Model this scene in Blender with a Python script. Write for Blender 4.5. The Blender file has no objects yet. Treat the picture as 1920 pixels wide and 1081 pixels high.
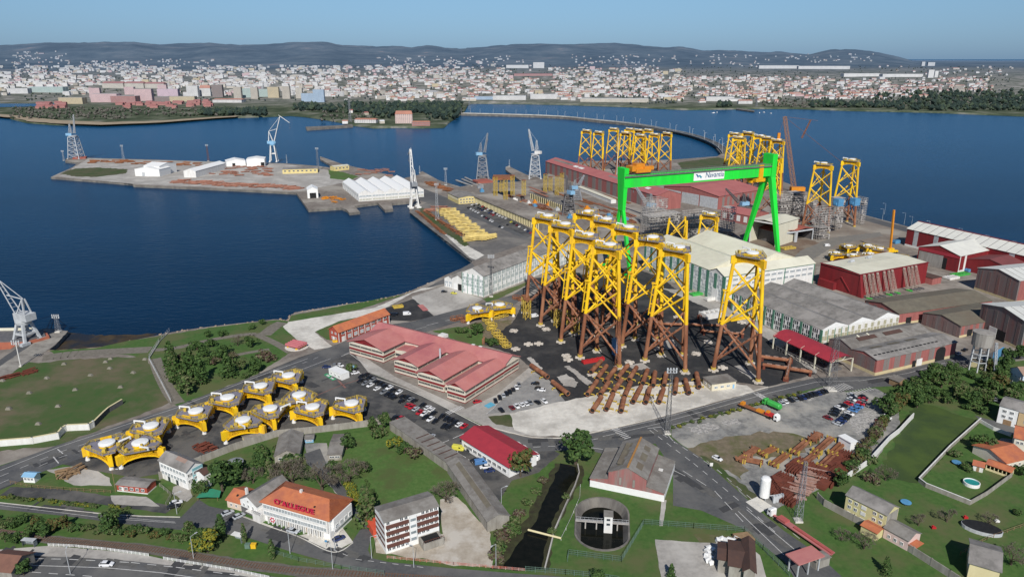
import bpy, math, random
from mathutils import Vector, noise as mnoise
from mathutils.geometry import tessellate_polygon
R = random.Random(7)
PI = math.pi
scene = bpy.context.scene
COL = scene.collection
# ------------------------------------------------------------------ camera model (drone 150 m up)
CAMH, FPX, PITCH = 150.0, 1371.0, math.radians(17.5)
SP, CP = math.sin(PITCH), math.cos(PITCH)
def G(px, py, z=0.0):
 """photo reading -> world x,y at height z (used to survey the site)"""
 u = (px-960)/FPX; v = (540.5-py)/FPX
 t = (z-CAMH)/(-SP+v*CP)
 return (u*t, (CP+v*SP)*t)
def HT(px, py, ytop):
 x, y = G(px, py); v = (540.5-ytop)/FPX
 return CAMH+y*(-SP+v*CP)/(CP+v*SP)
def ang(a, b): return math.atan2(b[1]-a[1], b[0]-a[0])
def dist(a, b): return math.hypot(b[0]-a[0], b[1]-a[1])
def lerp(a, b, t): return tuple(a[i]+(b[i]-a[i])*t for i in range(len(a)))
def hexc(h):
 h = h.lstrip('#'); r = []
 for i in (0, 2, 4):
  c = int(h[i:i+2], 16)/255
  r.append(c/12.92 if c <= .04045 else ((c+.055)/1.055)**2.4)
 return tuple(r)
# ------------------------------------------------------------------ materials
MATS = {}
def mat(name, c1, c2=None, sc=.4, rough=.75, streak=0, metal=0, spec=.3, c3=None, sc3=.03, bump=0, detail=6, lo=.35, hi=.65):
 """base colour c1 mottled with c2 (noise, world metres); streak>0 stretches the noise down the wall; c3 = large patches"""
 if name in MATS: return MATS[name]
 m = bpy.data.materials.new(name); m.use_nodes = True
 nt = m.node_tree; N = nt.nodes; L = nt.links
 b = N['Principled BSDF']
 b.inputs['Roughness'].default_value = rough; b.inputs['Metallic'].default_value = metal
 b.inputs['Specular IOR Level'].default_value = spec
 c1 = hexc(c1) if isinstance(c1, str) else c1
 b.inputs['Base Color'].default_value = (*c1, 1)
 if c2 is not None:
  c2 = hexc(c2) if isinstance(c2, str) else c2
  g = N.new('ShaderNodeNewGeometry'); mp = N.new('ShaderNodeMapping')
  L.new(g.outputs['Position'], mp.inputs['Vector'])
  if streak: mp.inputs['Scale'].default_value = (1, 1, 1/streak)
  def nz(scale, det):
   n = N.new('ShaderNodeTexNoise'); n.inputs['Scale'].default_value = scale
   n.inputs['Detail'].default_value = det; n.inputs['Roughness'].default_value = .65
   L.new(mp.outputs[0], n.inputs['Vector']); return n
  def ramp(n, a, bb):
   r = N.new('ShaderNodeMapRange'); r.inputs[1].default_value = a; r.inputs[2].default_value = bb
   L.new(n.outputs['Fac'], r.inputs[0]); return r
  def mix(fac, A, B):
   x = N.new('ShaderNodeMix'); x.data_type = 'RGBA'
   L.new(fac.outputs[0], x.inputs[0])
   for s, v in ((6, A), (7, B)):
    if isinstance(v, tuple): x.inputs[s].default_value = (*v, 1)
    else: L.new(v.outputs[2], x.inputs[s])
   return x
  n1 = nz(sc, detail); x = mix(ramp(n1, lo, hi), c1, c2)
  if c3 is not None:
   c3 = hexc(c3) if isinstance(c3, str) else c3
   x = mix(ramp(nz(sc3, 5), .46, .62), x, c3)
  L.new(x.outputs[2], b.inputs['Base Color'])
  if bump:
   bp = N.new('ShaderNodeBump'); bp.inputs['Strength'].default_value = bump; bp.inputs['Distance'].default_value = .3
   L.new(n1.outputs['Fac'], bp.inputs['Height']); L.new(bp.outputs[0], b.inputs['Normal'])
 MATS[name] = m
 if name.startswith('town_'):      # haze put into the colour: far buildings turn paler and bluer with distance
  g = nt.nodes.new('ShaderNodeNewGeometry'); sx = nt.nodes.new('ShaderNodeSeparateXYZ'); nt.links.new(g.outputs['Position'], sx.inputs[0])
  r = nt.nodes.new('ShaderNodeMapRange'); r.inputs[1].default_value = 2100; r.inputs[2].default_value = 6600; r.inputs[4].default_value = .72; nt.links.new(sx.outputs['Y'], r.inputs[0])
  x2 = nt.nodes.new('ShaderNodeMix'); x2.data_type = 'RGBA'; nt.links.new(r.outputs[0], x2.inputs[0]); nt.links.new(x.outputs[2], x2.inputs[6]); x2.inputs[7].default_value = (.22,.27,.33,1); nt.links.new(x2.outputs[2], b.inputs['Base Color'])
 return m
M = mat
asphalt = M('asphalt', (.072,.074,.078), (.1,.1,.1), .8, .9, c3=(.135,.132,.126), sc3=.035)
asphalt_dark = M('asphalt_dark', (.021,.022,.024), (.034,.034,.036), .5, .9, c3=(.06,.058,.056), sc3=.05)
asphalt_yard = M('asphalt_yard', (.05,.051,.053), (.085,.083,.079), .16, .9, c3=(.125,.118,.108), sc3=.04, lo=.4, hi=.6)
concrete = M('concrete', (.38,.355,.32), (.28,.262,.238), .5, .9, c3=(.46,.435,.395), sc3=.04)
concrete_pale = M('concrete_pale', (.68,.65,.58), (.54,.51,.455), .4, .9, c3=(.42,.395,.35), sc3=.06)
concrete_dark = M('concrete_dark', (.16,.15,.135), (.11,.1,.09), .4, .9, c3=(.22,.2,.17), sc3=.08, streak=4)
yardground = M('yard_ground', (.23,.2,.172), (.14,.118,.1), .25, .95, c3=(.32,.29,.25), sc3=.02)
gravel = M('gravel', (.16,.158,.152), (.25,.245,.23), .3, .95, c3=(.36,.34,.3), sc3=.05, lo=.42, hi=.58)
dirt = M('dirt', (.2,.16,.11), (.13,.11,.07), .5, .95, c3=(.10,.105,.04), sc3=.09)
mud = M('mud', (.035,.03,.02), (.06,.05,.03), .3, .6)
rubble = M('rubble', (.44,.39,.32), (.33,.28,.22), .35, .95, c3=(.5,.46,.4), sc3=.12)
grass = M('grass', (.042,.098,.019), (.07,.132,.03), .5, .95, c3=(.098,.112,.042), sc3=.045, detail=9)
lawn = M('lawn', (.055,.12,.024), (.092,.155,.04), .6, .95, c3=(.078,.105,.032), sc3=.08, detail=9)
field = M('field', (.075,.095,.034), (.045,.095,.022), .12, .95, c3=(.13,.11,.065), sc3=.028, detail=9)
rough_grass = M('rough_grass', (.06,.07,.028), (.1,.095,.05), .3, .95, c3=(.045,.075,.02), sc3=.06, detail=9)
sand = M('sand', (.36,.29,.2), (.28,.22,.15), .05, .95)
ballast = M('ballast', (.15,.135,.115), (.1,.09,.08), .8, .95)
rustsleeper = M('rail_rust', (.16,.085,.05), (.1,.06,.04), 1.2, .9)
line_white = M('line_white', (.62,.61,.58), (.42,.41,.4), .9, .8)
line_worn = M('line_worn', (.4,.39,.37), (.2,.2,.2), .9, .8)
white = M('white_paint', (.74,.73,.70), (.62,.6,.56), .5, .6, streak=5)
white_clean = M('white_clean', (.8,.8,.78), (.74,.73,.7), .8, .5)
cream = M('cream', (.66,.63,.5), (.58,.55,.43), .3, .7, streak=4)
cream_roof = M('cream_roof', (.62,.59,.47), (.54,.515,.41), .3, .7, c3=(.66,.635,.51), sc3=.03)
yellow = M('yellow_paint', (.88,.58,.014), (.80,.48,.015), .5, .5, streak=4, c3=(.66,.38,.03), sc3=.3)
yellow_dirty = M('yellow_dirty', (.62,.45,.06), (.36,.25,.07), .7, .7)
pale_yellow = M('pale_yellow', (.66,.55,.26), (.6,.48,.2), .4, .7)
rust = M('rust', (.26,.10,.05), (.165,.065,.036), .5, .85, streak=3, c3=(.33,.15,.08), sc3=.2)
rust_dark = M('rust_dark', (.18,.05,.03), (.11,.034,.022), .4, .9)
rust_orange = M('rust_orange', (.3,.12,.05), (.2,.08,.04), .5, .85)
green_crane = M('green_crane', (.02,.74,.05), (.02,.60,.045), .2, .45, streak=6, c3=(.03,.55,.06), sc3=.12)
steel_grey = M('steel_grey', (.3,.31,.33), (.2,.21,.22), .5, .6)
steel_light = M('steel_light', (.5,.52,.53), (.38,.39,.4), .5, .6)
steel_dark = M('steel_dark', (.1,.1,.105), (.15,.14,.14), .5, .7)
black = M('black', (.012,.012,.013), (.02,.02,.02), 1, .8)
glass = M('window_glass', (.035,.045,.055), (.06,.07,.08), 2, .15, spec=.6)
glass_pale = M('glass_pale', (.42,.46,.48), (.27,.31,.33), .6, .3)
roof_red = M('roof_red', (.43,.155,.14), (.47,.19,.175), .12, .8, c3=(.38,.125,.13), sc3=.05)
roof_crimson = M('roof_crimson', (.36,.035,.05), (.3,.03,.045), .3, .7)
roof_orange = M('roof_orange', (.50,.17,.075), (.42,.13,.06), .5, .85, c3=(.36,.12,.07), sc3=.15)
roof_grey = M('roof_grey', (.22,.205,.19), (.16,.15,.138), .3, .9, c3=(.29,.27,.25), sc3=.08, lo=.42, hi=.58)
roof_fibre = M('roof_fibre', (.24,.225,.205), (.19,.175,.155), .4, .9, c3=(.15,.135,.12), sc3=.1)
roof_olive = M('roof_olive', (.17,.15,.11), (.125,.11,.085), .3, .9, c3=(.14,.115,.085), sc3=.06)
roof_brown = M('roof_brown', (.1,.055,.042), (.075,.045,.038), .4, .85)
brick_red = M('brick_red', (.36,.07,.045), (.3,.06,.04), .8, .85)
wall_red = M('wall_red', (.23,.022,.026), (.17,.02,.024), .3, .6, streak=6)
wall_pink = M('wall_pink', (.36,.13,.115), (.28,.1,.09), .8, .7, streak=9)
wall_greycor = M('wall_grey_cladding', (.2,.2,.19), (.24,.17,.15), .6, .7, streak=9)
wall_slate = M('wall_slate', (.17,.16,.155), (.21,.11,.1), .25, .8, streak=8)
wall_teal = M('wall_teal', (.22,.45,.48), (.2,.4,.43), .6, .7)
wall_cream = M('wall_cream', (.66,.58,.34), (.6,.52,.3), .4, .8, streak=3)
wall_pinkpale = M('wall_pinkpale', (.66,.5,.46), (.6,.44,.4), .4, .8)
wall_conc = M('wall_concrete', (.34,.32,.28), (.22,.2,.17), .5, .9, streak=4)
wall_green = M('wall_green', (.07,.2,.13), (.1,.24,.17), .5, .6, streak=3)
wall_brown = M('wall_brown', (.14,.06,.045), (.11,.05,.04), .6, .7)
blue_steel = M('blue_steel', (.1,.3,.5), (.08,.22,.38), .6, .6)
blue_pale = M('blue_pale', (.25,.45,.62), (.2,.38,.55), .6, .6)
orange_paint = M('orange_paint', (.7,.27,.02), (.55,.2,.02), .8, .5)
red_paint = M('red_paint', (.5,.03,.03), (.4,.025,.03), .8, .5)
green_bright = M('green_bright', (.05,.42,.07), (.06,.33,.07), .8, .5)
green_dark_metal = M('green_metal', (.1,.17,.13), (.14,.2,.16), .8, .6)
deck_grey = M('deck_grey', (.17,.16,.2), (.22,.21,.25), .5, .8)
wood = M('wood', (.3,.2,.11), (.22,.14,.08), .8, .85)
pond = M('pond_water', (.006,.007,.005), (.011,.011,.008), .4, .12, spec=.12)
bark = M('bark', (.11,.085,.06), (.07,.055,.04), 2, .95)
def leafmat(name, a, b, c=None):
 m = M(name, a, b, .9, .8, spec=.2, c3=c, sc3=.35); return m
leaf_dark = leafmat('leaf_dark', (.022,.05,.014), (.05,.095,.025))
leaf_mid = leafmat('leaf_mid', (.048,.09,.022), (.08,.13,.036))
leaf_olive = leafmat('leaf_olive', (.085,.1,.04), (.125,.135,.06))
leaf_yellow = leafmat('leaf_yellow', (.26,.23,.02), (.15,.16,.03))
leaf_bare = leafmat('leaf_bare', (.17,.145,.11), (.11,.095,.07))
leaf_purple = leafmat('leaf_purple', (.1,.05,.045), (.06,.05,.03))
leaf_rust = leafmat('leaf_rust', (.13,.085,.03), (.07,.075,.025))
# ------------------------------------------------------------------ mesh builder
class MB:
 def __init__(s): s.v = []; s.f = []; s.m = []; s.mi = 0
 def face(s, pts):
  n = len(s.v); s.v += [tuple(p) for p in pts]; s.f.append(tuple(range(n, n+len(pts)))); s.m.append(s.mi)
 def mesh(s, vs, fs):
  n = len(s.v); s.v += [tuple(p) for p in vs]
  for f in fs: s.f.append(tuple(i+n for i in f)); s.m.append(s.mi)
 def box(s, x0, x1, y0, y1, z0, z1):
  s.mesh([(x0,y0,z0),(x1,y0,z0),(x1,y1,z0),(x0,y1,z0),(x0,y0,z1),(x1,y0,z1),(x1,y1,z1),(x0,y1,z1)],
               [(0,3,2,1),(4,5,6,7),(0,1,5,4),(1,2,6,5),(2,3,7,6),(3,0,4,7)]); return s
 def rbox(s, c, sx, sy, z0, z1, a):
  ca, sa = math.cos(a), math.sin(a)
  p = [(c[0]+x*ca-y*sa, c[1]+x*sa+y*ca) for x, y in ((-sx/2,-sy/2),(sx/2,-sy/2),(sx/2,sy/2),(-sx/2,sy/2))]
  return s.prism(p, z0, z1)
 def prism(s, p, z0, z1, top=True, bottom=True):
  n = len(p); vs = [(q[0],q[1],z0) for q in p]+[(q[0],q[1],z1) for q in p]
  fs = [(i,(i+1)%n,n+(i+1)%n,n+i) for i in range(n)]
  s.mesh(vs, fs)
  for z, rev, on in ((z1, 0, top), (z0, 1, bottom)):
   if not on: continue
   if n <= 4: s.face([(q[0],q[1],z) for q in (p[::-1] if rev else p)])
   else:
    k = len(s.v); s.v += [(q[0],q[1],z) for q in p]
    for t in tessellate_polygon([[Vector((q[0],q[1],0)) for q in p]]):
     s.f.append(tuple(k+i for i in t)); s.m.append(s.mi)
  return s
 def tube(s, a, b, r, n=6, r2=None, cap=True):
  a = Vector(a); b = Vector(b); d = b-a
  if d.length < 1e-6: return s
  q = d.to_track_quat('Z', 'Y'); r2 = r if r2 is None else r2
  vs = []
  for c, rr in ((a, r), (b, r2)):
   for i in range(n):
    t = 2*PI*i/n
    vs.append(c+q@Vector((rr*math.cos(t), rr*math.sin(t), 0)))
  fs = [(i,(i+1)%n,n+(i+1)%n,n+i) for i in range(n)]
  if cap: fs += [tuple(range(n-1,-1,-1)), tuple(range(n, 2*n))]
  s.mesh(vs, fs); return s
 def beam(s, a, b, w, h=None):
  """rectangular bar, h measured upwards-ish"""
  a = Vector(a); b = Vector(b); d = (b-a).normalized(); h = h or w
  up = Vector((0,0,1)) if abs(d.z) < .95 else Vector((0,1,0))
  sd = d.cross(up).normalized(); up = sd.cross(d)
  vs = [c+sd*(i*w/2)+up*(j*h/2) for c in (a, b) for i, j in ((-1,-1),(1,-1),(1,1),(-1,1))]
  s.mesh(vs, [(0,1,5,4),(1,2,6,5),(2,3,7,6),(3,0,4,7),(3,2,1,0),(4,5,6,7)]); return s
 def lathe(s, prof, n=12, c=(0,0)):
  vs = [(c[0]+r*math.cos(2*PI*i/n), c[1]+r*math.sin(2*PI*i/n), z) for r, z in prof for i in range(n)]
  k = len(prof)
  fs = [(j*n+i, j*n+(i+1)%n, (j+1)*n+(i+1)%n, (j+1)*n+i) for j in range(k-1) for i in range(n)]
  fs += [tuple(range(n-1,-1,-1)), tuple(range((k-1)*n, k*n))]
  s.mesh(vs, fs); return s
 def lattice(s, a, b, w0, w1, n, r, cross=True, nn=4):
  """four-chord lattice mast / boom from a to b"""
  a = Vector(a); b = Vector(b); d = b-a; q = d.to_track_quat('Z', 'Y'); P = []
  for i in range(n+1):
   t = i/n; w = (w0+(w1-w0)*t)/2; c = a+d*t
   P.append([c+q@Vector((x*w, y*w, 0)) for x, y in ((-1,-1),(1,-1),(1,1),(-1,1))])
  for i in range(n):
   for j in range(4):
    k = (j+1)%4
    s.tube(P[i][j], P[i+1][j], r, nn, cap=False)
    s.tube(P[i][j], P[i+1][k] , r*.6, nn, cap=False)
    if cross: s.tube(P[i][k], P[i+1][j], r*.6, nn, cap=False)
    s.tube(P[i+1][j], P[i+1][k], r*.6, nn, cap=False)
  return s
 def data(s, name, mats, smooth=False):
  me = bpy.data.meshes.new(name); me.from_pydata(s.v, [], s.f)
  for m in (mats if isinstance(mats, (list, tuple)) else [mats]): me.materials.append(m)
  me.polygons.foreach_set('material_index', s.m)
  if smooth: me.polygons.foreach_set('use_smooth', [True]*len(s.f))
  me.update(); return me
 def to(s, name, mats, parent=None, smooth=False, kind=None, loc=None, rz=0):
  return add(name, s.data(name, mats, smooth), parent, kind, loc, rz)
def add(name, me, parent=None, kind=None, loc=None, rz=0):
 o = bpy.data.objects.new(name, me); COL.objects.link(o); o.parent = parent
 if kind: o['kind'] = kind
 if loc: o.location = loc if len(loc) == 3 else (*loc, 0)
 if rz: o.rotation_euler.z = rz
 return o
def tag(o, label, cat, group=None, kind=None):
 o['label'] = label; o['category'] = cat
 if group: o['group'] = group
 if kind: o['kind'] = kind
 return o
def T(name, label, cat, loc=(0,0,0), rz=0, group=None):
 o = bpy.data.objects.new(name, None); COL.objects.link(o); o.empty_display_size = .5
 o.location = loc if len(loc) == 3 else (*loc, 0); o.rotation_euler.z = rz
 return tag(o, label, cat, group)
CH = {}
def kids(o):
 if o.name not in CH: CH[o.name] = [c for c in bpy.data.objects if c.parent == o]
 return CH[o.name]
def dup(o, loc, rz=0, label=None, group=None, sc=None, parent=None):
 c = o.copy(); COL.objects.link(c); c.parent = parent
 if parent is None:
  c.location = loc if len(loc) == 3 else (*loc, 0); c.rotation_euler.z = rz
  if sc: c.scale = sc if isinstance(sc, tuple) else (sc,)*3
  if label: c['label'] = label
  if group: c['group'] = group
 for k in kids(o): dup(k, None, parent=c)
 return c
# ------------------------------------------------------------------ flat sheets
def resample(p, step, jit, closed=True):
 out = []; n = len(p)
 for i in range(n if closed else n-1):
  a, b = p[i], p[(i+1)%n]; d = dist(a, b); k = max(1, min(60, int(d/step)))
  nx, ny = (-(b[1]-a[1])/max(d,1e-6), (b[0]-a[0])/max(d,1e-6))
  for j in range(k):
   q = lerp(a, b, j/k); w = jit*R.uniform(-1,1) if j else jit*.4*R.uniform(-1,1)
   out.append((q[0]+nx*w, q[1]+ny*w))
 return out
SHN = [0]
def stad(rx, ry, n=28):
 o = []; s_ = ry-rx
 for i in range(n): a = 2*PI*i/n; o.append((rx*math.cos(a), rx*math.sin(a)+(s_ if math.sin(a) >= 0 else -s_)))
 return o
BC = G(1129,980); BRX = dist(G(1077,985), G(1181,985))/2; BRY = (G(1130,929)[1]-G(1130,1029)[1])/2
HOLE = [(BC[0]+x*math.cos(-.12)-y*math.sin(-.12), BC[1]+x*math.sin(-.12)+y*math.cos(-.12)) for x, y in stad(BRX-.3, BRY-.3)]
def sheet(name, px, z, m, jit=0, step=2.5, world=False, kind='structure', hole=None):
 SHN[0] += 1; z = z+.0003*SHN[0] if z > 0 else z      # no two sheets share a plane
 p = [q for q in px] if world else [G(*q, z) for q in px]
 if jit: p = resample(p, step, jit)
 mb = MB(); H_ = [hole] if hole else []; mb.v = [(q[0],q[1],z) for q in p+(hole or [])]
 for t in tessellate_polygon([[Vector((q[0],q[1],0)) for q in l] for l in [p]+H_]): 
  a, b, c = (mb.v[i] for i in t)
  up = (b[0]-a[0])*(c[1]-a[1])-(b[1]-a[1])*(c[0]-a[0])
  mb.f.append(tuple(t) if up > 0 else tuple(t[::-1])); mb.m.append(0)
 return mb.to(name, m, kind=kind)
def ribbon(name, pts, w, z, m, dash=None, kind='structure', world=False, mb=None, zo=0):
 """painted line or path along photo points"""
 p = [q if world else G(*q) for q in pts]; own = mb is None; mb = mb or MB()
 segs = []
 if dash:
  for a, b in zip(p, p[1:]):
   d = dist(a, b); t = 0
   while t+dash[0] < d: segs.append((lerp(a,b,t/d), lerp(a,b,(t+dash[0])/d))); t += dash[0]+dash[1]
 else: segs = list(zip(p, p[1:]))
 for a, b in segs:
  d = dist(a, b) or 1; nx, ny = -(b[1]-a[1])/d*w/2, (b[0]-a[0])/d*w/2
  mb.face([(a[0]-nx,a[1]-ny,z),(b[0]-nx,b[1]-ny,z),(b[0]+nx,b[1]+ny,z),(a[0]+nx,a[1]+ny,z)])
 return mb.to(name, m, kind=kind) if own else mb
def smooth_line(p, n=4):
 out = []
 for i in range(len(p)-1):
  p0, p1, p2, p3 = p[max(i-1,0)], p[i], p[i+1], p[min(i+2,len(p)-1)]
  for k in range(n):
   t = k/n
   out.append(tuple(.5*(2*p1[a]+(p2[a]-p0[a])*t+(2*p0[a]-5*p1[a]+4*p2[a]-p3[a])*t*t+(3*p1[a]-p0[a]-3*p2[a]+p3[a])*t**3) for a in (0,1)))
 return out+[p[-1]]
# ------------------------------------------------------------------ camera, sun, sky
cam = bpy.data.cameras.new('camera'); co = bpy.data.objects.new('camera', cam); COL.objects.link(co)
co.location = (0,0,CAMH); co.rotation_euler = (PI/2-PITCH, 0, 0)
cam.sensor_width = 36; cam.lens = FPX/1920*36; cam.clip_start = 1; cam.clip_end = 90000
scene.camera = co
SUN_EL, SHADOW_AZ = math.radians(40), math.radians(92.5)        # shadows fall away from the drone, a touch to the left
sun = bpy.data.lights.new('sun', 'SUN'); sun.energy = 4.7; sun.angle = math.radians(.53); sun.color = (1,.965,.91)
so = bpy.data.objects.new('sun', sun); COL.objects.link(so)
dv = Vector((math.cos(SHADOW_AZ)*math.cos(SUN_EL), math.sin(SHADOW_AZ)*math.cos(SUN_EL), -math.sin(SUN_EL)))
so.rotation_euler = dv.to_track_quat('-Z', 'Y').to_euler(); so.location = (0,-200,400)
w = bpy.data.worlds.new('World'); scene.world = w; w.use_nodes = True
nt = w.node_tree; sky = nt.nodes.new('ShaderNodeTexSky'); sky.sky_type = 'NISHITA'; sky.sun_disc = False
sky.sun_elevation = SUN_EL
sdir = -dv; sky.sun_rotation = math.atan2(sdir.x, sdir.y)
sky.air_density = 1.0; sky.dust_density = .3; sky.ozone_density = 2.5; sky.altitude = 150
tint = nt.nodes.new('ShaderNodeMix'); tint.data_type = 'RGBA'; tint.blend_type = 'MULTIPLY'; tint.inputs[0].default_value = 1
tc = nt.nodes.new('ShaderNodeTexCoord'); sz = nt.nodes.new('ShaderNodeSeparateXYZ'); nt.links.new(tc.outputs['Generated'], sz.inputs[0])
rp_ = nt.nodes.new('ShaderNodeValToRGB'); nt.links.new(sz.outputs['Z'], rp_.inputs[0])
rp_.color_ramp.elements[0].position = 0; rp_.color_ramp.elements[0].color = (.31,.52,1.0,1); rp_.color_ramp.elements[1].position = .5; rp_.color_ramp.elements[1].color = (.55,.66,.78,1)
k_ = rp_.color_ramp.elements.new(.09); k_.color = (.58,.76,.96,1)
nt.links.new(rp_.outputs[0], tint.inputs[7])
nt.links.new(sky.outputs[0], tint.inputs[6]); nt.links.new(tint.outputs[2], nt.nodes['Background'].inputs[0])
nt.nodes['Background'].inputs[1].default_value = .085
scene.view_settings.view_transform = 'Standard'; scene.view_settings.look = 'None'; scene.view_settings.exposure = 0
# ================================================================== SETTING
WZ = -2.6
def water_mat():
 m = bpy.data.materials.new('sea_water'); m.use_nodes = True; nt = m.node_tree; N = nt.nodes; L = nt.links
 b = N['Principled BSDF']; b.inputs['Roughness'].default_value = .26; b.inputs['IOR'].default_value = 1.13
 b.inputs['Specular IOR Level'].default_value = .35
 g = N.new('ShaderNodeNewGeometry'); mp = N.new('ShaderNodeMapping'); L.new(g.outputs['Position'], mp.inputs[0])
 mp.inputs['Scale'].default_value = (.5, 1.6, 1); mp.inputs['Rotation'].default_value = (0,0,.35)
 n = N.new('ShaderNodeTexNoise'); n.inputs['Scale'].default_value = .22; n.inputs['Detail'].default_value = 8; L.new(mp.outputs[0], n.inputs[0])
 bp = N.new('ShaderNodeBump'); bp.inputs['Strength'].default_value = .4; bp.inputs['Distance'].default_value = 1
 L.new(n.outputs['Fac'], bp.inputs['Height']); L.new(bp.outputs[0], b.inputs['Normal'])
 mp2 = N.new('ShaderNodeMapping'); L.new(g.outputs['Position'], mp2.inputs[0]); mp2.inputs['Scale'].default_value = (.25, 1, 1); mp2.inputs['Rotation'].default_value = (0,0,.2)
 n2 = N.new('ShaderNodeTexNoise'); n2.inputs['Scale'].default_value = .006; n2.inputs['Detail'].default_value = 7; L.new(mp2.outputs[0], n2.inputs[0])
 cr = N.new('ShaderNodeValToRGB'); L.new(n2.outputs['Fac'], cr.inputs[0])
 cr.color_ramp.elements[0].position = .36; cr.color_ramp.elements[0].color = (.0008,.0125,.035,1)
 cr.color_ramp.elements[1].position = .66; cr.color_ramp.elements[1].color = (.0024,.023,.060,1)
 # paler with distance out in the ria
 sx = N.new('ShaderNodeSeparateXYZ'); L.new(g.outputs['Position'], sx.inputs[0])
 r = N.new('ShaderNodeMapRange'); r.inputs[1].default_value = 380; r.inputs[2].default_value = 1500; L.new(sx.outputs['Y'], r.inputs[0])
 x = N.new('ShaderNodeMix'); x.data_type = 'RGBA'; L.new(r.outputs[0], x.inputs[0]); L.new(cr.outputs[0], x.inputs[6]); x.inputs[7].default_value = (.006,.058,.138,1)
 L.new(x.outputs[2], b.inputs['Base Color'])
 return m
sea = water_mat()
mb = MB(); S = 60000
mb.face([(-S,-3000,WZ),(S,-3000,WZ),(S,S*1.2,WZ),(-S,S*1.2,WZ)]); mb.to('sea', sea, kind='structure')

COAST = [(-600,662),(-60,660),(20,654),(72,618),(86,615),(127,620),(104,646),(92,655),(120,658),(180,654),(225,649),(243,639),(300,627),(340,619),(400,611),(480,602),
 (515,598),(541,600),(546,589),(560,584),(640,571),(700,563),(760,549),(812,527),(836,515),(880,497),(886,489),(768,396),(768,378),(734,381),(737,392),
 (722,394),(708,380),(664,386),(675,397),(655,399),(650,393),(640,389),(578,393),(567,377),(555,361),(420,354),(250,347),(248,344),(95,332),(137,313),
 (147,305),(122,302),(124,297),(167,296),(280,299),(400,303),(530,306),(596,311),(632,316),(600,298),(600,293),(640,307),(700,321),(757,334),(788,327),(786,323),
 (792,321),(823,338),(863,350),(893,345),(896,330),(912,332),(935,342),(978,340),(948,318),(948,313),(953,311),(988,328),(1003,328),(1025,338),(1030,312),
 (1075,306),(1098,302),(1265,299),(1345,293),(1356,286),(1366,289),(1380,300),(1420,320),(1480,345),(1560,380),(1618,402),(1700,424),(1800,450),(1920,482),
 (2200,560),(2600,660),(2600,1400),(-600,1400)]
P = [G(*q) for q in COAST]
mb = MB(); mb.prism(P, -6, -.02, top=False, bottom=False)
mb.to('quay_wall', concrete_dark, kind='structure')
sheet('shipyard_ground', P, 0, yardground, world=True, hole=HOLE)
# boulders along the grassy shore
mbr = MB()
shore = [(300,628),(340,620),(400,612),(480,603),(515,599),(541,600),(546,590),(560,585),(640,572),(700,564),(760,550),(812,528)]
sh = resample([G(*q) for q in shore], 1.6, .8, closed=False)
def rock(mb, x, y, z, r):
 vs = []; 
 for i in range(8):
  d = Vector(((i&1)*2-1, (i>>1&1)*2-1, (i>>2&1)*2-1)); vs.append((x+d.x*r*R.uniform(.5,1), y+d.y*r*R.uniform(.5,1), z+d.z*r*R.uniform(.4,.8)))
 mb.mesh(vs, [(0,2,3,1),(4,5,7,6),(0,1,5,4),(2,6,7,3),(0,4,6,2),(1,3,7,5)])
for x, y in sh:
 for k in range(3): rock(mbr, x+R.uniform(-.6,.6), y+R.uniform(-.4,1.6), R.uniform(-1.8,0), R.uniform(.3,.85))
o = mbr.to('shore_rocks', M('rock', (.42,.33,.24), (.26,.2,.15), .6, .95)); tag(o, 'pale boulders piled along the grassy shoreline', 'rocks', kind='stuff')
# beach and weed on the tidal flat
sheet('tidal_flat', [(92,656),(127,622),(180,628),(240,627),(300,624),(270,636),(243,640),(225,650),(180,655),(120,659)], WZ+.05, M('seaweed', (.035,.024,.012), (.08,.055,.025), .12, .7, c3=(.015,.02,.03), sc3=.05), jit=1.2)
sheet('beach_strip', [(88,657),(120,655),(180,651),(225,647),(243,637),(250,640),(230,652),(180,657),(110,661)], .02, sand, jit=.6)
# --- big grass areas
sheet('south_grass', [(-600,930),(-60,892),(110,835),(332,762),(480,703),(640,655),(700,700),(900,790),(1000,830),(1250,800),(1547,722),(1735,705),(1800,690),(2200,640),(2600,640),(2600,1400),(-600,1400)], .03, grass, hole=HOLE)
sheet('field_grass', [(-600,700),(-60,676),(72,680),(150,672),(270,668),(279,674),(321,753),(240,785),(190,803),(110,835),(0,845),(-600,900)], .03, field, jit=1)
sheet('north_lawn', [(92,657),(180,652),(243,638),(300,629),(400,613),(515,600),(540,602),(560,630),(545,660),(480,702),(332,760),(321,753),(279,672),(230,664),(100,663)], .03, grass, jit=.6)
sheet('shore_lawn', [(541,602),(546,591),(640,573),(760,551),(800,538),(690,575),(600,602),(560,612)], .03, grass, jit=.5)
sheet('office_lawn', [(811,620),(860,612),(905,620),(905,648),(870,643)], .05, lawn, jit=.5)
sheet('office_planting', [(860,616),(905,600),(960,600),(965,640),(940,655),(905,648),(880,635)], .04, dirt, jit=.8)
sheet('hall_lawn', [(905,560),(990,527),(985,536),(915,568)], .04, grass, jit=.4)
sheet('chapel_lawn', [(590,620),(620,606),(690,590),(700,598),(640,640),(612,636)], .04, grass, jit=.5)
sheet('yard_lawn_far', [(112,325),(140,316),(180,314),(240,317),(236,325),(180,332),(140,331)], .04, rough_grass, jit=2)
sheet('far_green', [(615,318),(640,322),(672,331),(655,338),(620,335)], .04, lawn, jit=1)
sheet('causeway_land', [(1270,305),(1345,295),(1380,303),(1372,312),(1280,318)], .04, rough_grass, jit=2)
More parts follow.
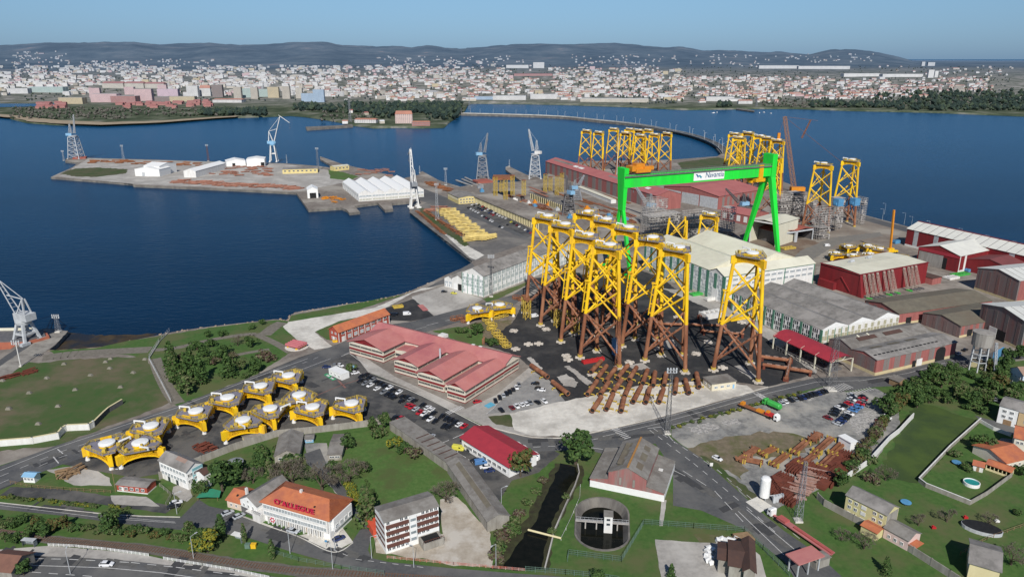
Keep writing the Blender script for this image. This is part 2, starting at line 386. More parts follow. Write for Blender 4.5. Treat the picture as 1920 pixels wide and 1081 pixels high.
# --- concrete aprons
sheet('west_apron', [(541,603),(700,577),(790,540),(818,538),(775,548),(700,590),(640,600),(600,617),(590,622),(625,650),(590,655),(560,640),(530,612)], .05, concrete_pale, jit=.25)
sheet('hall_apron', [(772,556),(835,535),(905,560),(880,575),(815,592),(778,572)], .05, concrete, jit=.25)
sheet('office_street', [(665,668),(676,664),(740,705),(872,766),(930,740),(968,708),(990,690),(1010,676),(1040,700),(1085,745),(1130,785),(1060,814),(1010,818),(965,812),(950,812),(905,797),(860,775),(760,724),(690,697)], .05, concrete)
sheet('visitor_lot', [(912,775),(955,735),(985,712),(1013,690),(1060,752),(1040,758),(960,772)], .07, M('lot_grey', (.27,.262,.25), (.2,.195,.188), .5, .9, c3=(.32,.31,.29), sc3=.06), jit=.2)
sheet('dry_verge', [(915,780),(970,776),(1000,790),(965,800),(930,795)], .075, rough_grass, jit=.6)
sheet('pipe_apron', [(955,775),(1030,757),(1090,745),(1200,722),(1330,712),(1400,722),(1415,734),(1226,783),(1125,806),(1060,817),(998,816),(965,805)], .08, concrete_pale, jit=.5)
# --- park paths, pier, yard patches
gpath = M('gravel_path', (.2,.18,.15), (.14,.125,.1), .5, .95)
for pts, w_, nm in (([(80,671),(130,664),(190,660),(282,655)],9,'field_track'),([(290,672),(300,700),(318,735),(334,756)],6,'park_path'),([(284,656),(330,652),(400,636),(470,626),(492,632),(520,645),(545,660)],4.5,'park_path'),([(430,668),(470,660),(505,655)],3.5,'park_path'),([(495,628),(515,612),(530,604)],8,'park_path')):
 ribbon(nm, smooth_line(pts,4), w_, .055 if w_ != 4.5 else .06, gpath)
sheet('pier_concrete', [(-60,720),(-60,690),(0,684),(68,622),(86,616),(127,621),(104,645),(70,668),(40,686),(0,715)], .06, M('pier_concrete_mat', (.27,.25,.22), (.17,.155,.135), .3, .9, c3=(.33,.31,.27), sc3=.06), jit=.3)
sheet('pier_road', [(-60,706),(0,674),(60,632),(75,620),(84,620),(64,642),(0,686),(-60,718)], .08, asphalt, jit=.2)
for pts in ([(987,671),(996,669),(1018,690),(1012,694)],[(1058,686),(1068,685),(1112,717),(1102,722)],[(1044,706),(1062,700),(1084,716),(1078,726),(1056,722)],[(1375,686),(1390,684),(1420,706),(1408,710)],[(1240,640),(1262,636),(1270,650),(1250,655)],[(1176,684),(1206,680),(1220,690),(1190,694)]):
 sheet('yard_patch', pts, .075, concrete, jit=.5, step=1.2)
for pts in ([(1290,800),(1330,790),(1350,800),(1310,815)],[(1480,745),(1520,738),(1530,748),(1490,755)],[(1590,790),(1640,760),(1655,790),(1610,815)],[(1380,820),(1430,806),(1450,815),(1400,830)],[(1350,790),(1385,784),(1390,792),(1360,800)]):
 sheet('lot_patch', pts, .068, M('lot_pale', (.42,.4,.37), (.24,.23,.215), .9, .95, lo=.45, hi=.55), jit=1.5, step=1.5)
# --- asphalts
sheet('jacket_yard', [(905,645),(960,605),(985,560),(1060,520),(1180,500),(1240,520),(1290,560),(1340,580),(1400,605),(1455,645),(1530,700),(1440,724),(1350,712),(1200,722),(1090,748),(1064,770),(1010,700),(968,665)], .06, asphalt_dark, jit=.6)
sheet('hall_roadway', [(1290,545),(1360,572),(1460,625),(1545,672),(1528,700),(1455,648),(1400,608),(1340,583),(1240,540)], .065, concrete, jit=.5)
sheet('yard_asphalt', [(-600,1050),(-60,925),(-60,895),(110,833),(332,760),(480,703),(560,670),(640,643),(655,652),(668,668),(690,697),(760,726),(905,799),(820,838),(770,812),(735,793),(600,808),(520,815),(420,850),(330,882),(255,895),(180,882),(110,868),(60,892),(0,918)], .06, asphalt_yard)
sheet('west_road', [(-600,1030),(-60,915),(-60,895),(110,833),(332,760),(480,703),(525,686),(640,642),(700,612),(775,602),(960,553),(1000,528),(1010,536),(960,574),(830,612),(790,625),(700,640),(640,668),(560,702),(480,735),(330,800),(110,872),(0,915)], .08, asphalt)
sheet('chapel_yard', [(690,588),(740,572),(775,560),(815,593),(770,602),(733,600)], .05, asphalt_dark, jit=.3)
sheet('quay_road', [(798,540),(840,518),(884,492),(910,520),(830,532)], .045, asphalt, jit=.3)
sheet('clinic_yard', [(905,799),(820,836),(850,865),(950,990),(935,940),(960,900),(1010,885),(1050,850),(1035,842),(990,845),(950,812)], .055, asphalt_yard, jit=.2)
road_e = [(905,797),(956,812),(998,821),(1060,822),(1125,809),(1226,786),(1315,762),(1440,727),(1527,708),(1600,705),(1640,705),(1707,691),(1787,668),(1920,655),(2300,610),(2300,628),(1920,672),(1787,686),(1732,708),(1700,725),(1690,722),(1640,725),(1590,733),(1547,723),(1440,748),(1404,762),(1259,799),(1250,815),(1315,858),(1404,938),(1434,965),(1470,994),(1530,1035),(1600,1100),(1500,1100),(1470,1051),(1422,1015),(1395,991),(1315,956),(1262,947),(1262,880),(1229,831),(1190,832),(1130,850),(1100,842),(1004,846),(960,835)]
sheet('shipyard_road', road_e, .07, asphalt)
sheet('gravel_lot', [(1259,800),(1404,764),(1547,725),(1590,735),(1640,727),(1676,745),(1688,790),(1662,830),(1640,862),(1600,885),(1560,905),(1440,962),(1404,935),(1330,868),(1260,818)], .06, gravel, jit=.5)
sheet('lot_mud', [(1290,840),(1360,818),(1450,808),(1540,820),(1500,850),(1400,860),(1390,900),(1330,866)], .065, dirt, jit=2)
sheet('lot_verge', [(1312,852),(1335,862),(1415,925),(1440,950),(1425,956),(1404,936)], .067, rough_grass, jit=.8)
# --- foreground roads, rail
sheet('village_road', [(-600,940),(0,942),(208,965),(338,970),(372,935),(392,948),(425,955),(460,968),(500,983),(560,1003),(625,1031),(655,1022),(680,985),(640,935),(612,900),(575,868),(570,850),(600,840),(612,868),(650,920),(668,950),(700,990),(690,1030),(697,1045),(726,1052),(845,1064),(970,1074),(1200,1090),(1200,1150),(760,1085),(667,1067),(548,1034),(465,1007),(410,998),(297,989),(231,981),(119,966),(0,954),(-600,950)], .07, asphalt)
sheet('hotel_forecourt', [(445,962),(500,983),(560,1004),(625,1034),(662,1015),(640,985),(560,1003)], .085, concrete_pale)
sheet('siding_lane', [(20,912),(110,915),(215,930),(330,948),(310,962),(215,948),(80,933),(0,928)], .065, asphalt_yard, jit=.3)
sheet('slab_lot', [(85,880),(150,870),(205,895),(210,910),(140,908)], .05, concrete, jit=.8)
sheet('shack_forecourt', [(207,928),(275,930),(300,948),(215,945)], .075, concrete, jit=.4)
sheet('railway_bed', [(-300,984),(0,990),(98,1003),(267,1018),(386,1036),(480,1051),(564,1060),(700,1068),(900,1081),(900,1100),(690,1085),(560,1081),(386,1056),(267,1036),(98,1020),(0,1004),(-300,995)], .06, ballast, jit=.3)
hw = [(-400,1028),(0,1031),(92,1025),(200,1033),(279,1043),(320,1051),(420,1064),(520,1081),(640,1110),(640,1250),(-400,1250)]
sheet('highway', hw, .08, asphalt)
sheet('highway_shoulder', [(-400,1022),(0,1029),(92,1022),(200,1031),(279,1041),(330,1052),(420,1066),(500,1081),(470,1081),(380,1066),(250,1051),(130,1043),(0,1040),(-400,1040)], .1, concrete)
sheet('rubble_lot', [(825,935),(850,928),(865,940),(920,1000),(922,1062),(850,1060),(820,1050),(705,1035),(700,1000),(760,1000),(830,1000)], .06, rubble, jit=.5)
sheet('farm_lane', [(570,830),(612,830),(618,880),(650,920),(640,935),(612,902),(580,870)], .065, gravel, jit=.3)
sheet('garden_lawn', [(640,815),(735,800),(850,878),(845,910),(815,935),(700,950),(668,930),(640,880)], .05, lawn, jit=.5)
sheet('house_yard', [(325,912),(352,900),(362,930),(350,940),(322,925)], .06, concrete, jit=.4)
# stream
sheet('stream', [(1050,868),(1080,875),(1085,890),(1060,925),(1040,970),(1025,1015),(1015,1066),(940,1064),(965,1025),(1005,975),(1030,915)], .07, pond, jit=.6)
sheet('stream_bank', [(1040,868),(1092,872),(1097,890),(1075,925),(1050,975),(1035,1015),(1028,1068),(920,1066),(940,1030),(985,975),(1015,915)], .055, M('bank', (.05,.055,.022), (.03,.026,.015), .4, .9), jit=.8)
# water works pad, paths
sheet('waterworks_pad', [(1228,1010),(1312,1016),(1400,1020),(1425,1040),(1440,1090),(1240,1085)], .06, concrete, jit=.2)
sheet('waterworks_gravel', [(1300,1000),(1400,1006),(1412,1020),(1312,1017)], .055, dirt, jit=.5)
sheet('gate_apron', [(1240,935),(1250,937),(1243,985),(1236,985)], .06, concrete, jit=.1)
sheet('tank_slab', [(1398,940),(1420,930),(1448,948),(1425,960)], .085, concrete_pale)
sheet('field_bright', [(1650,880),(1715,755),(1750,760),(1838,790),(1720,905),(1650,895)], .05, M('meadow', (.045,.075,.018), (.035,.06,.02), .15, .95, c3=(.06,.095,.02), sc3=.05, detail=9), jit=1)
sheet('villa_lane', [(1845,855),(1862,835),(1878,820),(1920,826),(1880,862)], .06, gravel, jit=.3)
sheet('hill_lane', [(1828,778),(1850,785),(1920,800),(1990,815),(1990,840),(1920,820),(1850,800)], .06, asphalt, jit=.3)
# shipyard building berths, quays
sheet('fitting_quay', [(778,388),(800,380),(890,378),(1000,440),(1012,447),(886,490),(768,398)], .045, M('quay_asphalt', (.15,.14,.13), (.11,.105,.1), .3, .9, c3=(.2,.185,.165), sc3=.04), jit=.3)
sheet('quay_strip', [(830,436),(858,450),(908,478),(892,487),(880,482)], .06, concrete_pale, jit=.2)
sheet('far_lot', [(870,388),(910,383),(1000,432),(990,445)], .06, asphalt_yard, jit=.3)
sheet('quay_grass', [(785,388),(800,392),(880,458),(870,462),(790,402)], .06, rough_grass, jit=.8)
sheet('berth_road', [(770,372),(790,352),(850,375),(1000,440),(985,448),(850,392)], .05, asphalt, jit=.3)
sheet('east_yard', [(1440,480),(1500,420),(1620,408),(1700,430),(1700,460),(1600,480),(1530,500),(1520,560),(1480,520),(1440,500)], .05, M('east_yard', (.235,.2,.165), (.155,.125,.1), .12, .95, c3=(.3,.27,.225), sc3=.03), jit=1)
sheet('brown_soil', [(1395,458),(1440,440),(1530,452),(1545,462),(1500,482),(1470,500),(1445,506),(1400,485)], .055, M('brown_soil_mat', (.13,.085,.06), (.18,.13,.095), .25, .95, c3=(.21,.17,.13), sc3=.05), jit=1.5)
sheet('east_road', [(1472,500),(1500,470),(1560,445),(1650,435),(1655,442),(1570,458),(1525,485),(1520,530),(1490,520)], .06, M('dusty_asphalt', (.16,.15,.135), (.2,.185,.16), .2, .9), jit=.5)
sheet('seawall_road', [(1560,385),(1618,404),(1700,426),(1800,452),(1920,484),(1920,492),(1790,458),(1690,432),(1610,410)], .06, asphalt)
sheet('north_quay', [(167,297),(530,307),(640,322),(660,340),(560,358),(420,352),(250,345),(110,331)], .008, concrete, jit=1)
# --- road paint
def paint(lines, z=.135, name='road_marking', m=line_white):
 mb = MB()
 for pts, w_, d in lines: ribbon('', pts, w_, z, None, dash=d, mb=mb)
 return mb.to(name, m, kind='structure')
paint([([(0,882),(110,838),(332,764),(480,707),(577,672)], .25, None), ([(0,906),(110,858),(332,784),(470,732)], .22, (3,4)),
 ([(0,893),(110,848),(332,774),(480,716),(600,668)], .22, (3,4)), ([(520,710),(620,672)], .25, None), ([(645,665),(700,640),(800,612)], .22, None),
 ([(640,668),(655,662),(690,688)], .3, None), ([(800,610),(900,586),(960,563)], .3, (8,5)),
 ([(1000,838),(1060,835),(1130,820)], .25, (3,3)), ([(1130,818),(1226,796),(1315,772),(1440,737),(1530,716),(1610,713)], .2, None),
 ([(1130,810),(1226,788),(1315,764),(1440,729)], .2, None), ([(1259,797),(1404,760),(1440,749)], .2, None), ([(1610,714),(1700,700),(1787,676),(1920,664)], .2, None),
 ([(1218,806),(1300,868),(1400,950),(1470,1012)], .25, (3,3)), ([(1225,803),(1345,880),(1440,962),(1500,1010)], .22, (3,3)), ([(1280,882),(1340,920),(1400,985)], .25, (5,2)),
 ([(1384,958),(1470,1040)], .25, None), ([(1400,955),(1490,1030)], .25, None), ([(1260,880),(1285,892)], .25, None),
 ([(1214,803),(1240,800),(1250,812),(1265,830)], .3, None), ([(1100,838),(1130,842)], .3, None), 
 ([(0,947),(208,972),(330,980)], .15, None), ([(230,970),(328,978)], .15, None), ([(625,1030),(667,1048),(800,1064)], .2, (2,2)),
 ([(108,842),(118,850)], .4, None),([(100,856),(110,868)], .4, None),
 ([(820,834),(905,798)], .35, (6,2)), ([(912,776),(925,765),(945,742)], .25, None), ([(858,835),(858,848),(880,862)], .25, None),
 ([(1405,762),(1422,772)], .3, None),([(1413,737),(1430,747)], .4, None),([(1418,735),(1436,745)], .4, None)])
paint([([(-60,1048),(0,1045.5),(130,1048),(246,1054),(330,1063),(400,1072),(475,1082)], .28, (3,2.5)), ([(-60,1057),(0,1057.5),(200,1064),(300,1073),(370,1083)], .25, None), ([(60,1072),(200,1082)], .25, (3,2.5))], .14)
# zebra bars and hatches
mb = MB()
def zebra(mb, a, b, n, w_, ln, z=.14):
 a = G(*a); b = G(*b); t = ang(a, b)
 for i in range(n):
  c = lerp(a, b, (i+.5)/n); mb.face([(q[0],q[1],z) for q in [(c[0]+x*math.cos(t)-y*math.sin(t), c[1]+x*math.sin(t)+y*math.cos(t)) for x, y in ((-w_/2,-ln/2),(w_/2,-ln/2),(w_/2,ln/2),(-w_/2,ln/2))]])
zebra(mb, (1148,800), (1178,822), 9, .5, 3.2); zebra(mb, (1562,730), (1592,722), 7, .5, 6); zebra(mb, (1590,738), (1636,728), 9, .5, 3)
zebra(mb, (838,775), (868,762), 9, .5, 3); zebra(mb, (1420,738), (1436,748), 6, .5, 3)
mb.to('crossing_bars', line_white, kind='structure')
mb = MB()
for i in range(11):
 t = i/10; a = lerp((925,757),(978,712),t); ribbon('', [a,(a[0]+9,a[1]+4)], .12, .125, None, mb=mb)
 a = lerp((938,775),(1020,752),t); ribbon('', [a,(a[0]-4,a[1]-5)], .12, .125, None, mb=mb)
mb.to('bay_lines', line_worn, kind='structure')
sheet('blue_bay', [(907,760),(920,753),(930,758),(916,765)], .1, M('bay_blue', (.12,.4,.55), (.1,.34,.46), .6, .8))
sheet('muster_mark', [(607,702),(613,699),(631,710),(624,713)], .1, M('muster_green', (.03,.3,.12), (.04,.26,.12), .8, .8))
sheet('muster_square', [(611,703),(614,701.5),(619,704.5),(616,706)], .11, line_white); sheet('muster_square', [(619,708),(622,706.5),(627,709.5),(624,711)], .11, line_white)
paint([([(634,713),(648,727)], 1.0, None),([(560,755),(640,722),(672,712)], .5, None)], .13, 'yard_marking', M('line_red', (.25,.12,.1), (.18,.1,.09), .8, .9))
# repaired and stained asphalt
for nm, mt, z in (('asphalt_patch', M('patch_mat', (.048,.049,.051), (.06,.06,.061), .9, .9), .122), ('worn_patch', M('worn_patch_mat', (.13,.125,.115), (.09,.088,.084), .9, .9), .118)):
 mb = MB()
 for a, b, n in (((300,830),(640,700),16),((600,770),(860,800),12),((20,890),(520,700),12),((1000,830),(1230,812),9),((1260,880),(1460,1010),14),((0,1038),(430,1072),10),((60,946),(320,978),6),((430,975),(690,1050),9),((1240,790),(1700,702),14)):
  for i in range(n):
   p = lerp(a,b,R.random()); q = G(p[0]+R.uniform(-6,6), p[1]+R.uniform(-5,5)); l, w_ = R.uniform(1,5), R.uniform(.5,2); t = ang(G(*a),G(*b))+R.choice((0,0,PI/2)); k = len(mb.v)
   mb.face([(q[0]+x*math.cos(t)-y*math.sin(t), q[1]+x*math.sin(t)+y*math.cos(t), z+.0004*i) for x, y in ((-l,-w_),(l*R.uniform(.8,1),-w_),(l,w_*R.uniform(.7,1)),(-l*R.uniform(.8,1),w_))])
 mb.to(nm, mt, kind='structure')
# shallow parapet kerbs along the main roads
mbk = MB()
for pts in ([(905,797),(956,810),(998,819),(1060,820),(1125,807),(1226,784),(1315,760),(1440,725)], [(640,690),(760,728),(905,800)], [(0,942),(208,964),(338,969)], [(445,964),(500,985),(560,1006),(625,1035),(662,1017)]):
 q = smooth_line([G(*p) for p in pts], 5)
 for a, b in zip(q, q[1:]): mbk.beam((a[0],a[1],.1),(b[0],b[1],.1), .28, .26)
mbk.to('kerb', concrete_pale, kind='structure')
# railway track
rail = smooth_line([(-300,990),(0,997),(98,1011.5),(267,1027),(386,1046),(480,1060),(564,1070),(700,1077),(900,1090)], 8)
rp = resample([G(*p) for p in rail], .8, 0, closed=False)
mb = MB()
for a, b in zip(rp, rp[1:]): mb.rbox(a, .28, 2.6, .06, .2, ang(a, b))
mb.to('sleepers', rustsleeper, kind='structure')
mb = MB()
for off in (-.8, .8):
 for a, b in zip(rp[::4], rp[4::4]):
  t = ang(a, b); n_ = (-math.sin(t)*off, math.cos(t)*off); mb.beam((a[0]+n_[0],a[1]+n_[1],.28),(b[0]+n_[0],b[1]+n_[1],.28), .1, .16)
mb.to('rail', M('rail_steel', (.2,.13,.1), (.14,.09,.07), 2, .5, metal=.3), kind='structure')

# ================================================================== FAR SHORE
def lint(tab, x):
 if x <= tab[0][0]: return tab[0][1]
 for (a, b), (c, d) in zip(tab, tab[1:]):
  if x <= c: return b+(d-b)*(x-a)/(c-a)
 return tab[-1][1]
SHORE = [(-500,222),(0,217),(50,229),(100,233),(190,235),(300,231),(400,223),(450,219.5),(500,218),(545,216),(570,218),(600,222),(640,229),(660,234),(700,239),(740,238),(790,239),(832,238),(842,229),(866,217),(905,213),(915,207),(872,206.5),(880,193),(960,194),(1060,196),(1180,200),(1280,205),(1370,204),(1430,203),(1480,203),(1600,207),(1740,210),(1920,217),(2500,235)]
RIDGE = [(-500,88),(0,82),(60,80),(120,78),(200,75.5),(260,76),(300,80),(340,79),(400,77),(450,81),(520,82),(580,79),(620,78),(640,82),(683,85),(740,88),(773,92),(806,88),(866,92),(906,88),(973,83),(1040,83),(1156,83),(1223,88),(1280,90),(1313,96),(1380,96),(1413,99),(1457,97),(1513,103),(1547,96),(1587,94),(1630,97),(1680,107),(1713,116),(1800,117),(1920,118),(2500,119)]
SH1 = [(a, b) for a, b in SHORE if not (a in (866,905,915,872,842))]+[]
SH1.sort()
def sstep(a, b, x):
 t = min(1, max(0, (x-a)/(b-a))); return t*t*(3-2*t)
def kpy(py):
 v = (540.5-py)/FPX; return (-SP+v*CP)/(CP+v*SP)
def pxof(x, y):   # photo column of a far point (height hardly matters)
 return 960+FPX*x/(y*CP+30)
CREST = 8200
def zt(x, y):
 """height of the land across the ria"""
 px = pxof(x, y)
 b = 1.2+88*sstep(2350, 4900, y)*(.75+.25*sstep(300, 900, px)) 
 nz = mnoise.noise(Vector((x/900, y/900, 3)))
 b += 10*nz*sstep(2600, 3600, y)
 ck = CAMH+CREST*kpy(lint(RIDGE, px))
 h = max(0, ck-88)
 t = sstep(4900, CREST, y) if y < CREST else 1-.8*sstep(CREST, 12000, y)
 fold = 1+.3*mnoise.noise(Vector((x/650, y/800, 9)))*(1 if y < CREST-600 else max(0, (CREST-y)/600))
 n2 = (mnoise.noise(Vector((x/120, y/300, 4)))*9+mnoise.noise(Vector((x/45, y/150, 7)))*5)*sstep(4600, 6500, y)*min(1, h/60)
 return b+h*t*fold+n2
SH1 = [(-500,222),(0,217),(50,229),(100,233),(190,235),(300,231),(400,223),(450,219.5),(500,218),(545,216),(570,218),(600,222),(640,229),(660,234),(700,239),(740,238),(790,239),(832,238),(842,229),(858,219),(872,207),(878,196),(884,193.5),(960,194),(1060,196),(1180,200),(1280,205),(1370,204),(1430,203),(1480,203),(1600,207),(1740,210),(1920,217),(2500,235)]
cols = sorted(set([i*9-500 for i in range(334)]+[a for a, b in SH1]))
NR = 100; mb = MB()
for px in cols:
 s = G(px, lint(SH1, px)); d0 = s[1]
 mb.v.append((s[0], s[1], -4))
 for j in range(NR):
  y = d0*(16000/d0)**(j/(NR-1)); x = s[0]*(y/d0); z = zt(x, y) if j else .4
  mb.v.append((x, y, z))
n1 = NR+1
for i in range(len(cols)-1):
 for j in range(NR): 
  a = i*n1+j; mb.f.append((a, a+n1, a+n1+1, a+1)); mb.m.append(0)
def terrain_mat():
 m = bpy.data.materials.new('far_country'); m.use_nodes = True; nt = m.node_tree; N = nt.nodes; L = nt.links
 b = N['Principled BSDF']; b.inputs['Roughness'].default_value = 1; b.inputs['Specular IOR Level'].default_value = 0
 g = N.new('ShaderNodeNewGeometry'); sx = N.new('ShaderNodeSeparateXYZ'); L.new(g.outputs['Position'], sx.inputs[0])
 def noise(s, d=8):
  n = N.new('ShaderNodeTexNoise'); n.inputs['Scale'].default_value = s; n.inputs['Detail'].default_value = d; n.inputs['Roughness'].default_value = .7; L.new(g.outputs['Position'], n.inputs[0]); return n
 def ramp(src, cs):
  r = N.new('ShaderNodeValToRGB'); L.new(src, r.inputs[0]); e = r.color_ramp.elements
  e[0].position, e[0].color = cs[0][0], (*cs[0][1],1); e[1].position, e[1].color = cs[-1][0], (*cs[-1][1],1)
  for p_, c in cs[1:-1]: k = e.new(p_); k.color = (*c,1)
  return r
 town = ramp(noise(.02).outputs['Fac'], [(.3,(.075,.088,.075)),(.46,(.13,.14,.12)),(.55,(.22,.215,.2)),(.66,(.34,.32,.3))])
 near = ramp(noise(.012).outputs['Fac'], [(.3,(.035,.05,.035)),(.46,(.06,.078,.05)),(.54,(.11,.125,.085)),(.66,(.22,.21,.19))])
 far = ramp(noise(.0028, 12).outputs['Fac'], [(.36,(.048,.074,.105)),(.47,(.068,.098,.132)),(.55,(.09,.12,.152)),(.62,(.12,.145,.175)),(.67,(.2,.175,.185))])  # far hill tones already carry the blue of the haze
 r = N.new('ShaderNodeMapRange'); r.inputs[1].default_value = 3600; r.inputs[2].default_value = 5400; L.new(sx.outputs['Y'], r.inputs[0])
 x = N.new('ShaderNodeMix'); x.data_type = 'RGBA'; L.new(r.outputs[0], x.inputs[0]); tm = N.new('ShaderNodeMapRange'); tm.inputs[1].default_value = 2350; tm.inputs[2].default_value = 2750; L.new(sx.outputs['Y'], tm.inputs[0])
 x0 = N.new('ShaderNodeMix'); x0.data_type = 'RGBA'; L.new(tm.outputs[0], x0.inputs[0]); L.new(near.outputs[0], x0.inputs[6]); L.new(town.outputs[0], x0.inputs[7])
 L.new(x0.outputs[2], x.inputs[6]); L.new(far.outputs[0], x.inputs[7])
 hz = N.new('ShaderNodeMapRange'); hz.inputs[1].default_value = 3000; hz.inputs[2].default_value = 15000; hz.inputs[4].default_value = .55; L.new(sx.outputs['Y'], hz.inputs[0])  # haze painted in: land colour fades to pale blue with distance
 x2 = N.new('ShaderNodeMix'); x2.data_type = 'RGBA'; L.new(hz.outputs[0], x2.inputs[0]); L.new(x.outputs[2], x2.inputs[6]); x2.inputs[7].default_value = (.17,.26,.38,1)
 L.new(x2.outputs[2], b.inputs['Base Color']); return m
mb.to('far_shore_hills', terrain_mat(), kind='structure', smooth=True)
def far_at(px, py):
 """march the sight line to the far land"""
 u = (px-960)/FPX; v = (540.5-py)/FPX; dx, dy, dz = u, CP+v*SP, -SP+v*CP
 y = 1700.
 while y < 12000:
  t = y/dy
  if CAMH+dz*t < zt(dx*t, y): return (dx*t, y, zt(dx*t, y))
  y *= 1.006
 return None
sheet('inlet', [(-300,196),(-300,187),(0,187),(70,188),(114,192),(95,199),(0,201)], 2.2, sea)
bs = [G(*p, 0) for p in [(-60,216),(20,222),(60,230),(110,233.5),(190,236),(300,231.5),(400,223.5),(440,221),(450,219)]]
bt = [G(*p, 0) for p in [(440,219),(400,221),(300,228),(200,231),(110,227),(60,222),(20,217),(-60,213)]]
sheet('beach', bs+bt, 2.4, sand, jit=4, step=25, world=True)
# breakwater and causeway
mb = MB(); mb.prism([G(*p) for p in [(573,239),(640,236),(660,234),(662,237),(575,243)]], -4, 1.5); mb.to('breakwater', concrete_dark, kind='structure')
CW = smooth_line([(866,212.5),(930,214),(1000,216),(1060,219),(1120,225),(1180,231),(1230,239),(1290,251),(1330,264),(1352,276),(1362,287)], 5)
cw = [G(*p, 3) for p in CW]
bridge = T('road_bridge', 'long curving road causeway crossing the water behind the yellow towers', 'bridge', (*cw[len(cw)//2], 0))
bl = Vector((*cw[len(cw)//2], 0))
mb = MB(); mw = MB(); mr = MB()
for i, (a, b) in enumerate(zip(cw, cw[1:])):
 A = Vector((*a,0))-bl; B = Vector((*b,0))-bl
 mb.beam((A.x,A.y,2.2),(B.x,B.y,2.2), 13, 1.6)
 n_ = Vector((-(B-A).y, (B-A).x, 0)).normalized()*6.2
 for s_ in (-1, 1): mr.beam((A.x+n_.x*s_,A.y+n_.y*s_,3.6),(B.x+n_.x*s_,B.y+n_.y*s_,3.6), .4, 1.1)
 mid = i/len(cw)
 if mid < .62 or mid > .88: x_ = MB(); x_.beam((A.x,A.y,-1.2),(B.x,B.y,-1.2), 17, 5.2); x_.to('embankment', concrete_dark, bridge)
 else:
  for t in (.25,.75):
   c = A.lerp(B, t); x_ = MB(); x_.rbox((c.x,c.y), 2, 10, -5, 1.4, ang(a, b)); x_.to('pier', concrete_dark, bridge)
mb.to('deck', asphalt, bridge); mr.to('parapet', concrete_pale, bridge)
# ================================================================== FAR TOWN
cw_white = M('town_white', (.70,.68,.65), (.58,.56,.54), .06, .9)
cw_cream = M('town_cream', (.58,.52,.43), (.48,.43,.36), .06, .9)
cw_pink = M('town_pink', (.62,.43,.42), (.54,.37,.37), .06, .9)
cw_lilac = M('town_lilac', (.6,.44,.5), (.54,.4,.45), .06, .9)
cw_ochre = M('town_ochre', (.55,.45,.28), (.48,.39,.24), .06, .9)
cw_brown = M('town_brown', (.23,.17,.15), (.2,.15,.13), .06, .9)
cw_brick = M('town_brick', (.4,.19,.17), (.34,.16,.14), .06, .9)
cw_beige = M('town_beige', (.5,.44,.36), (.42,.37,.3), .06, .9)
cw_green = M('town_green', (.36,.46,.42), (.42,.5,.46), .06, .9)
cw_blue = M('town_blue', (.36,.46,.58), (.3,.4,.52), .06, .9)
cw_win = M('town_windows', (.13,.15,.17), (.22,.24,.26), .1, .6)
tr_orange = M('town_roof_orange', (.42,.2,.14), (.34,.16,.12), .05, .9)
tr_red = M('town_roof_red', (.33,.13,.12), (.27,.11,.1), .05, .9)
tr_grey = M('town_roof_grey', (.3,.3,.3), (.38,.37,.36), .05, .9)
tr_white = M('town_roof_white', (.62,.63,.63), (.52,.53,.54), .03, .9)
def house_geo(mb, c, L, W, h, rh, a, z, flat=False, wins=False):
 ca, sa = math.cos(a), math.sin(a); p = lambda x, y, zz: (c[0]+x*ca-y*sa, c[1]+x*sa+y*ca, z+zz)
 l, w_ = L/2, W/2; n = len(mb.v)
 mb.mi = 0; mb.mesh([p(-l,-w_,-3),p(l,-w_,-3),p(l,w_,-3),p(-l,w_,-3),p(-l,-w_,h),p(l,-w_,h),p(l,w_,h),p(-l,w_,h)], [(0,1,5,4),(1,2,6,5),(2,3,7,6),(3,0,4,7)])
 mb.mi = 1
 if flat: mb.face([p(-l,-w_,h),p(l,-w_,h),p(l,w_,h),p(-l,w_,h)])
 else:
  e = .5; k = 0.0 if rh < 2.4 else .3
  mb.mesh([p(-l-e,-w_-e,h),p(l+e,-w_-e,h),p(l+e,w_+e,h),p(-l-e,w_+e,h),p(-l+k*w_,0,h+rh),p(l-k*w_,0,h+rh)], [(0,1,5,4),(2,3,4,5),(1,2,5),(3,0,4)])
 if wins:
  mb.mi = 2; nf = max(1, int(h/3))
  for f in range(nf):
   z0 = f*h/nf+h/nf*.35; z1 = z0+h/nf*.42; k = max(2, int(L/4.2))
   for i in range(k):
    x0 = -l+L*(i+.22)/k; x1 = -l+L*(i+.72)/k
    mb.face([p(x0,-w_-.05,z0),p(x1,-w_-.05,z0),p(x1,-w_-.05,z1),p(x0,-w_-.05,z1)])
   for s_ in (-1, 1):
    for i in range(2): 
     y0 = -w_+W*(i+.25)/2; y1 = -w_+W*(i+.75)/2; q = [p(s_*(l+.05),y0,z0),p(s_*(l+.05),y1,z0),p(s_*(l+.05),y1,z1),p(s_*(l+.05),y0,z1)]
     mb.face(q if s_ > 0 else q[::-1])
 mb.mi = 0
PAL = [(cw_white,'white'),(cw_cream,'cream'),(cw_pink,'pink'),(cw_beige,'beige'),(cw_ochre,'ochre')]
ROOF = [(tr_orange,'orange'),(tr_red,'red'),(tr_grey,'grey'),(tr_white,'white')]
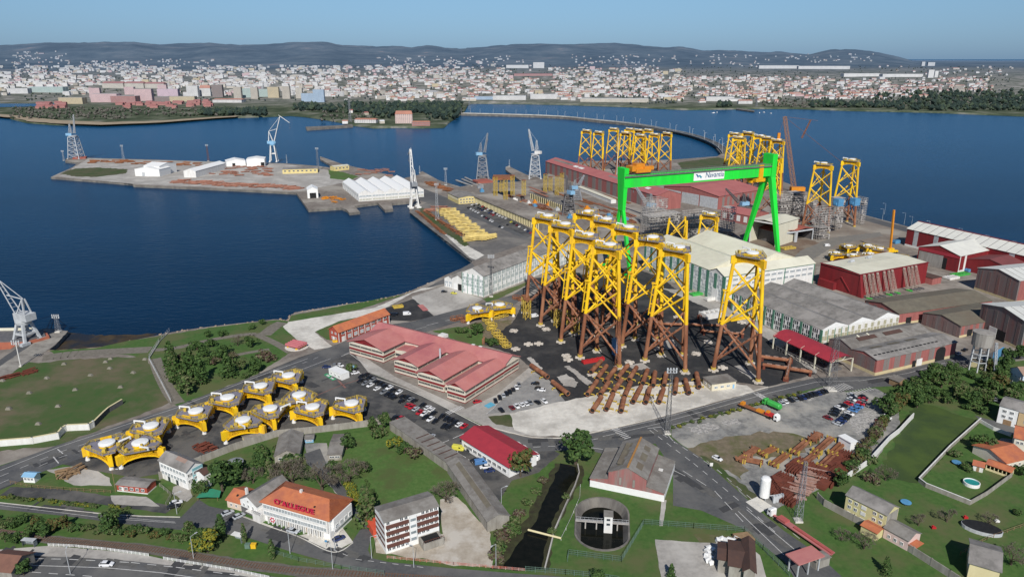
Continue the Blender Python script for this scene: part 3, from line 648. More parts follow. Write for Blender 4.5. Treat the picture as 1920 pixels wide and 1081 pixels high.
# --- named blocks on the waterfront: px left, right, roof y, base y, wall, roof, text
BL = [(169,188,165,184,cw_pink,tr_grey,'slim pink apartment tower at the left end of the pink estate'),
 (171,220,176,192,cw_pink,tr_grey,'long low pink block in front of the slim pink tower'),
 (208,255,180,193,cw_brick,tr_grey,'brick red banded block in front of the pink estate'),
 (234,252,163,178,cw_pink,tr_grey,'pink tower behind the brick red banded block'),
 (254,285,167,190,cw_pink,tr_grey,'broad pale pink stepped block in the middle of the estate'),
 (297,313,159,175,cw_pink,tr_grey,'tall pink tower rising behind the lilac block'),
 (297,333,167,181,cw_lilac,tr_grey,'lilac stepped block at the right end of the pink estate'),
 (351,372,161,182,cw_white,tr_grey,'white tower block left of its orange-capped twin'),
 (376,395,160,181,cw_white,tr_orange,'white tower block with an orange cap beside the brown tower'),
 (399,418,159,183,cw_brown,tr_grey,'dark brown tower block on the waterfront'),
 (439,453,163,185,cw_beige,tr_grey,'beige tower right of the brown tower'),
 (453,471,166,183,cw_green,tr_grey,'pale green block between two beige towers'),
 (471,484,164,186,cw_beige,tr_grey,'beige tower between the two pale green blocks'),
 (484,503,167,182,cw_green,tr_grey,'second pale green block, right of the beige tower'),
 (503,523,163,184,cw_ochre,tr_grey,'sandy tower block right of the pale green blocks'),
 (530,544,162,186,cw_beige,tr_grey,'narrow beige tower left of the blue block'),
 (555,567,165,185,cw_cream,tr_grey,'cream tower directly behind the blue block'),
 (566,590,175,191,cw_blue,tr_grey,'lower wing of the blue apartment block'),
 (588,608,168,192,cw_blue,tr_grey,'tall blue apartment block by the waterside trees'),
 (111,155,183,195,cw_ochre,tr_grey,'long yellow ochre building above the left beach'),
 (192,232,153,166,cw_cream,tr_red,'left third of the long red-roofed barrack slab'),
 (234,270,153,166,cw_cream,tr_red,'middle part of the long red-roofed barrack slab'),
 (272,308,154,166,cw_cream,tr_red,'right end of the long red-roofed barrack slab'),
 (55,120,163,174,cw_green,tr_white,'long white industrial shed by the left inlet'),
 (15,52,166,176,cw_white,tr_white,'shorter white shed left of the long industrial shed'),
 (291,320,182,191,cw_brown,tr_grey,'brown low block below the lilac block'),
 (320,364,181,191,cw_ochre,tr_grey,'low sandy block below the white twin towers'),
 (399,453,185,193,cw_white,tr_orange,'white school-like building with a broad orange roof under the brown tower'),
 (742,773,208,232,M('villa_rose', (.62,.47,.42), (.56,.42,.38), .06, .9),tr_orange,'pink three storey villa with an orange hipped roof at the wooded point'),
 (773,806,227,236,cw_brick,tr_orange,'low orange-roofed wing beside the pink waterside villa'),
 (665,705,222,231,cw_white,tr_orange,'low white house with an orange roof by the pylon on the point'),
 (1425,1495,123,129,cw_white,tr_white,'left long white factory roof on the far plain'),
 (1500,1590,124,130,cw_white,tr_white,'right long white factory roof on the far plain'),
 (1582,1650,138,144,cw_white,tr_white,'white warehouse left of the far silos'),
 (1655,1730,139,145,cw_white,tr_white,'white warehouse next to the far silos'),
 (1090,1213,185,192,cw_cream,tr_white,'very long cream retail shed on the far bank'),
 (925,985,180,188,cw_white,tr_white,'white warehouse behind the bridge landing'),
 (890,925,181,187,cw_blue,tr_grey,'blue-grey warehouse behind the bridge landing'),
 (995,1045,177,186,cw_white,tr_white,'pale blue-white hangar on the far bank'),
 (950,990,122,128,cw_white,tr_white,'big white hospital block high above the town'),
 (1000,1020,117,128,cw_white,tr_grey,'white stepped tower of the hospital above the town'),
 (965,1035,138,143,cw_brick,tr_red,'long brick red slab in the upper town'),
 (1325,1375,182,190,cw_white,tr_white,'white supermarket hall on the right bank'),
 (1385,1410,187,195,cw_white,tr_orange,'white house with orange roof on the right bank jetty'),
 (1740,1750,131,146,cw_white,tr_grey,'left white silo tower on the far plain'),(1752,1758,133,146,cw_white,tr_grey,'right white silo tower on the far plain'),
 (1728,1734,116,124,cw_white,tr_grey,'leftmost tiny white tower on the right horizon'),(1740,1752,117,124,cw_white,tr_grey,'middle white tower cluster on the right horizon')]
TAKEN = []
for x0, x1, yt, yb, wm, rm, txt in BL:
 f = far_at((x0+x1)/2, yb)
 if not f: continue
 L = (x1-x0)*math.hypot(f[1], 150)/FPX; v = (540.5-yt)/FPX
 h = CAMH+f[1]*(-SP+v*CP)/(CP+v*SP)-f[2]
 t = T('waterfront_building' if yb > 170 else 'distant_building', txt, 'building', f, R.uniform(-.12,.12))
 mb = MB(); pitched = rm in (tr_orange, tr_red); W = min(max(13, L*.35), 34); hh = h*(.74 if pitched else 1)
 house_geo(mb, (0,W/2), L, W, hh, h*.26 if pitched else 0, 0, 0, not pitched, yb > 158)
 wall = MB(); roof = MB()
 for fc, mi in zip(mb.f, mb.m): q = roof if mi == 1 else wall; q.mi = mi//2; q.face([mb.v[i] for i in fc])
 roof.mi = 0; roof.m = [0]*len(roof.f); wall.to('wall', [wm, cw_win], t); roof.to('roof', rm, t)
 TAKEN.append(((x0+x1)/2, yb, (x1-x0)/2+1))
# --- everything else: (x0,x1,y0,y1,count,apartment share, orange share)
REG = [(0,640,125,160,1500,.4,.3),(0,170,158,180,150,.5,.3),(300,640,158,182,380,.5,.3),(640,860,125,160,420,.12,.45),(640,900,158,190,330,.15,.4),(860,1280,128,160,560,.1,.45),(880,1280,160,190,520,.15,.4),
 (1280,1560,146,182,430,.08,.6),(1560,1860,148,174,330,.03,.6),(1510,1740,170,188,120,0,.6),(10,132,99,122,70,0,.4),(270,400,112,122,30,0,.4),(150,260,116,128,70,.1,.4),(700,1000,106,128,110,0,.5),(1060,1450,104,126,130,0,.45),(1290,1460,178,196,45,.1,.5),
 (1450,1640,102,118,60,0,.3),(1640,1900,124,150,80,0,.4),(640,720,205,235,8,0,.8),(790,930,115,125,20,.3,.3)]
HS = []
for x0, x1, y0, y1, n, ap, org in REG:
 for i in range(n):
  px, py = R.uniform(x0,x1), R.uniform(y0,y1)
  if any(abs(px-a) < hw_ and -9 < py-b < 6 for a, b, hw_ in TAKEN): continue
  if mnoise.noise(Vector((px*.03, py*.11, 5))) < -.28: continue
  f = far_at(px, py)
  if not f: continue
  apt = R.random() < ap
  if apt: L, W, h = R.uniform(13,34), R.uniform(10,13), R.uniform(8,17)
  elif R.random() < .12: L, W, h = R.uniform(20,45), R.uniform(12,20), R.uniform(5,8)
  else: L, W, h = R.uniform(9,15), R.uniform(8,11), R.uniform(4.5,7.5)
  wm = R.choices(range(5), (13,4,.6,2,.6))[0]; rm = R.choices(range(4), (org*8, org*3, 3*(1-org)+.3, 2*(1-org)))[0]
  HS.append((f[1], f, L, W, h, wm, rm, apt, R.gauss(.1,.35), px))
for y in range(64):     # terracotta terraces on the left bank
 x0, x1, y0, y1 = R.choice([(70,125,193,204),(221,342,194,204),(221,342,194,204),(351,399,190,202)])
 f = far_at(R.uniform(x0,x1), R.uniform(y0,y1)); HS.append((f[1]-600, f, R.uniform(14,26), 11, R.uniform(5,7), 9, 1, False, R.gauss(0,.12), 100))
HS.sort(key=lambda h: h[0])
cache = {}; count = [0, 0]; rest = {}
for d, f, L, W, h, wm, rm, apt, a, px in HS:
 k = 1 if apt else 0; count[k] += 1
 wmat = cw_brick if wm == 9 else PAL[wm][0]; wn = 'brick red' if wm == 9 else PAL[wm][1]
 if count[k] <= (140 if apt else 300):
  key = (wm, rm, apt)
  if key not in cache:
   mb = MB(); house_geo(mb, (0,0), 1, 1, 1, 0 if apt else .45, 0, 0, apt and rm > 1); 
   if apt:   # windows as unit bands
    for fl in range(5):
     mb.mi = 2
     for i in range(5): mb.face([(-.5+(i+.2)/5,-.503,fl/5+.07),(-.5+(i+.75)/5,-.503,fl/5+.07),(-.5+(i+.75)/5,-.503,fl/5+.14),(-.5+(i+.2)/5,-.503,fl/5+.14)])
   for i, v in enumerate(mb.v):
    if v[2] == -3: mb.v[i] = (v[0], v[1], -.3)
    elif abs(v[0]) > .6: mb.v[i] = (math.copysign(.53, v[0]), math.copysign(.53, v[1]), v[2])
   cache[key] = mb.data('far_house', [wmat, ROOF[rm][0], cw_win])
  o = add('apartment_block' if apt else 'town_house', cache[key], loc=f, rz=a); o.scale = (L, W, h)
  if wm == 9: tag(o, 'low terracotta terrace house among the brick red rows behind the left beach', 'house', 'terracotta terraces behind the beach')
  else:
   side = 'left' if px < 640 else 'middle' if px < 1280 else 'right'
   tag(o, f'{wn} {"flat block" if apt else "house"} with {ROOF[rm][1]} roof in the {side} part of the town across the bay', 'apartment block' if apt else 'house', f'{wn} {"blocks" if apt else "houses"} with {ROOF[rm][1]} roofs in the {side} of the far town')
 else: house_geo(rest.setdefault((wm, rm), MB()), (f[0],f[1]), L, W, h, 0 if apt else h*.42, a, f[2], apt and rm > 1)
allr = MB(); mats = []
for (wm, rm), mb in rest.items():
 b = len(mats); mats += [PAL[wm][0] if wm != 9 else cw_brick, ROOF[rm][0]]; n = len(allr.v)
 allr.v += mb.v; allr.f += [tuple(i+n for i in f) for f in mb.f]; allr.m += [b+i for i in mb.m]
tag(allr.to('distant_town', mats), 'mass of pale houses and blocks spread up the slopes across the bay', 'town', kind='stuff')
# --- woods across the water
def grove(name, label, regs, mats, hmin, hmax):
 mb = MB()
 for x0, x1, y0, y1, n in regs:
  for i in range(n):
   px, py = R.uniform(x0,x1), R.uniform(y0,y1)
   f = far_at(px, py)
   if not f or any(abs(px-a) < hw_ and -2 < py-b < 3 for a, b, hw_ in TAKEN): continue
   h = R.uniform(hmin, hmax); r = h*R.uniform(.32,.5); mb.mi = R.randrange(len(mats))
   rock2(mb, f[0], f[1], f[2]+h*.42, r, h*.5); rock2(mb, f[0]+R.uniform(-r,r)*.8, f[1]+R.uniform(-r,r), f[2]+h*.3, r*.8, h*.36)
 o = mb.to(name, mats); return tag(o, label, 'wood', kind='stuff')
def rock2(mb, x, y, z, r, h):
 n = 6; vs = [(x+R.uniform(-.2,.2)*r, y, z+h*R.uniform(.85,1.1)), (x, y, z-h)]
 for k in range(n):
  t = 2*PI*(k+R.random()*.5)/n; vs.append((x+r*math.cos(t)*R.uniform(.75,1.1), y+r*math.sin(t)*R.uniform(.75,1.1), z+h*R.uniform(-.25,.45)))
 mb.mesh(vs, [(0,2+k,2+(k+1)%n) for k in range(n)]+[(1,2+(k+1)%n,2+k) for k in range(n)])
fw1 = M('wood_dark', (.016,.03,.026), (.028,.046,.036), .1, .95); fw2 = M('wood_green', (.035,.055,.035), (.055,.075,.045), .1, .95)
fw3 = M('wood_bare', (.09,.085,.07), (.12,.11,.095), .1, .95); fw4 = M('wood_hazed', (.036,.054,.06), (.05,.07,.075), .05, .95)  # last tone, for town trees, has distance haze mixed into the green
grove('pine_wood', 'dark evergreen woods along the far shore and on the wooded point', [(373,497,209,218,170),(550,600,198,209,60),(600,640,200,212,40),(648,740,196,214,170),(740,865,196,214,330),(700,760,212,224,40),(800,860,215,226,40),
  (1680,1960,188,208,420),(1520,1680,194,203,170),(1700,1940,172,188,160),(1345,1370,196,202,40),(1640,1960,178,188,120)], [fw1, fw1, fw2], 9, 20)
grove('bare_wood', 'grey-brown bare trees and scrub on the left bank of the far shore', [(20,240,203,224,260),(240,420,204,219,120),(600,700,210,228,60),(1430,1700,192,202,220),(1400,1900,184,196,160)], [fw3, fw3, fw2], 5, 11)
grove('town_trees', 'scattered green trees between the houses of the far town', [(0,640,128,190,520),(640,1280,122,188,760),(1280,1900,124,190,760),(1160,1290,166,184,150),(1180,1280,188,196,60)], [fw2, fw4, fw4], 5, 10)
# jetty, boats, pylons on the far side
def pylon_far(px, py, ytop, label):
 f = far_at(px, py); v = (540.5-ytop)/FPX; h = CAMH+f[1]*(-SP+v*CP)/(CP+v*SP)-f[2]
 t = T('pylon', label, 'pylon', f); mb = MB(); mb.lattice((0,0,0),(0,0,h),6,1.2,7,.25); mb.to('mast', steel_grey, t)
 mb = MB(); [mb.beam((-5,0,h*k),(5,0,h*k),.5) for k in (.8,.9,.98)]; mb.to('crossarm', steel_grey, t)
pylon_far(657,230,187,'tall lattice pylon left of the pink villa on the point'); pylon_far(880,205,176,'lattice pylon at the bridge landing across the water')
pylon_far(1418,200,182,'lattice pylon on the right bank above the jetty')
for i, (px, py) in enumerate([(1338,212),(1344,211),(1424,212),(1432,211),(1445,213)]):
 x, y = G(px, py, WZ); mb = MB(); mb.prism([(-4,-1.2),(3,-1.2),(5,0),(3,1.2),(-4,1.2)], -.3, 1); mb.box(-2,1,-.8,.8,1,2.3)
 tag(mb.to('moored_boat', white_clean, loc=(x,y,WZ), rz=R.uniform(0,3)), 'tiny white boat moored off the right bank jetty', 'boat', 'boats moored off the far jetty')
mb = MB(); mb.prism([G(*p) for p in [(1382,203),(1415,208),(1413,209.5),(1380,205)]], -3, 1.2); tag(mb.to('jetty', concrete_dark), 'low jetty reaching into the water from the right bank', 'jetty')
# ================================================================== JACKETS, TRANSITION PIECES, CRANES
RB, RT, JH = 13.2, 8.3, 55.0      # base / top radius of the three legs, height of leg tops
A0 = math.radians(52)
def tp_parts(t, top_r, z, boom=0, legs=True, detail=2):
 """transition piece: three box arms with arched soffits, triangular deck, white capped can"""
 m = MB()
 for k in range(3):
  a = A0+k*2*PI/3; d = Vector((math.cos(a), math.sin(a), 0)); s = Vector((-d.y, d.x, 0)); r = top_r+1.3
  prof = [(0,2.0),(r*.45,2.0),(r*.8,.6),(r,.1),(r,3.9),(0,4.6)]; w_ = .8
  vs = [d*x+s*(w_*j)+Vector((0,0,z+zz)) for j in (-1,1) for x, zz in prof]; n = len(prof)
  m.mesh(vs, [tuple(range(n-1,-1,-1)), tuple(range(n,2*n))]+[(i,(i+1)%n,n+(i+1)%n,n+i) for i in range(n)])
 m.to('arms', yellow, t)
 m = MB()      # girders round the triangle
 for k in range(3):
  a, b = (A0+(k+j)*2*PI/3 for j in (0,1)); r = top_r
  p = lambda t_, zz: (r*(math.cos(a)*(1-t_)+math.cos(b)*t_), r*(math.sin(a)*(1-t_)+math.sin(b)*t_), z+zz)
  top = [p(i/6, 4.0) for i in range(7)]; bot = [p(i/6, -.5+2.3*math.sin(PI*i/6)**.6) for i in range(7)]
  for i in range(6): m.face([bot[i], bot[i+1], top[i+1], top[i]]); m.face([bot[i+1], bot[i], top[i], top[i+1]])
  m.beam(p(0,4), p(1,4), .9, .5)
  for i in range(6): m.beam(bot[i], bot[i+1], .9, .35)
 m.to('girder', yellow, t)
 m = MB(); tri = []
 for k in range(3):
  for off in (-.28,.28): a = A0+k*2*PI/3+off; tri.append(((top_r-.5)*math.cos(a), (top_r-.5)*math.sin(a)))
 m.prism(tri, z+4.4, z+4.75); dk = m.to('deck', deck_grey, t)
 m = MB()
 for i in range(6):
  a, b = tri[i], tri[(i+1)%6]; n = max(1, int(dist(a,b)/1.6))
  for h_ in (.55, 1.1): m.beam((*a,z+4.75+h_),(*b,z+4.75+h_), .12)
  for j in range(n): q = lerp(a,b,j/n); m.beam((*q,z+4.7),(*q,z+5.9), .13)
 for j in range(8 if detail else 0):
  q = lerp(tri[R.randrange(6)], tri[R.randrange(6)], R.random()); m.rbox((q[0]*.8,q[1]*.8), R.uniform(.6,1.6), R.uniform(.5,1.2), z+4.7, z+R.uniform(5.3,6.6), R.random()*3)
 m.to('railing', yellow_dirty, t)
 m = MB(); m.lathe([(2.9,z+3),(2.9,z+5.6)], 20); can = m.to('can', yellow, t)
 m = MB(); m.lathe([(3.05,z+5.6),(3.05,z+6.1),(2.0,z+6.4),(.3,z+6.5)], 20); m.to('cover', white_clean, t)
 if boom:
  a = A0+boom; d = Vector((math.cos(a), math.sin(a), 0)); b0 = d*(top_r*.55); m = MB()
  m.tube(b0+Vector((0,0,z+4.6)), b0+Vector((0,0,z+6.2)), .4, 8)
  b1 = b0+d*3.2+Vector((-d.y, d.x, 0))*2.6; m.beam(b0+Vector((0,0,z+6.2)), b1+Vector((0,0,z+6.7)), .5, .5); m.beam(b1+Vector((0,0,z+6.9)), b1+Vector((0,0,z+5.6)), .45, .45)
  m.to('davit_crane', white_clean, t)
 # yellow identification board
 a = A0+PI; m = MB(); m.rbox((math.cos(a)*top_r*.62, math.sin(a)*top_r*.62), .15, 4, z+4.5, z+6.1, a); m.to('name_board', yellow, t)
def jacket_leg(m, k, z0, z1, zA=0, zB=JH, r0=.95, r1=.8, n=10):
 a = A0+k*2*PI/3; f = lambda z: RB+(RT-RB)*z/JH
 m.tube((f(z0)*math.cos(a), f(z0)*math.sin(a), z0), (f(z1)*math.cos(a), f(z1)*math.sin(a), z1), r0, n, r1)
def jacket_pt(k, z):
 a = A0+k*2*PI/3; f = RB+(RT-RB)*z/JH; return Vector((f*math.cos(a), f*math.sin(a), z))
YZ = 24.0
def make_jacket(name, label, boom=1.1, tp=True, group=None, near=True):
 t = T(name, label, 'steel jacket', group=group)
 nn = 10 if near else 6
 for k in range(3):
  m = MB(); m.mi = 0; jacket_leg(m, k, 0, YZ, r0=1.05, r1=.95, n=nn); m.mi = 1; jacket_leg(m, k, YZ, JH+.5, r0=.93, r1=.85, n=nn)
  m.mi = 2; p = jacket_pt(k, 0)
  m.tube(p, p+Vector((0,0,1.2)), 1.35, nn)
  lg = m.to('leg', [rust, yellow, yellow_dirty], t)
 lv = [4.5, YZ, YZ+14.5, JH-1.5]
 m = MB()
 for k in range(3):
  for i in range(3):
   m.mi = 0 if i == 0 else 1; a0, a1 = jacket_pt(k, lv[i]), jacket_pt(k, lv[i+1]); b0, b1 = jacket_pt((k+1)%3, lv[i]), jacket_pt((k+1)%3, lv[i+1])
   r = .52-.04*i; n6 = 7 if near else 5
   m.tube(a0, b1, r, n6); m.tube(b0, a1, r, n6)
 m.to('bracing', [rust, yellow], t)
 if near:
  m = MB()     # anode bars and ladder / boat landing frame on the left leg
  for k in range(3):
   for i in range(10):
    a, b = jacket_pt(k, 4.5), jacket_pt((k+1)%3, YZ); c = a.lerp(b, (i+.5)/10); d = (b-a).normalized()*.55; m.beam(c-d+Vector((0,0,.7)), c+d+Vector((0,0,.7)), .26)
    a, b = jacket_pt((k+1)%3, 4.5), jacket_pt(k, YZ); c = a.lerp(b, (i+.5)/10); d = (b-a).normalized()*.55; m.beam(c-d+Vector((0,0,.7)), c+d+Vector((0,0,.7)), .26)
  m.to('anodes', M('anode', (.36,.26,.22), (.26,.16,.12), 1, .7), t)
  m = MB(); p0, p1 = jacket_pt(1, YZ+1), jacket_pt(1, YZ+17); d = Vector((p0.x, p0.y, 0)).normalized(); s = Vector((-d.y, d.x, 0))
  for j in (-1.1, 1.1):
   m.tube(p0+d*1.9+s*j, p1+d*1.9+s*j, .28, 6)
   for u in (.05,.35,.65,.95): q = p0.lerp(p1, u); m.tube(q, q+d*1.9+s*j, .18, 5)
  for u in range(13): q = p0.lerp(p1, u/12); m.beam(q+d*1.9-s*1.1, q+d*1.9+s*1.1, .14)
  q = p1; m.beam(q+d*1.2-s*1.6+Vector((0,0,.5)), q+d*1.2+s*1.6+Vector((0,0,.5)), 2.6, .25)
  m.to('boat_landing', yellow, t)
 if tp: tp_parts(t, RT, JH, boom, detail=1)
 return t
m = MB()
m.box(-.85,.85,-2.5,2.5,0,.7); m.box(-2.5,-.85,-.85,.85,0,.695); m.box(.85,2.5,-.85,.85,0,.69); m.box(-1.1,1.1,-1.1,1.1,.7,1.0)
FOOT = m.data('cross_footing', M('footing', (.62,.57,.5), (.42,.37,.31), .7, .9))
def footing(x, y, rz, under=None):
 o = add('cross_footing', FOOT, loc=(x,y,.07), rz=rz)
 if under: tag(o, f'pale cross-shaped concrete footing under {under}', 'footing', f'footings under {under}')
 else: tag(o, 'pale cross-shaped concrete footing lying free on the black yard', 'footing', 'free footings on the black yard')
JK = [((1413,474),'yellow and rust three-legged jacket standing alone at the right of the black yard',.6),
 ((1144,459),'yellow and rust jacket nearest the camera in the middle of the yard',1.2),
 ((1273,464),'yellow and rust jacket at the right end of the main cluster',1.0),
 ((1103,440),'jacket just behind and left of the nearest one in the cluster',1.2),
 ((1060,420),'second jacket from the left in the cluster beside the white hall',1.2),
 ((1028,405),'leftmost jacket of the cluster beside the white hall',1.2),
 ((1224,445),'jacket in front of the green crane leg with its davit pointing left',2.9),
 ((1179,426),'jacket directly below the left leg of the green crane',1.2),
 ((1138,411),'jacket in the middle of the rear row left of the green crane',1.2),
 ((1104,397),'rearmost jacket of the cluster with its davit pointing left',2.9)]
proto = None; names = ['the lone jacket','the nearest jacket','the right-end jacket','the jacket behind the nearest one','the second jacket from the left','the leftmost jacket','the jacket before the crane leg','the jacket below the crane leg','the middle rear jacket','the rearmost jacket']
for i, (p, lab, bm) in enumerate(JK):
 x, y = G(*p, 61.3) if i else (114.2, 336.3)
 t = make_jacket('offshore_jacket', lab, bm, group=None); t.location = (x, y, 1.0); t.rotation_euler.z = math.radians((0,3,-2,2,0,-3,4,-2,2,0)[i])
 for k in range(3):
  q = jacket_pt(k, 0); ca, sa = math.cos(t.rotation_euler.z), math.sin(t.rotation_euler.z)
  footing(x+q.x*ca-q.y*sa, y+q.x*sa+q.y*ca, .4+k, names[i])
for px, py in [(1010,645),(991,646),(1024,618),(963,621),(1065,675),(1062,668),(967,655),(1355,690),(1390,605),(1235,655),(1240,630),(1180,680),(1305,664),(1385,586),(1327,642),(1270,595),(1110,703),(1155,640)]:
 footing(*G(px,py), R.uniform(0,1.5))
# far groups
fj = make_jacket('distant_jacket', 'x', 1.2, near=False)
FARJ = [((1102,244),57,.94),((1125,247),57,.94),((1153,240),57.5,.94),((1175,248),57,.94),((1200,243),57,.94),((1204,253),57,.94),((1230,251),57,.94),((1253,249),57,.94),((1183,241),57,.94),((1218,243),57,.94),
 ((1380,249),61,1),((1388,256),61,1),((1405,247),61,1),((1427,253),61,1),((1440,256),61,1),((1460,261),61,1),((1455,291),61,1),((1545,305),61,1),((1598,298),61,1),((1335,392),36,.95)]
for i, (p, z, s) in enumerate(FARJ):
 x, y = G(*p, z)
 if i < 10: lab, grp = 'yellow-topped jacket in the far cluster behind the long red shed', 'jackets standing behind the long red shed'
 elif i < 16: lab, grp = 'yellow jacket in the far cluster left of the orange crawler crane', 'jackets left of the orange crane'
 else:
  lab, grp = ['yellow jacket half hidden by the right corner of the green gantry crane','yellow jacket with scaffolded feet right of the orange crawler crane','rightmost yellow jacket with blue clamps on the sea side','yellow jacket between the green crane legs above the cream roof'][i-16], None
 if i == 0: t = fj; t.location = (x,y,0); t['label'] = lab
 else: t = dup(fj, (x,y,0), 0, lab, None)
 if grp: t['group'] = grp
 t.rotation_euler.z = R.uniform(-.12,.12) if i < 16 else (.2 if i == 17 else 0); t.scale = (s,s,s)
 if i == 19: t.location.z = -25
# jacket without a transition piece, still in its scaffold
t = make_jacket('unfinished_jacket', 'unfinished jacket without its top standing among grey scaffolds', tp=False, near=False); t.location = (*G(1276,408,33), -23)
# ---------------- transition pieces on the ground
def make_tp(name, label, boom):
 t = T(name, label, 'transition piece'); tp_parts(t, 8.4, 1.6, boom)
 for k in range(3):
  a = A0+k*2*PI/3; m = MB(); m.lathe([(1.0,0),(.55,1.9)], 8, (8.4*math.cos(a), 8.4*math.sin(a))); m.to('foot_stand', white, t)
 return t
TPS = [((203,844),-110,1.1,'nearest yellow transition piece at the far left, one arm towards the road junction'),
 ((265,843),62,3.2,'yellow transition piece tucked against the teal house'),
 ((285,811),18,1.3,'yellow transition piece behind the one beside the teal house'),
 ((369,783),18,1.3,'yellow transition piece in the third place along the road from the left'),
 ((428,757),18,1.3,'yellow transition piece in the fourth place along the road'),
 ((490,735),18,1.3,'yellow transition piece in the fifth place along the road'),
 ((542,715),14,1.3,'yellow transition piece at the far end of the row by the road'),
 ((457,800),58,2.9,'yellow transition piece with a blue panel and white davit arm near the wall'),
 ((508,778),-116,1.1,'yellow transition piece pointing one arm at the concrete wall'),
 ((562,752),58,2.9,'yellow transition piece with a long white davit in the middle of the yard'),
 ((587,775),12,1.3,'yellow transition piece beside the wall left of the isolated one'),
 ((660,768),12,1.3,'isolated yellow transition piece at the right end of the yard next to the cars'),
 ((937,580),60,1.0,'yellow transition piece at the corner of the black yard with railings'),
 ((895,587),60,2.6,'yellow transition piece beside the rusty frames at the yard entrance')]
for p, rz, bm, lab in TPS:
 x, y = G(*p, 4); t = make_tp('transition_piece', lab, bm); t.location = (x,y,0); t.rotation_euler.z = math.radians(rz); t.scale = (1.0,)*3
proto = make_tp('transition_piece', 'x', 1.3)
FT = [(1568,476),(1592,463),(1600,480),(1628,462),(1632,478),(1650,468),(1615,490),(1691,483)]
for i, p in enumerate(FT):
 x, y = G(*p, 5); c = proto if i == 0 else dup(proto, (x,y,0)); c.location = (x,y,0); c.rotation_euler.z = R.uniform(0,2); c.scale = (.86,)*3
 c['label'] = 'yellow transition piece right of the yellow mobile crane behind the red hall' if i == 7 else 'yellow transition piece in the crowded group behind the white-roofed red hall'
 if i < 7: c['group'] = 'transition pieces behind the white-roofed red hall'
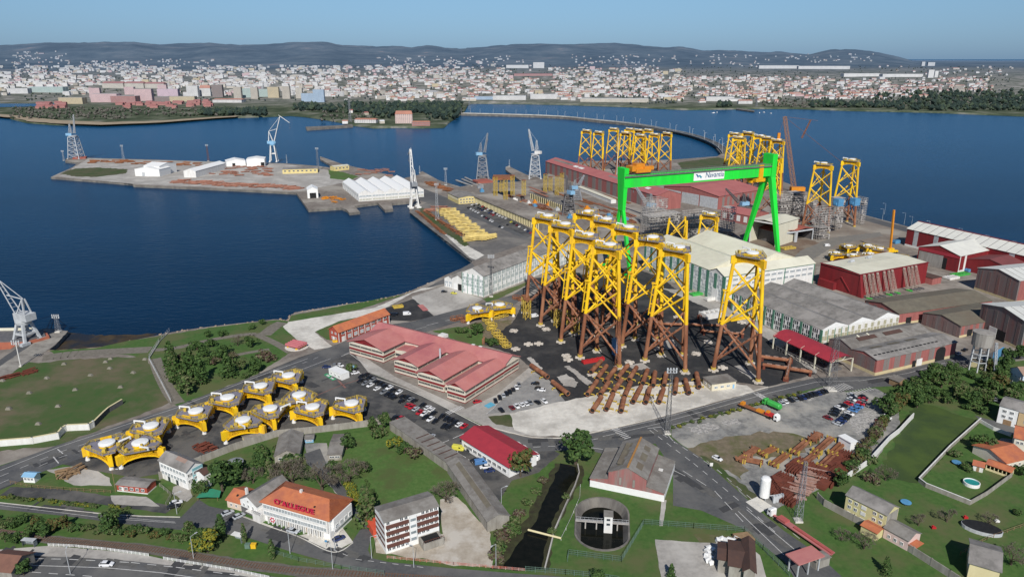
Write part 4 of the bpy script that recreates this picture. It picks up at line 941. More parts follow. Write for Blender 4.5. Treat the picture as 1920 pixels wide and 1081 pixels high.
# ---------------- green goliath crane
def goliath():
 gl, gr = G(1168,320,75), G(1448,300,75); a = ang(gl, gr); L = dist(gl, gr)
 t = T('gantry_crane', 'huge bright green gantry crane spanning the shipyard with a white name panel', 'gantry crane', (*gl,0), a)
 m = MB(); m.box(-1,L,-4.2,4.2,63.5,72); m.to('girder', green_crane, t)
 m = MB()
 for y in (-4.6,4.6):
  for z in (73,): m.beam((0,y,z),(L,y,z),.15,.15)
  for i in range(60): m.beam((L*i/60,y,72),(L*i/60,y,73),.14)
 for y in (-2.6,2.6): m.box(0,L,y-.3,y+.3,72,72.5)
 m.to('rail_walkway', steel_dark, t)
 m = MB(); m.box(-1,L,-5.0,-4.25,70.6,71.6); m.to('cable_duct', steel_dark, t)
 # left leg (hinged) and right leg, A-frames along the rails
 for x, w0, w1, top, nm in ((0, 3.6, 2.6, 48, 'hinge_leg'), (L, 6.2, 3.0, 62, 'rigid_leg')):
  m = MB()
  if nm == 'hinge_leg':
   m.mesh([(-1.6,-4.6,77),(2.2,-4.6,77),(2.2,4.6,77),(-1.6,4.6,77),(-.8,-3,47),(1.6,-3,47),(1.6,3,47),(-.8,3,47)], [(0,1,2,3),(7,6,5,4),(4,5,1,0),(5,6,2,1),(6,7,3,2),(7,4,0,3)])
   for s_ in (-1,1): m.beam((.4,s_*1.6,48),(.4,s_*15,3),2.1,2.4)
  else:
   m.box(-4.2,.4,-5.2,5.2,62,80)
   for s_ in (-1,1):
    q = [(-4.1,s_*5.0,63.5),(.3,s_*5.0,63.5),(.3,s_*1.0,63.5),(-4.1,s_*1.0,63.5)]; b = [(-3.4,s_*21,2.5),(-1.2,s_*21,2.5),(-1.2,s_*18.6,2.5),(-3.4,s_*18.6,2.5)]
    f = [(4,5,1,0),(5,6,2,1),(6,7,3,2),(7,4,0,3)]; m.mesh(([Vector(v)+Vector((x*0,0,0)) for v in q]+[Vector(v) for v in b]), f if s_ < 0 else [g[::-1] for g in f])
  for i in range(len(m.v)): m.v[i] = (m.v[i][0]+x, m.v[i][1], m.v[i][2])
  lg = m.to(nm, green_crane, t)
  m = MB(); sp = 15 if nm == 'hinge_leg' else 19.8
  for s_ in (-1,1):
   x -= 2.2*(nm != 'hinge_leg' and s_ < 0); m.box(x-1.3,x+1.3,s_*sp-5,s_*sp+5,.9,3)
   for k in range(4): m.box(x-.7,x+.7,s_*sp-4.4+k*2.4,s_*sp-3+k*2.4,.1,1.2)
  m.to('bogie', green_crane, t)
 m = MB(); m.box(8,20,-5,5,73.5,76); m.box(9,16,-3,2,76,79.5); m.box(15,23,-4,-1,75,77.5); m.box(5,9,-4,4,74.5,78); m.to('trolley', orange_paint, t)
 m = MB(); m.box(L-19,L-10,-5.4,5.4,60,62.4); m.box(L-16,L-12,-4.8,-3,62.4,72.5); m.box(L-21,L-8,-2,2,59,60.5); m.to('lower_trolley', M('trolley_yellow',(.75,.4,.01),(.6,.3,.01),.6,.5), t)
 m = MB(); m.box(L*.43,L*.635,-4.45,-4.26,64.6,71.0); pn = m.to('name_panel', white_clean, t)
 x0 = L*.43
 for i, (dx, s_) in enumerate(((4.0,1),(6.6,1))):
  m = MB(); q = [(0,1.6),(2.2,2.0),(4.4,.4),(5.6,.2),(3.6,-1.2),(1.8,.6)] if i == 0 else [(0,.4),(2.4,1.2),(4.6,-.4),(5.8,-.2),(4.2,-1.9),(2,-.6)]
  m.face([(x0+dx-2.6+a_*.62, -4.5, 67.7+b_*.9) for a_, b_ in q][::-1]); m.to('emblem_wave', M('logo_teal' if i else 'logo_navy', (.03,.25,.33) if i else (.02,.12,.25), None), pn)
 cu = bpy.data.curves.new('crane_name', 'FONT'); cu.body = 'Navantia'; cu.size = 5.4; cu.extrude = .01; cu.align_x = 'LEFT'; cu.shear = .15; cu.offset = .05
 o = bpy.data.objects.new('lettering_src', cu); COL.objects.link(o); bpy.context.view_layer.update()
 me = bpy.data.meshes.new_from_object(o.evaluated_get(bpy.context.evaluated_depsgraph_get())); bpy.data.objects.remove(o)
 me.materials.clear(); me.materials.append(M('letter_navy', (.03,.1,.2), None))
 lo = add('lettering', me, pn); lo.location = (x0+10.2, -4.5, 66.4); lo.rotation_euler = (PI/2,0,0)
 wd = max(v.co.x for v in me.vertices); lo.scale = (17/wd,1,1)
goliath()
# ---------------- quay cranes
def lattice_crane(name, label, base, ytop, m_, jib_az, jib_el=62, jl=.62, tower=.42, w0=9, cab=blue_pale, luff=True):
 x, y = G(*base); H_ = HT(*base, ytop); t = T(name, label, 'quay crane', (x,y,0)); th = H_*tower
 for sx in (-1,1):
  for sy in (-1,1):
   m = MB(); m.beam((sx*w0/2,sy*w0/2,.5),(sx*w0*.3,sy*w0*.3,th),1.0,1.0); m.box(sx*w0/2-1,sx*w0/2+1,sy*w0/2-1.4,sy*w0/2+1.4,0,1.2); m.to('leg', m_, t)
 m = MB()
 n = 5
 for i in range(n):
  z0, z1 = th*i/n+1, th*(i+1)/n; f = lambda z: w0*(.5-.2*z/th)
  for k in range(4):
   c = [(-1,-1),(1,-1),(1,1),(-1,1)]; a, b = c[k], c[(k+1)%4]
   P_ = lambda s_, z: (s_[0]*f(z), s_[1]*f(z), z)
   m.tube(P_(a,z0),P_(b,z1),.3,4); m.tube(P_(b,z0),P_(a,z1),.3,4); m.tube(P_(a,z1),P_(b,z1),.35,4)
 m.to('tower_bracing', m_, t)
 m = MB(); m.lathe([(w0*.32,th),(w0*.36,th+1),(w0*.36,th+2)], 14); m.to('slew_ring', m_, t)
 ca, sa = math.cos(jib_az), math.sin(jib_az)
 m = MB(); m.rbox((-ca*w0*.3,-sa*w0*.3), 8, 5, th+2, th+5.5, jib_az); m.to('machine_house', cab, t)
 jb = Vector((ca*3, sa*3, th+5)); J = (H_-th-5)/math.sin(math.radians(jib_el)); tip = jb+Vector((ca*math.cos(math.radians(jib_el)), sa*math.cos(math.radians(jib_el)), math.sin(math.radians(jib_el))))*J
 m = MB(); m.lattice(jb, tip, 2.6, 1.0, 9, .26); m.to('jib', m_, t)
 m = MB(); ap = Vector((-ca*2, -sa*2, th+5+(H_-th)*.42)); m.lattice((-ca*2,-sa*2,th+5), ap, 3.4, 1.4, 4, .24); m.tube(ap, tip, .12, 4); m.tube(ap, (-ca*6,-sa*6,th+5), .2, 4); m.to('a_frame', m_, t)
 m = MB(); m.tube(tip, tip-Vector((0,0,J*.3)), .1, 4); m.lathe([(.5,tip.z-J*.3-2),(.6,tip.z-J*.3)], 6, (tip.x,tip.y)); m.to('hook_block', steel_dark, t)
 return t
lattice_crane('quay_crane','old grey lattice crane at the left tip of the far yard',(144,297),215,steel_light,.3,84,.5,.5,17)
lattice_crane('quay_crane','old grey lattice crane left of its twin on the slipway',(905,336),250,steel_grey,.3,80,.5,.5,15)
lattice_crane('quay_crane','grey lattice crane with a white counterweight beside the long red shed',(1003,334),243,steel_light,2.6,76,.5,.48,15,white)
lattice_crane('quay_crane','dark lattice crane rising behind the left jackets',(1066,402),330,steel_dark,2.0,78,.5,.5,13)
lattice_crane('quay_crane','grey lattice crane leaning beside the long red shed',(1080,375),330,steel_grey,.6,55,.5,.4,12)
lattice_crane('quay_crane','grey lattice crane with a pale blue house below the green girder',(1215,408),348,steel_grey,2.4,48,.5,.3,11,blue_pale)
lattice_crane('quay_crane','black lattice crane with a slanting jib in front of the red sheds',(1388,408),352,steel_dark,3.4,42,.5,.35,11)
# white luffing crane with pale blue waist
def level_luffer(label, base, ytop, az, m_, waist, el=75, h_tower=.36, w0=10, k=1):
 x, y = G(*base); H_ = HT(*base, ytop); t = T('quay_crane', label, 'quay crane', (x,y,0), az); th = H_*h_tower
 for sx in (-1,1):
  for sy in (-1,1):
   m = MB(); m.beam((sx*w0*.5,sy*w0*.5,1),(sx*w0*.26,sy*w0*.26,th),1.3,1.3); m.box(sx*w0*.5-1.2,sx*w0*.5+1.2,sy*w0*.5-2.4,sy*w0*.5+2.4,0,1.6); m.to('leg', m_, t)
 m = MB(); [m.beam((a*w0*.38,b*w0*.38,th*.5),(c*w0*.38,d*w0*.38,th*.5),1) for a,b,c,d in ((-1,-1,1,-1),(1,-1,1,1),(1,1,-1,1),(-1,1,-1,-1))]; m.to('portal_beam', m_, t)
 m = MB(); m.lathe([(w0*.42,th),(w0*.46,th+1.4),(w0*.46,th+2.6)], 16); m.to('slew_platform', waist, t)
 m = MB(); m.box(-7,3,-3,3,th+2.6,th+6.5); m.box(2.6,5,-1.4,1.4,th+3,th+6); m.to('machine_house', waist, t)
 e = math.radians(el); jb = Vector((3,0,th+6)); jl = (H_-th-6)/math.sin(e)*.98; tip = jb+Vector((math.cos(e),0,math.sin(e)))*jl
 m = MB()
 for s_ in (-1,1):
  m.beam(jb+Vector((0,s_*1.7,0)), tip+Vector((0,s_*.6,0)), .75*k,.9*k)
 for i in range(9): q = jb.lerp(tip, (i+.5)/9); w_ = 1.7-1.1*(i+.5)/9; m.beam(q-Vector((0,w_,0)), q+Vector((0,w_,0)), .35*k)
 m.to('jib', m_, t)
 m = MB(); ap = Vector((-3.5,0,th+6+(H_-th)*.34)); 
 for s_ in (-1,1): m.beam((-5,s_*2,th+6.4),ap+Vector((0,s_*.8,0)),.6); m.beam((1,s_*2,th+6.4),ap+Vector((0,s_*.8,0)),.5)
 m.beam(ap, tip*.5+jb*.5, .5); m.beam(ap+Vector((0,0,.4)), tip, .3); m.to('a_frame', m_, t)
 fl = tip+Vector((math.cos(e-1.9),0,math.sin(e-1.9)))*jl*.42
 m = MB(); [m.beam(tip+Vector((0,s_*.6,0)), fl+Vector((0,s_*.3,0)), .45,.6) for s_ in (-1,1)]; m.beam(tip-Vector((math.cos(e-1.9),0,math.sin(e-1.9)))*3, fl, .4); m.to('fly_jib', m_, t)
 m = MB(); m.tube(fl, fl-Vector((0,0,jl*.18)), .1, 4); m.lathe([(.5,fl.z-jl*.18-1.6),(.5,fl.z-jl*.18)], 6, (fl.x,fl.y)); m.to('hook_block', steel_dark, t)
level_luffer('white luffing crane with a pale blue waist in the middle of the far yard',(514,303),217,.1,white,blue_pale,72)
level_luffer('white crane with a nearly upright jib at the corner of the dark basin',(777,389),280,1.9,white,steel_grey,80,.34,8)
level_luffer('large white crane on a round portal at the left pier',(52,640),525,2.75,steel_light,steel_light,56,.3,9,.5)
def mast(px, py, ytop, label, m_=steel_grey, w0=2.2, head=True, name='light_mast', cat='light mast', lat=True):
 x, y = G(px, py); h = HT(px, py, ytop); t = T(name, label, cat, (x,y,0)); m = MB()
 if lat: m.lattice((0,0,0),(0,0,h),w0,w0*.4,max(6,int(h/3.2)),.06+.0009*h)
 else: m.tube((0,0,0),(0,0,h),.3,8,.18)
 m.to('mast', m_, t)
 m = MB(); m.box(-w0*.6,w0*.6,-w0*.6,w0*.6,0,.6); m.to('foundation', concrete_pale, t)
 if head:
  m = MB()
  for z in (h, h-1.4): m.beam((-2,0,z),(2,0,z),.2)
  for k in range(4): m.box(-2+k*1.2,-1.4+k*1.2,-.5,-.1,h-1.2,h-.2); m.box(-2+k*1.2,-1.4+k*1.2,-.5,-.1,h+.1,h+1)
  m.to('floodlights', steel_light, t)
 return t
mast(1251,812,693,'tall lattice floodlight mast at the road junction below the pipes', M('mast_dull', (.2,.2,.2), (.14,.14,.14), .5, .7)); mast(1157,690,594,'rust and grey lattice mast between the jackets', rust, 2.6, False, 'lattice_mast', 'lattice mast')
mast(1556,730,628,'lattice power pylon beside the striped hatch by the car park', MATS['mast_dull'], 4.0, False, 'lattice_pylon', 'pylon'); mast(1496,976,865,'slim white lattice pylon on the grass beside the rusty frames', steel_grey, 2.2, False, 'lattice_pylon', 'pylon')
mast(232,300,273,'white lamp tower on the quay left of the white sheds', steel_light, 3); mast(391,302,272,'rusty lamp tower behind the long white shed', rust, 2.4); mast(597,320,278,'grey lamp tower beside the yellow shed', steel_grey, 3)
mast(820,412,345,'grey lattice mast in the crowded far car park', steel_light, 3); mast(836,347,316,'pale lamp tower by the slipway', steel_light, 2.6); mast(787,325,311,'thin lamp post at the end of the short quay', steel_light, 1.5, False)
mast(955,312,299,'lamp post on the tip of the third quay', steel_light, 1.5, False); mast(110,622,592,'lattice beacon mast on the left pier', steel_grey, 2.4); mast(39,687,641,'white single lamp post at the edge of the field', white, 1.0, True, lat=False)
mast(921,556,480,'lattice lamp mast at the corner of the left white hall', steel_dark, 2); mast(120,301,283,'small lamp tower left of the old lattice crane', steel_light, 2)
mast(538,305,290,'short lamp post beside the white luffing crane', steel_light, 1.2, False); mast(1156,340,258,'slim white pole behind the ridge of the long red shed', white_clean, 1, False, lat=False)
# orange crawler crane
def crawler():
 b = G(1488,360); t = T('crawler_crane', 'orange lattice crawler crane towering over the yellow jackets', 'crawler crane', (*b,0), 0)
 top = HT(1488,360,219); m = MB(); m.lattice((0,0,4),(-20,0,top),4.6,3.2,14,.17); m.to('boom', M('boom_orange', (.5,.24,.08), (.4,.19,.07), .5, .7), t)
 m = MB(); m.lattice((2,0,top*.72),(10,0,top*.96),1.4,1,6,.14); m.to('back_mast', rust_orange, t)
 m = MB(); m.tube((-20,0,top),(48,-6,top*.42),.16,4); m.tube((-20,0,top),(18,0,top*.95),.14,4); m.tube((-20,0,top),(-24,0,top-18),.12,4); m.to('rope', rust_orange, t)
 m = MB(); m.box(-26,-23,-1,1,top-26,top-18); m.to('hook_block', orange_paint, t)
 m = MB(); m.box(-4,12,-3.5,3.5,1.6,6); m.to('machine_house', orange_paint, t); m = MB(); [m.box(-5,7,s_*4-.9,s_*4+.9,.05,1.8) for s_ in (-1,1)]; m.to('crawler_track', steel_dark, t)
crawler()
b = G(1668,475); t = T('mobile_crane', 'yellow mobile crane with a steep boom behind the red hall', 'mobile crane', (*b,0), .3); hb = HT(1668,475,393)
m = MB(); m.beam((0,0,3.5),(-2.5,0,hb),1.3); m.to('boom', orange_paint, t); m = MB(); m.box(-4,7,-1.4,1.4,1,2.4); m.to('carrier', yellow, t); m = MB(); m.box(-2,3,-1.2,1.2,2.4,4.4); m.to('cab', yellow, t)
m = MB(); [m.tube((x,s_*1.5-.2,.7),(x,s_*1.5+.2,.7),.7,10) for x in (-3,-1,3,5.5) for s_ in (-1,1)]; m.to('wheels', black, t)
# scaffolds
def scaffold(px, py, ytop, w_, d, label):
 x, y = G(px, py); h = HT(px, py, ytop); m = MB(); nx = max(2, int(w_/1.6)); ny = max(2, int(d/2)); nz = int(h/2)
 for i in range(nx+1):
  for y_ in (-d/2, d/2): m.beam((-w_/2+w_*i/nx,y_,0),(-w_/2+w_*i/nx,y_,h),.2)
 for j in range(ny+1):
  for x_ in (-w_/2, w_/2): m.beam((x_,-d/2+d*j/ny,0),(x_,-d/2+d*j/ny,h),.2)
 for k in range(1, nz+1):
  z = h*k/nz
  for y_ in (-d/2, d/2): m.beam((-w_/2,y_,z),(w_/2,y_,z),.22,.3)
  for x_ in (-w_/2, w_/2): m.beam((x_,-d/2,z),(x_,d/2,z),.22,.3)
  if R.random() < .3: m.box(-w_/2,w_/2,-d/2+.2,d/2-.2,z-.12,z-.05)
  for i in range(nx): 
   if R.random() < .22: x0 = -w_/2+w_*i/nx; m.box(x0,x0+w_/nx,-d/2-.12,-d/2-.04,z-2*R.random()-.4,z-.3)
 o = m.to('scaffold_tower', M('scaffold', (.46,.43,.40), (.28,.26,.24), .6, .8, streak=2), loc=(x,y,0), rz=.41); tag(o, label, 'scaffold'); return o
for px, py, yt, w_, d, lab in [(1462,415,362,15,12,'grey scaffold tower left of the orange crawler crane'),(1485,412,360,12,12,'grey scaffold tower at the foot of the orange crawler crane'),(1503,405,366,8,8,'narrow scaffold at the back of the scaffolded feet'),
 (1537,447,388,13,9,'front scaffold tower beside the red-roofed open shed'),(1564,428,370,9,9,'grey scaffold around the left foot of the rightmost jacket'),(1609,420,370,6,9,'grey scaffold round the right foot of the rightmost jacket'),(1517,418,375,7,8,'brown-grey scaffold between the two right jackets'),
 (1233,452,398,26,14,'dark scaffold wall left of the unfinished jacket'),(1255,446,398,14,12,'dark scaffold tower behind the left leg of the unfinished jacket'),(1305,450,396,24,14,'large grey scaffold wall between the two jackets under the green crane'),(1290,452,404,10,8,'tall dark scaffold right of the unfinished jacket'),(1362,440,388,9,9,'grey scaffold tower left of the cream open shed'),(1225,420,372,20,14,'dark scaffold stage below the blue crane house')]:
 scaffold(px, py, yt, w_, d, lab)
for px, py in ((1572,379),(1603,378)):
 x, y = G(px, py, 33); m = MB(); m.box(-3,3,-3,3,30,36); m.box(-4,4,-1.5,1.5,31,33); o = m.to('leg_clamp', blue_steel, loc=(x,y,0), rz=.4); tag(o, f'blue steel clamp on the {"left" if px < 1590 else "right"} leg of the rightmost jacket', 'clamp')
# ================================================================== BUILDINGS
def site(name, label, A, B, C=None, cat='building', W=None):
 """A front-left, B front-right, C a point on the back side (world xy)"""
 a = ang(A, B); L = dist(A, B)
 if C is not None: W = (C[0]-A[0])*-math.sin(a)+(C[1]-A[1])*math.cos(a)
 return T(name, label, cat, (*A,0), a), L, W
def vol(t, x0, x1, y0, y1, h, hr, axis, wm, rm, over=.5, z0=0, th=.22, hip=0, wall='wall', roof='roof', open_=''):
 m = MB(); c = [(x0,y0),(x1,y0),(x1,y1),(x0,y1)]; xm, ym = (x0+x1)/2, (y0+y1)/2
 names = 'FRBL'
 for i in range(4):
  if names[i] in open_: continue
  a, b = c[i], c[(i+1)%4]; pts = [(*a,z0),(*b,z0),(*b,h),(*a,h)]
  if hr and not hip and ((axis == 'y' and i in (0,2)) or (axis == 'x' and i in (1,3))): pts.insert(3, ((a[0]+b[0])/2,(a[1]+b[1])/2,h+hr-.02))
  m.face(pts)
 w_ = m.to(wall, wm, t) if m.f else None
 m = MB(); o = over
 if not hr: m.box(x0-o,x1+o,y0-o,y1+o,h,h+.3)
 else:
  if axis == 'x': half = (y1-y0)/2; k = hr/half; P_ = lambda x, y, z: (x, y, z); X0, X1, Y0, Y1 = x0, x1, y0, y1
  else: half = (x1-x0)/2; k = hr/half; P_ = lambda x, y, z: (y, x, z); X0, X1, Y0, Y1 = y0, y1, x0, x1
  mid = (Y0+Y1)/2; hp = hip*half
  for s_, ye in ((-1, Y0-o), (1, Y1+o)):
   zE = h-o*k; q = [P_(X0-o,ye,zE), P_(X1+o,ye,zE), P_(X1+o-hp-(o if hip else 0)*0,mid,h+hr), P_(X0-o+hp,mid,h+hr)]
   if (axis == 'x') == (s_ > 0): q = q[::-1]
   up = [(x,y,z+th) for x, y, z in q]; m.face(up); m.face(q[::-1])
   for i in range(4): j = (i+1)%4; m.face([q[i],q[j],up[j],up[i]])
  if hip:
   for xe, xr in ((X0-o, X0-o+hp), (X1+o, X1+o-hp)):
    zE = h-o*k; q = [P_(xe,Y0-o,zE+th),P_(xe,Y1+o,zE+th),P_(xr,mid,h+hr+th)]; m.face(q); m.face(q[::-1])
 return w_, m.to(roof, rm, t)
def facept(face, v, s, z, off=0):
 x0, x1, y0, y1 = v
 return {'F': (x0+s, y0-off, z, 0), 'R': (x1+off, y0+s, z, PI/2), 'B': (x1-s, y1+off, z, PI), 'L': (x0-off, y1-s, z, -PI/2)}[face]
def flen(face, v): return v[1]-v[0] if face in 'FB' else v[3]-v[2]
WD = {}
def wdata(w_, h, fm, gm, bars=1, d=.14):
 k = (w_, h, fm.name, gm.name, bars)
 if k not in WD:
  m = MB(); f = .1 if w_ < 3 else .14
  m.mi = 1; m.box(-w_/2+f,w_/2-f,-d*.5,0,f,h-f); m.mi = 0
  m.box(-w_/2,-w_/2+f,-d,0,0,h); m.box(w_/2-f,w_/2,-d,0,0,h); m.box(-w_/2+f,w_/2-f,-d,0,0,f); m.box(-w_/2+f,w_/2-f,-d,0,h-f,h)
  for i in range(1, bars+1): x = -w_/2+w_*i/(bars+1); m.box(x-.05,x+.05,-d*.9,0,f,h-f)
  WD[k] = m.data('window', [fm, gm])
 return WD[k]
def wins(t, face, v, n, z, w_, h, m0=.8, m1=None, fm=white_clean, gm=glass, bars=1, name='window', skip=()):
 L = flen(face, v); m1 = m0 if m1 is None else m1
 for i in range(n):
  if i in skip: continue
  s_ = m0+(L-m0-m1)*(i+.5)/n; x, y, zz, r = facept(face, v, s_, z)
  add(name, wdata(w_, h, fm, gm, bars), t, None, (x,y,zz), r)
def panel(t, face, v, s0, s1, z0, z1, m_, name, off=.06, th=.12):
 x, y, z, r = facept(face, v, (s0+s1)/2, z0); w_ = (s1-s0)/2; m = MB(); m.box(-w_,w_,-off,th-off if th > off else .0,0,z1-z0)
 return m.to(name, m_, t, loc=(x,y,z), rz=r)
def band(t, v, faces, z0, z1, m_, name, off=.06):
 for f in faces: panel(t, f, v, -off if False else 0, flen(f, v), z0, z1, m_, name, off, off)
def glaze(t, face, v, nb, z0, z1, nz, bars=3, fm=white_clean, gm=glass_pale, pier=.5, pm=None, pier_w=.5):
 """industrial glazing: bays between piers, each bay one part"""
 L = flen(face, v); bw = L/nb
 k = ('gl', round(bw,2), z0, z1, nz, bars, fm.name, gm.name)
 if k not in WD:
  m = MB(); w_ = bw/2-pier_w*.5; H_ = z1-z0
  m.mi = 1; m.box(-w_,w_,-.05,0,0,H_); m.mi = 0
  for i in range(bars+2): x = -w_+2*w_*i/(bars+1); m.box(x-.11,x+.11,-.12,0,0,H_)
  for j in range(nz+1): z = H_*j/nz; m.box(-w_,w_,-.1,0,max(0,z-.14),min(H_,z+.14)+.001*j)
  for i in range(bars+1):
   for j in range(nz):
    if R.random() < .3: x = -w_+2*w_*(i+.05)/(bars+1); m.box(x,x+2*w_/(bars+1)*.9,-.08,0,H_*j/nz+.1,H_*(j+1)/nz-.1)
  WD[k] = m.data('glazing', [fm, gm])
 for i in range(nb):
  x, y, z, r = facept(face, v, bw*(i+.5), z0); add('glazing_bay', WD[k], t, None, (x,y,z), r)
 if pm:
  m = MB()
  for i in range(nb+1):
   x, y, z, r = facept(face, v, bw*i, 0); m.rbox((x,y), pier_w, .5, 0, z1+.4, r)
  m.to('piers', pm, t)
def cladding(t, face, v, z0, z1, m_, w_=5, gap=5, start=1, name='cladding_strips'):
 L = flen(face, v); m = MB(); s_ = start
 while s_+w_ < L:
  for k in range(int(w_/.8)):
   x, y, z, r = facept(face, v, s_+k*.8+.4, z0, .05); m.rbox((x,y), .72, .1, z0, z1, r)
  s_ += w_+gap*R.uniform(.6,1.3)
 m.to(name, m_, t)
def skylights(t, x0, x1, y, z, n, w_, l, m_=white, k=0):
 m = MB()
 for i in range(n):
  x = x0+(x1-x0)*(i+.5)/n; m.mesh([(x-w_/2,y-l/2,z-k*l/2),(x+w_/2,y-l/2,z-k*l/2),(x+w_/2,y+l/2,z+k*l/2),(x-w_/2,y+l/2,z+k*l/2)], [(0,1,2,3)])
 m.to('skylights', m_, t)
def door(t, face, v, s_, w_, h, m_=black, name='door', z=.0, off=.08):
 return panel(t, face, v, s_-w_/2, s_+w_/2, z+.02, z+h, m_, name, off, off)
def rot(a, x, y): return (x*math.cos(a)-y*math.sin(a), x*math.sin(a)+y*math.cos(a))
def off(A, a, x, y=0): q = rot(a, x, y); return (A[0]+q[0], A[1]+q[1])
AX = math.radians(24); AY = AX-PI/2     # shipyard grid: AX to the right and away, AY towards the camera
# ---- office comb
t = T('office_building', 'long two storey office complex with red roofs and four wings in cream and red bands', 'office building', (*G(656,662),0), math.radians(-32.7))
wall_w = M('office_wall', (.66,.6,.5), (.58,.52,.43), .3, .8)
def office_vol(x0, x1, y0, y1, axis, hr=2.6, faces='FRL', roofm=roof_red, h=7.0):
 v = (x0,x1,y0,y1); vol(t, x0,x1,y0,y1, h, hr, axis, wall_w, roofm, .9, th=.3)
 for f in faces:
  L = flen(f, v)
  panel(t, f, v, 0, L, 2.75, 3.9, wall_red, 'red_band', .05, .05); panel(t, f, v, 0, L, .0, .35, wall_red, 'red_band', .05, .05)
  n = max(2, int(L/7)); 
  for z in (1.3, 4.8): wins(t, f, v, n, z, round(L/n-.35,2), 1.25, .3, fm=M('frame_buff',(.5,.45,.36),(.42,.38,.3),1,.7), bars=max(2,int(L/n/1.1)))
 if axis == 'y' and 'F' in faces:
  m = MB(); m.face([(x0+1.2,y0-.05,h+.2),(x1-1.2,y0-.05,h+.2),((x0+x1)/2,y0-.05,h+hr-.35)]); m.to('gable_panel', wall_red, t)
office_vol(0,86.6,17,31,'x',3.0,'RL'); office_vol(0,24,0,17.5,'y',3.6); office_vol(36.5,51.5,-5.6,17.2,'y',2.5); office_vol(56,71.5,-10.9,17.3,'y',2.5); office_vol(76.6,86.8,-14.8,17.4,'y',2.2)
for x0, x1, y0, h in ((51.5,56,-4,4.2),(24,36.5,9,4.2),(71.5,76.6,-10,4.2)):
 vol(t, x0+.05, x1-.05, y0, 16.9, h, .8, 'y', wall_w, roof_red, 0, wall='link_wall', roof='link_roof')
 panel(t, 'F', (x0,x1,y0,16), .3, x1-x0-.3, 1.2, 2.6, glass, 'window_strip', .05, .05)
m = MB(); m.lathe([(.5,6),(.5,11.5)], 8, (54,9)); m.to('chimney', steel_light, t)
m = MB(); [m.box(x-.8,x+.8,25.6,27,8.2+1.1,9.4+.3) for x in (62,66.5)]; m.box(38,42,27.5,31.4,8,9.6); m.to('roof_hatch', white, t)
# ---- red brick hall with white window surrounds
A, B, C = G(636,642), G(730,607), G(619,636)
t, L, W = site('brick_hall', 'long red brick building with an orange tiled roof and white framed windows', A, B, C); W = max(W, 8)
v = (0,L,0,W); h = 6.2; vol(t, *v, h, 2.6, 'x', brick_red, roof_orange, .6)
for f, n in (('F',8),('B',8)):
 wins(t, f, v, n, 4.1, 2.2, 1.3, .8); 
 for i in range(n):
  if i in (0,7): door(t, f, v, .8+(L-1.6)*(i+.5)/n, 2.2, 2.9, white, 'door')
 wins(t, f, v, n, .9, 2.3, 2.1, .8, fm=white_clean, gm=glass_pale, bars=2, skip=(0,7))
wins(t, 'L', v, 2, 1, 1.2, 1.6, 1); door(t, 'L', v, W*.45, 1.6, 2.6, white); wins(t, 'L', v, 2, 4.1, 1.2, 1.3, 1)
m = MB(); [m.box(L*i/8-.2,L*i/8+.2,-.16,.0,.05,h-.3) for i in range(9)]; m.to('pilasters', white, t)
# ---- left white hall
t = T('glazed_hall', 'long white glazed hall with a grey roof beside the dark basin', 'industrial hall', (-18.6,456.5,0), math.radians(54)); v = (0,108,0,18)
vol(t, *v, 14.5, 4.2, 'x', white, roof_grey, .5); glaze(t, 'F', v, 22, .8, 13.8, 5, 2, pm=white, pier_w=.4, gm=M('glass_mint', (.3,.36,.35), (.42,.46,.45), .5, .3)); glaze(t, 'L', v, 4, 1, 13.8, 6, 2, pm=wall_green, pier_w=.4, gm=MATS['glass_mint'])
door(t, 'L', v, 5, 5, 5.4, white_clean, 'sliding_door', off=.2); m = MB(); [m.box(108*i/22-.3,108*i/22+.3,-1.2,1.5,13.6,14.6) for i in range(0)]; 
v2 = (2,22,18.05,29); vol(t, *v2, 7.5, 3, 'x', white, roof_grey, .3, wall='annex_wall', roof='annex_roof'); door(t, 'L', v2, 7, 3.2, 4.5, black); door(t, 'L', v2, 3.2, 3, 4.5, white_clean, 'sliding_door')
v3 = (3,20,29.05,36.5); vol(t, *v3, 6.2, 2, 'x', white, roof_grey, .3, wall='annex_wall', roof='annex_roof'); glaze(t, 'L', v3, 2, .6, 4.6, 2, 2)
# ---- cream-roofed hall
t = T('glazed_hall', 'large white and green hall with broad cream roofs behind the jackets', 'industrial hall', (134.5,443.4,0), AX); H_ = 18.5
vol(t, 0,37,15.05,88, H_, 6, 'y', cream, cream_roof, .3); vol(t, 37,74,15.05,88, H_, 6, 'y', cream, cream_roof, .3, wall='nave_wall'); vol(t, 0,76,0,15, H_-.2, 3.2, 'x', white, cream_roof, .5, wall='front_wall', roof='front_roof')
vv = (0,37,0,88); glaze(t, 'L', vv, 11, 1.5, 17.6, 7, 3, pm=wall_green, pier_w=2.6)
vf = (0,76,0,15); 
for z in (10.6, 14.2): wins(t, 'F', vf, 14, z, 4.2, 1.6, 1, fm=white, gm=M('glass_grey', (.24,.27,.29), (.32,.35,.37), .8, .3), bars=3, name='window_strip')
m = MB(); [m.box(x-.3,x+.3,-.2,0,0,H_-.4) for x in (0.4,25,50,75.6)]; m.box(0,76,-.25,0,H_-.9,H_-.3); m.to('downpipes', wall_green, t)
door(t, 'L', vv, 80, 6, 8, white_clean, 'sliding_door', off=.3)
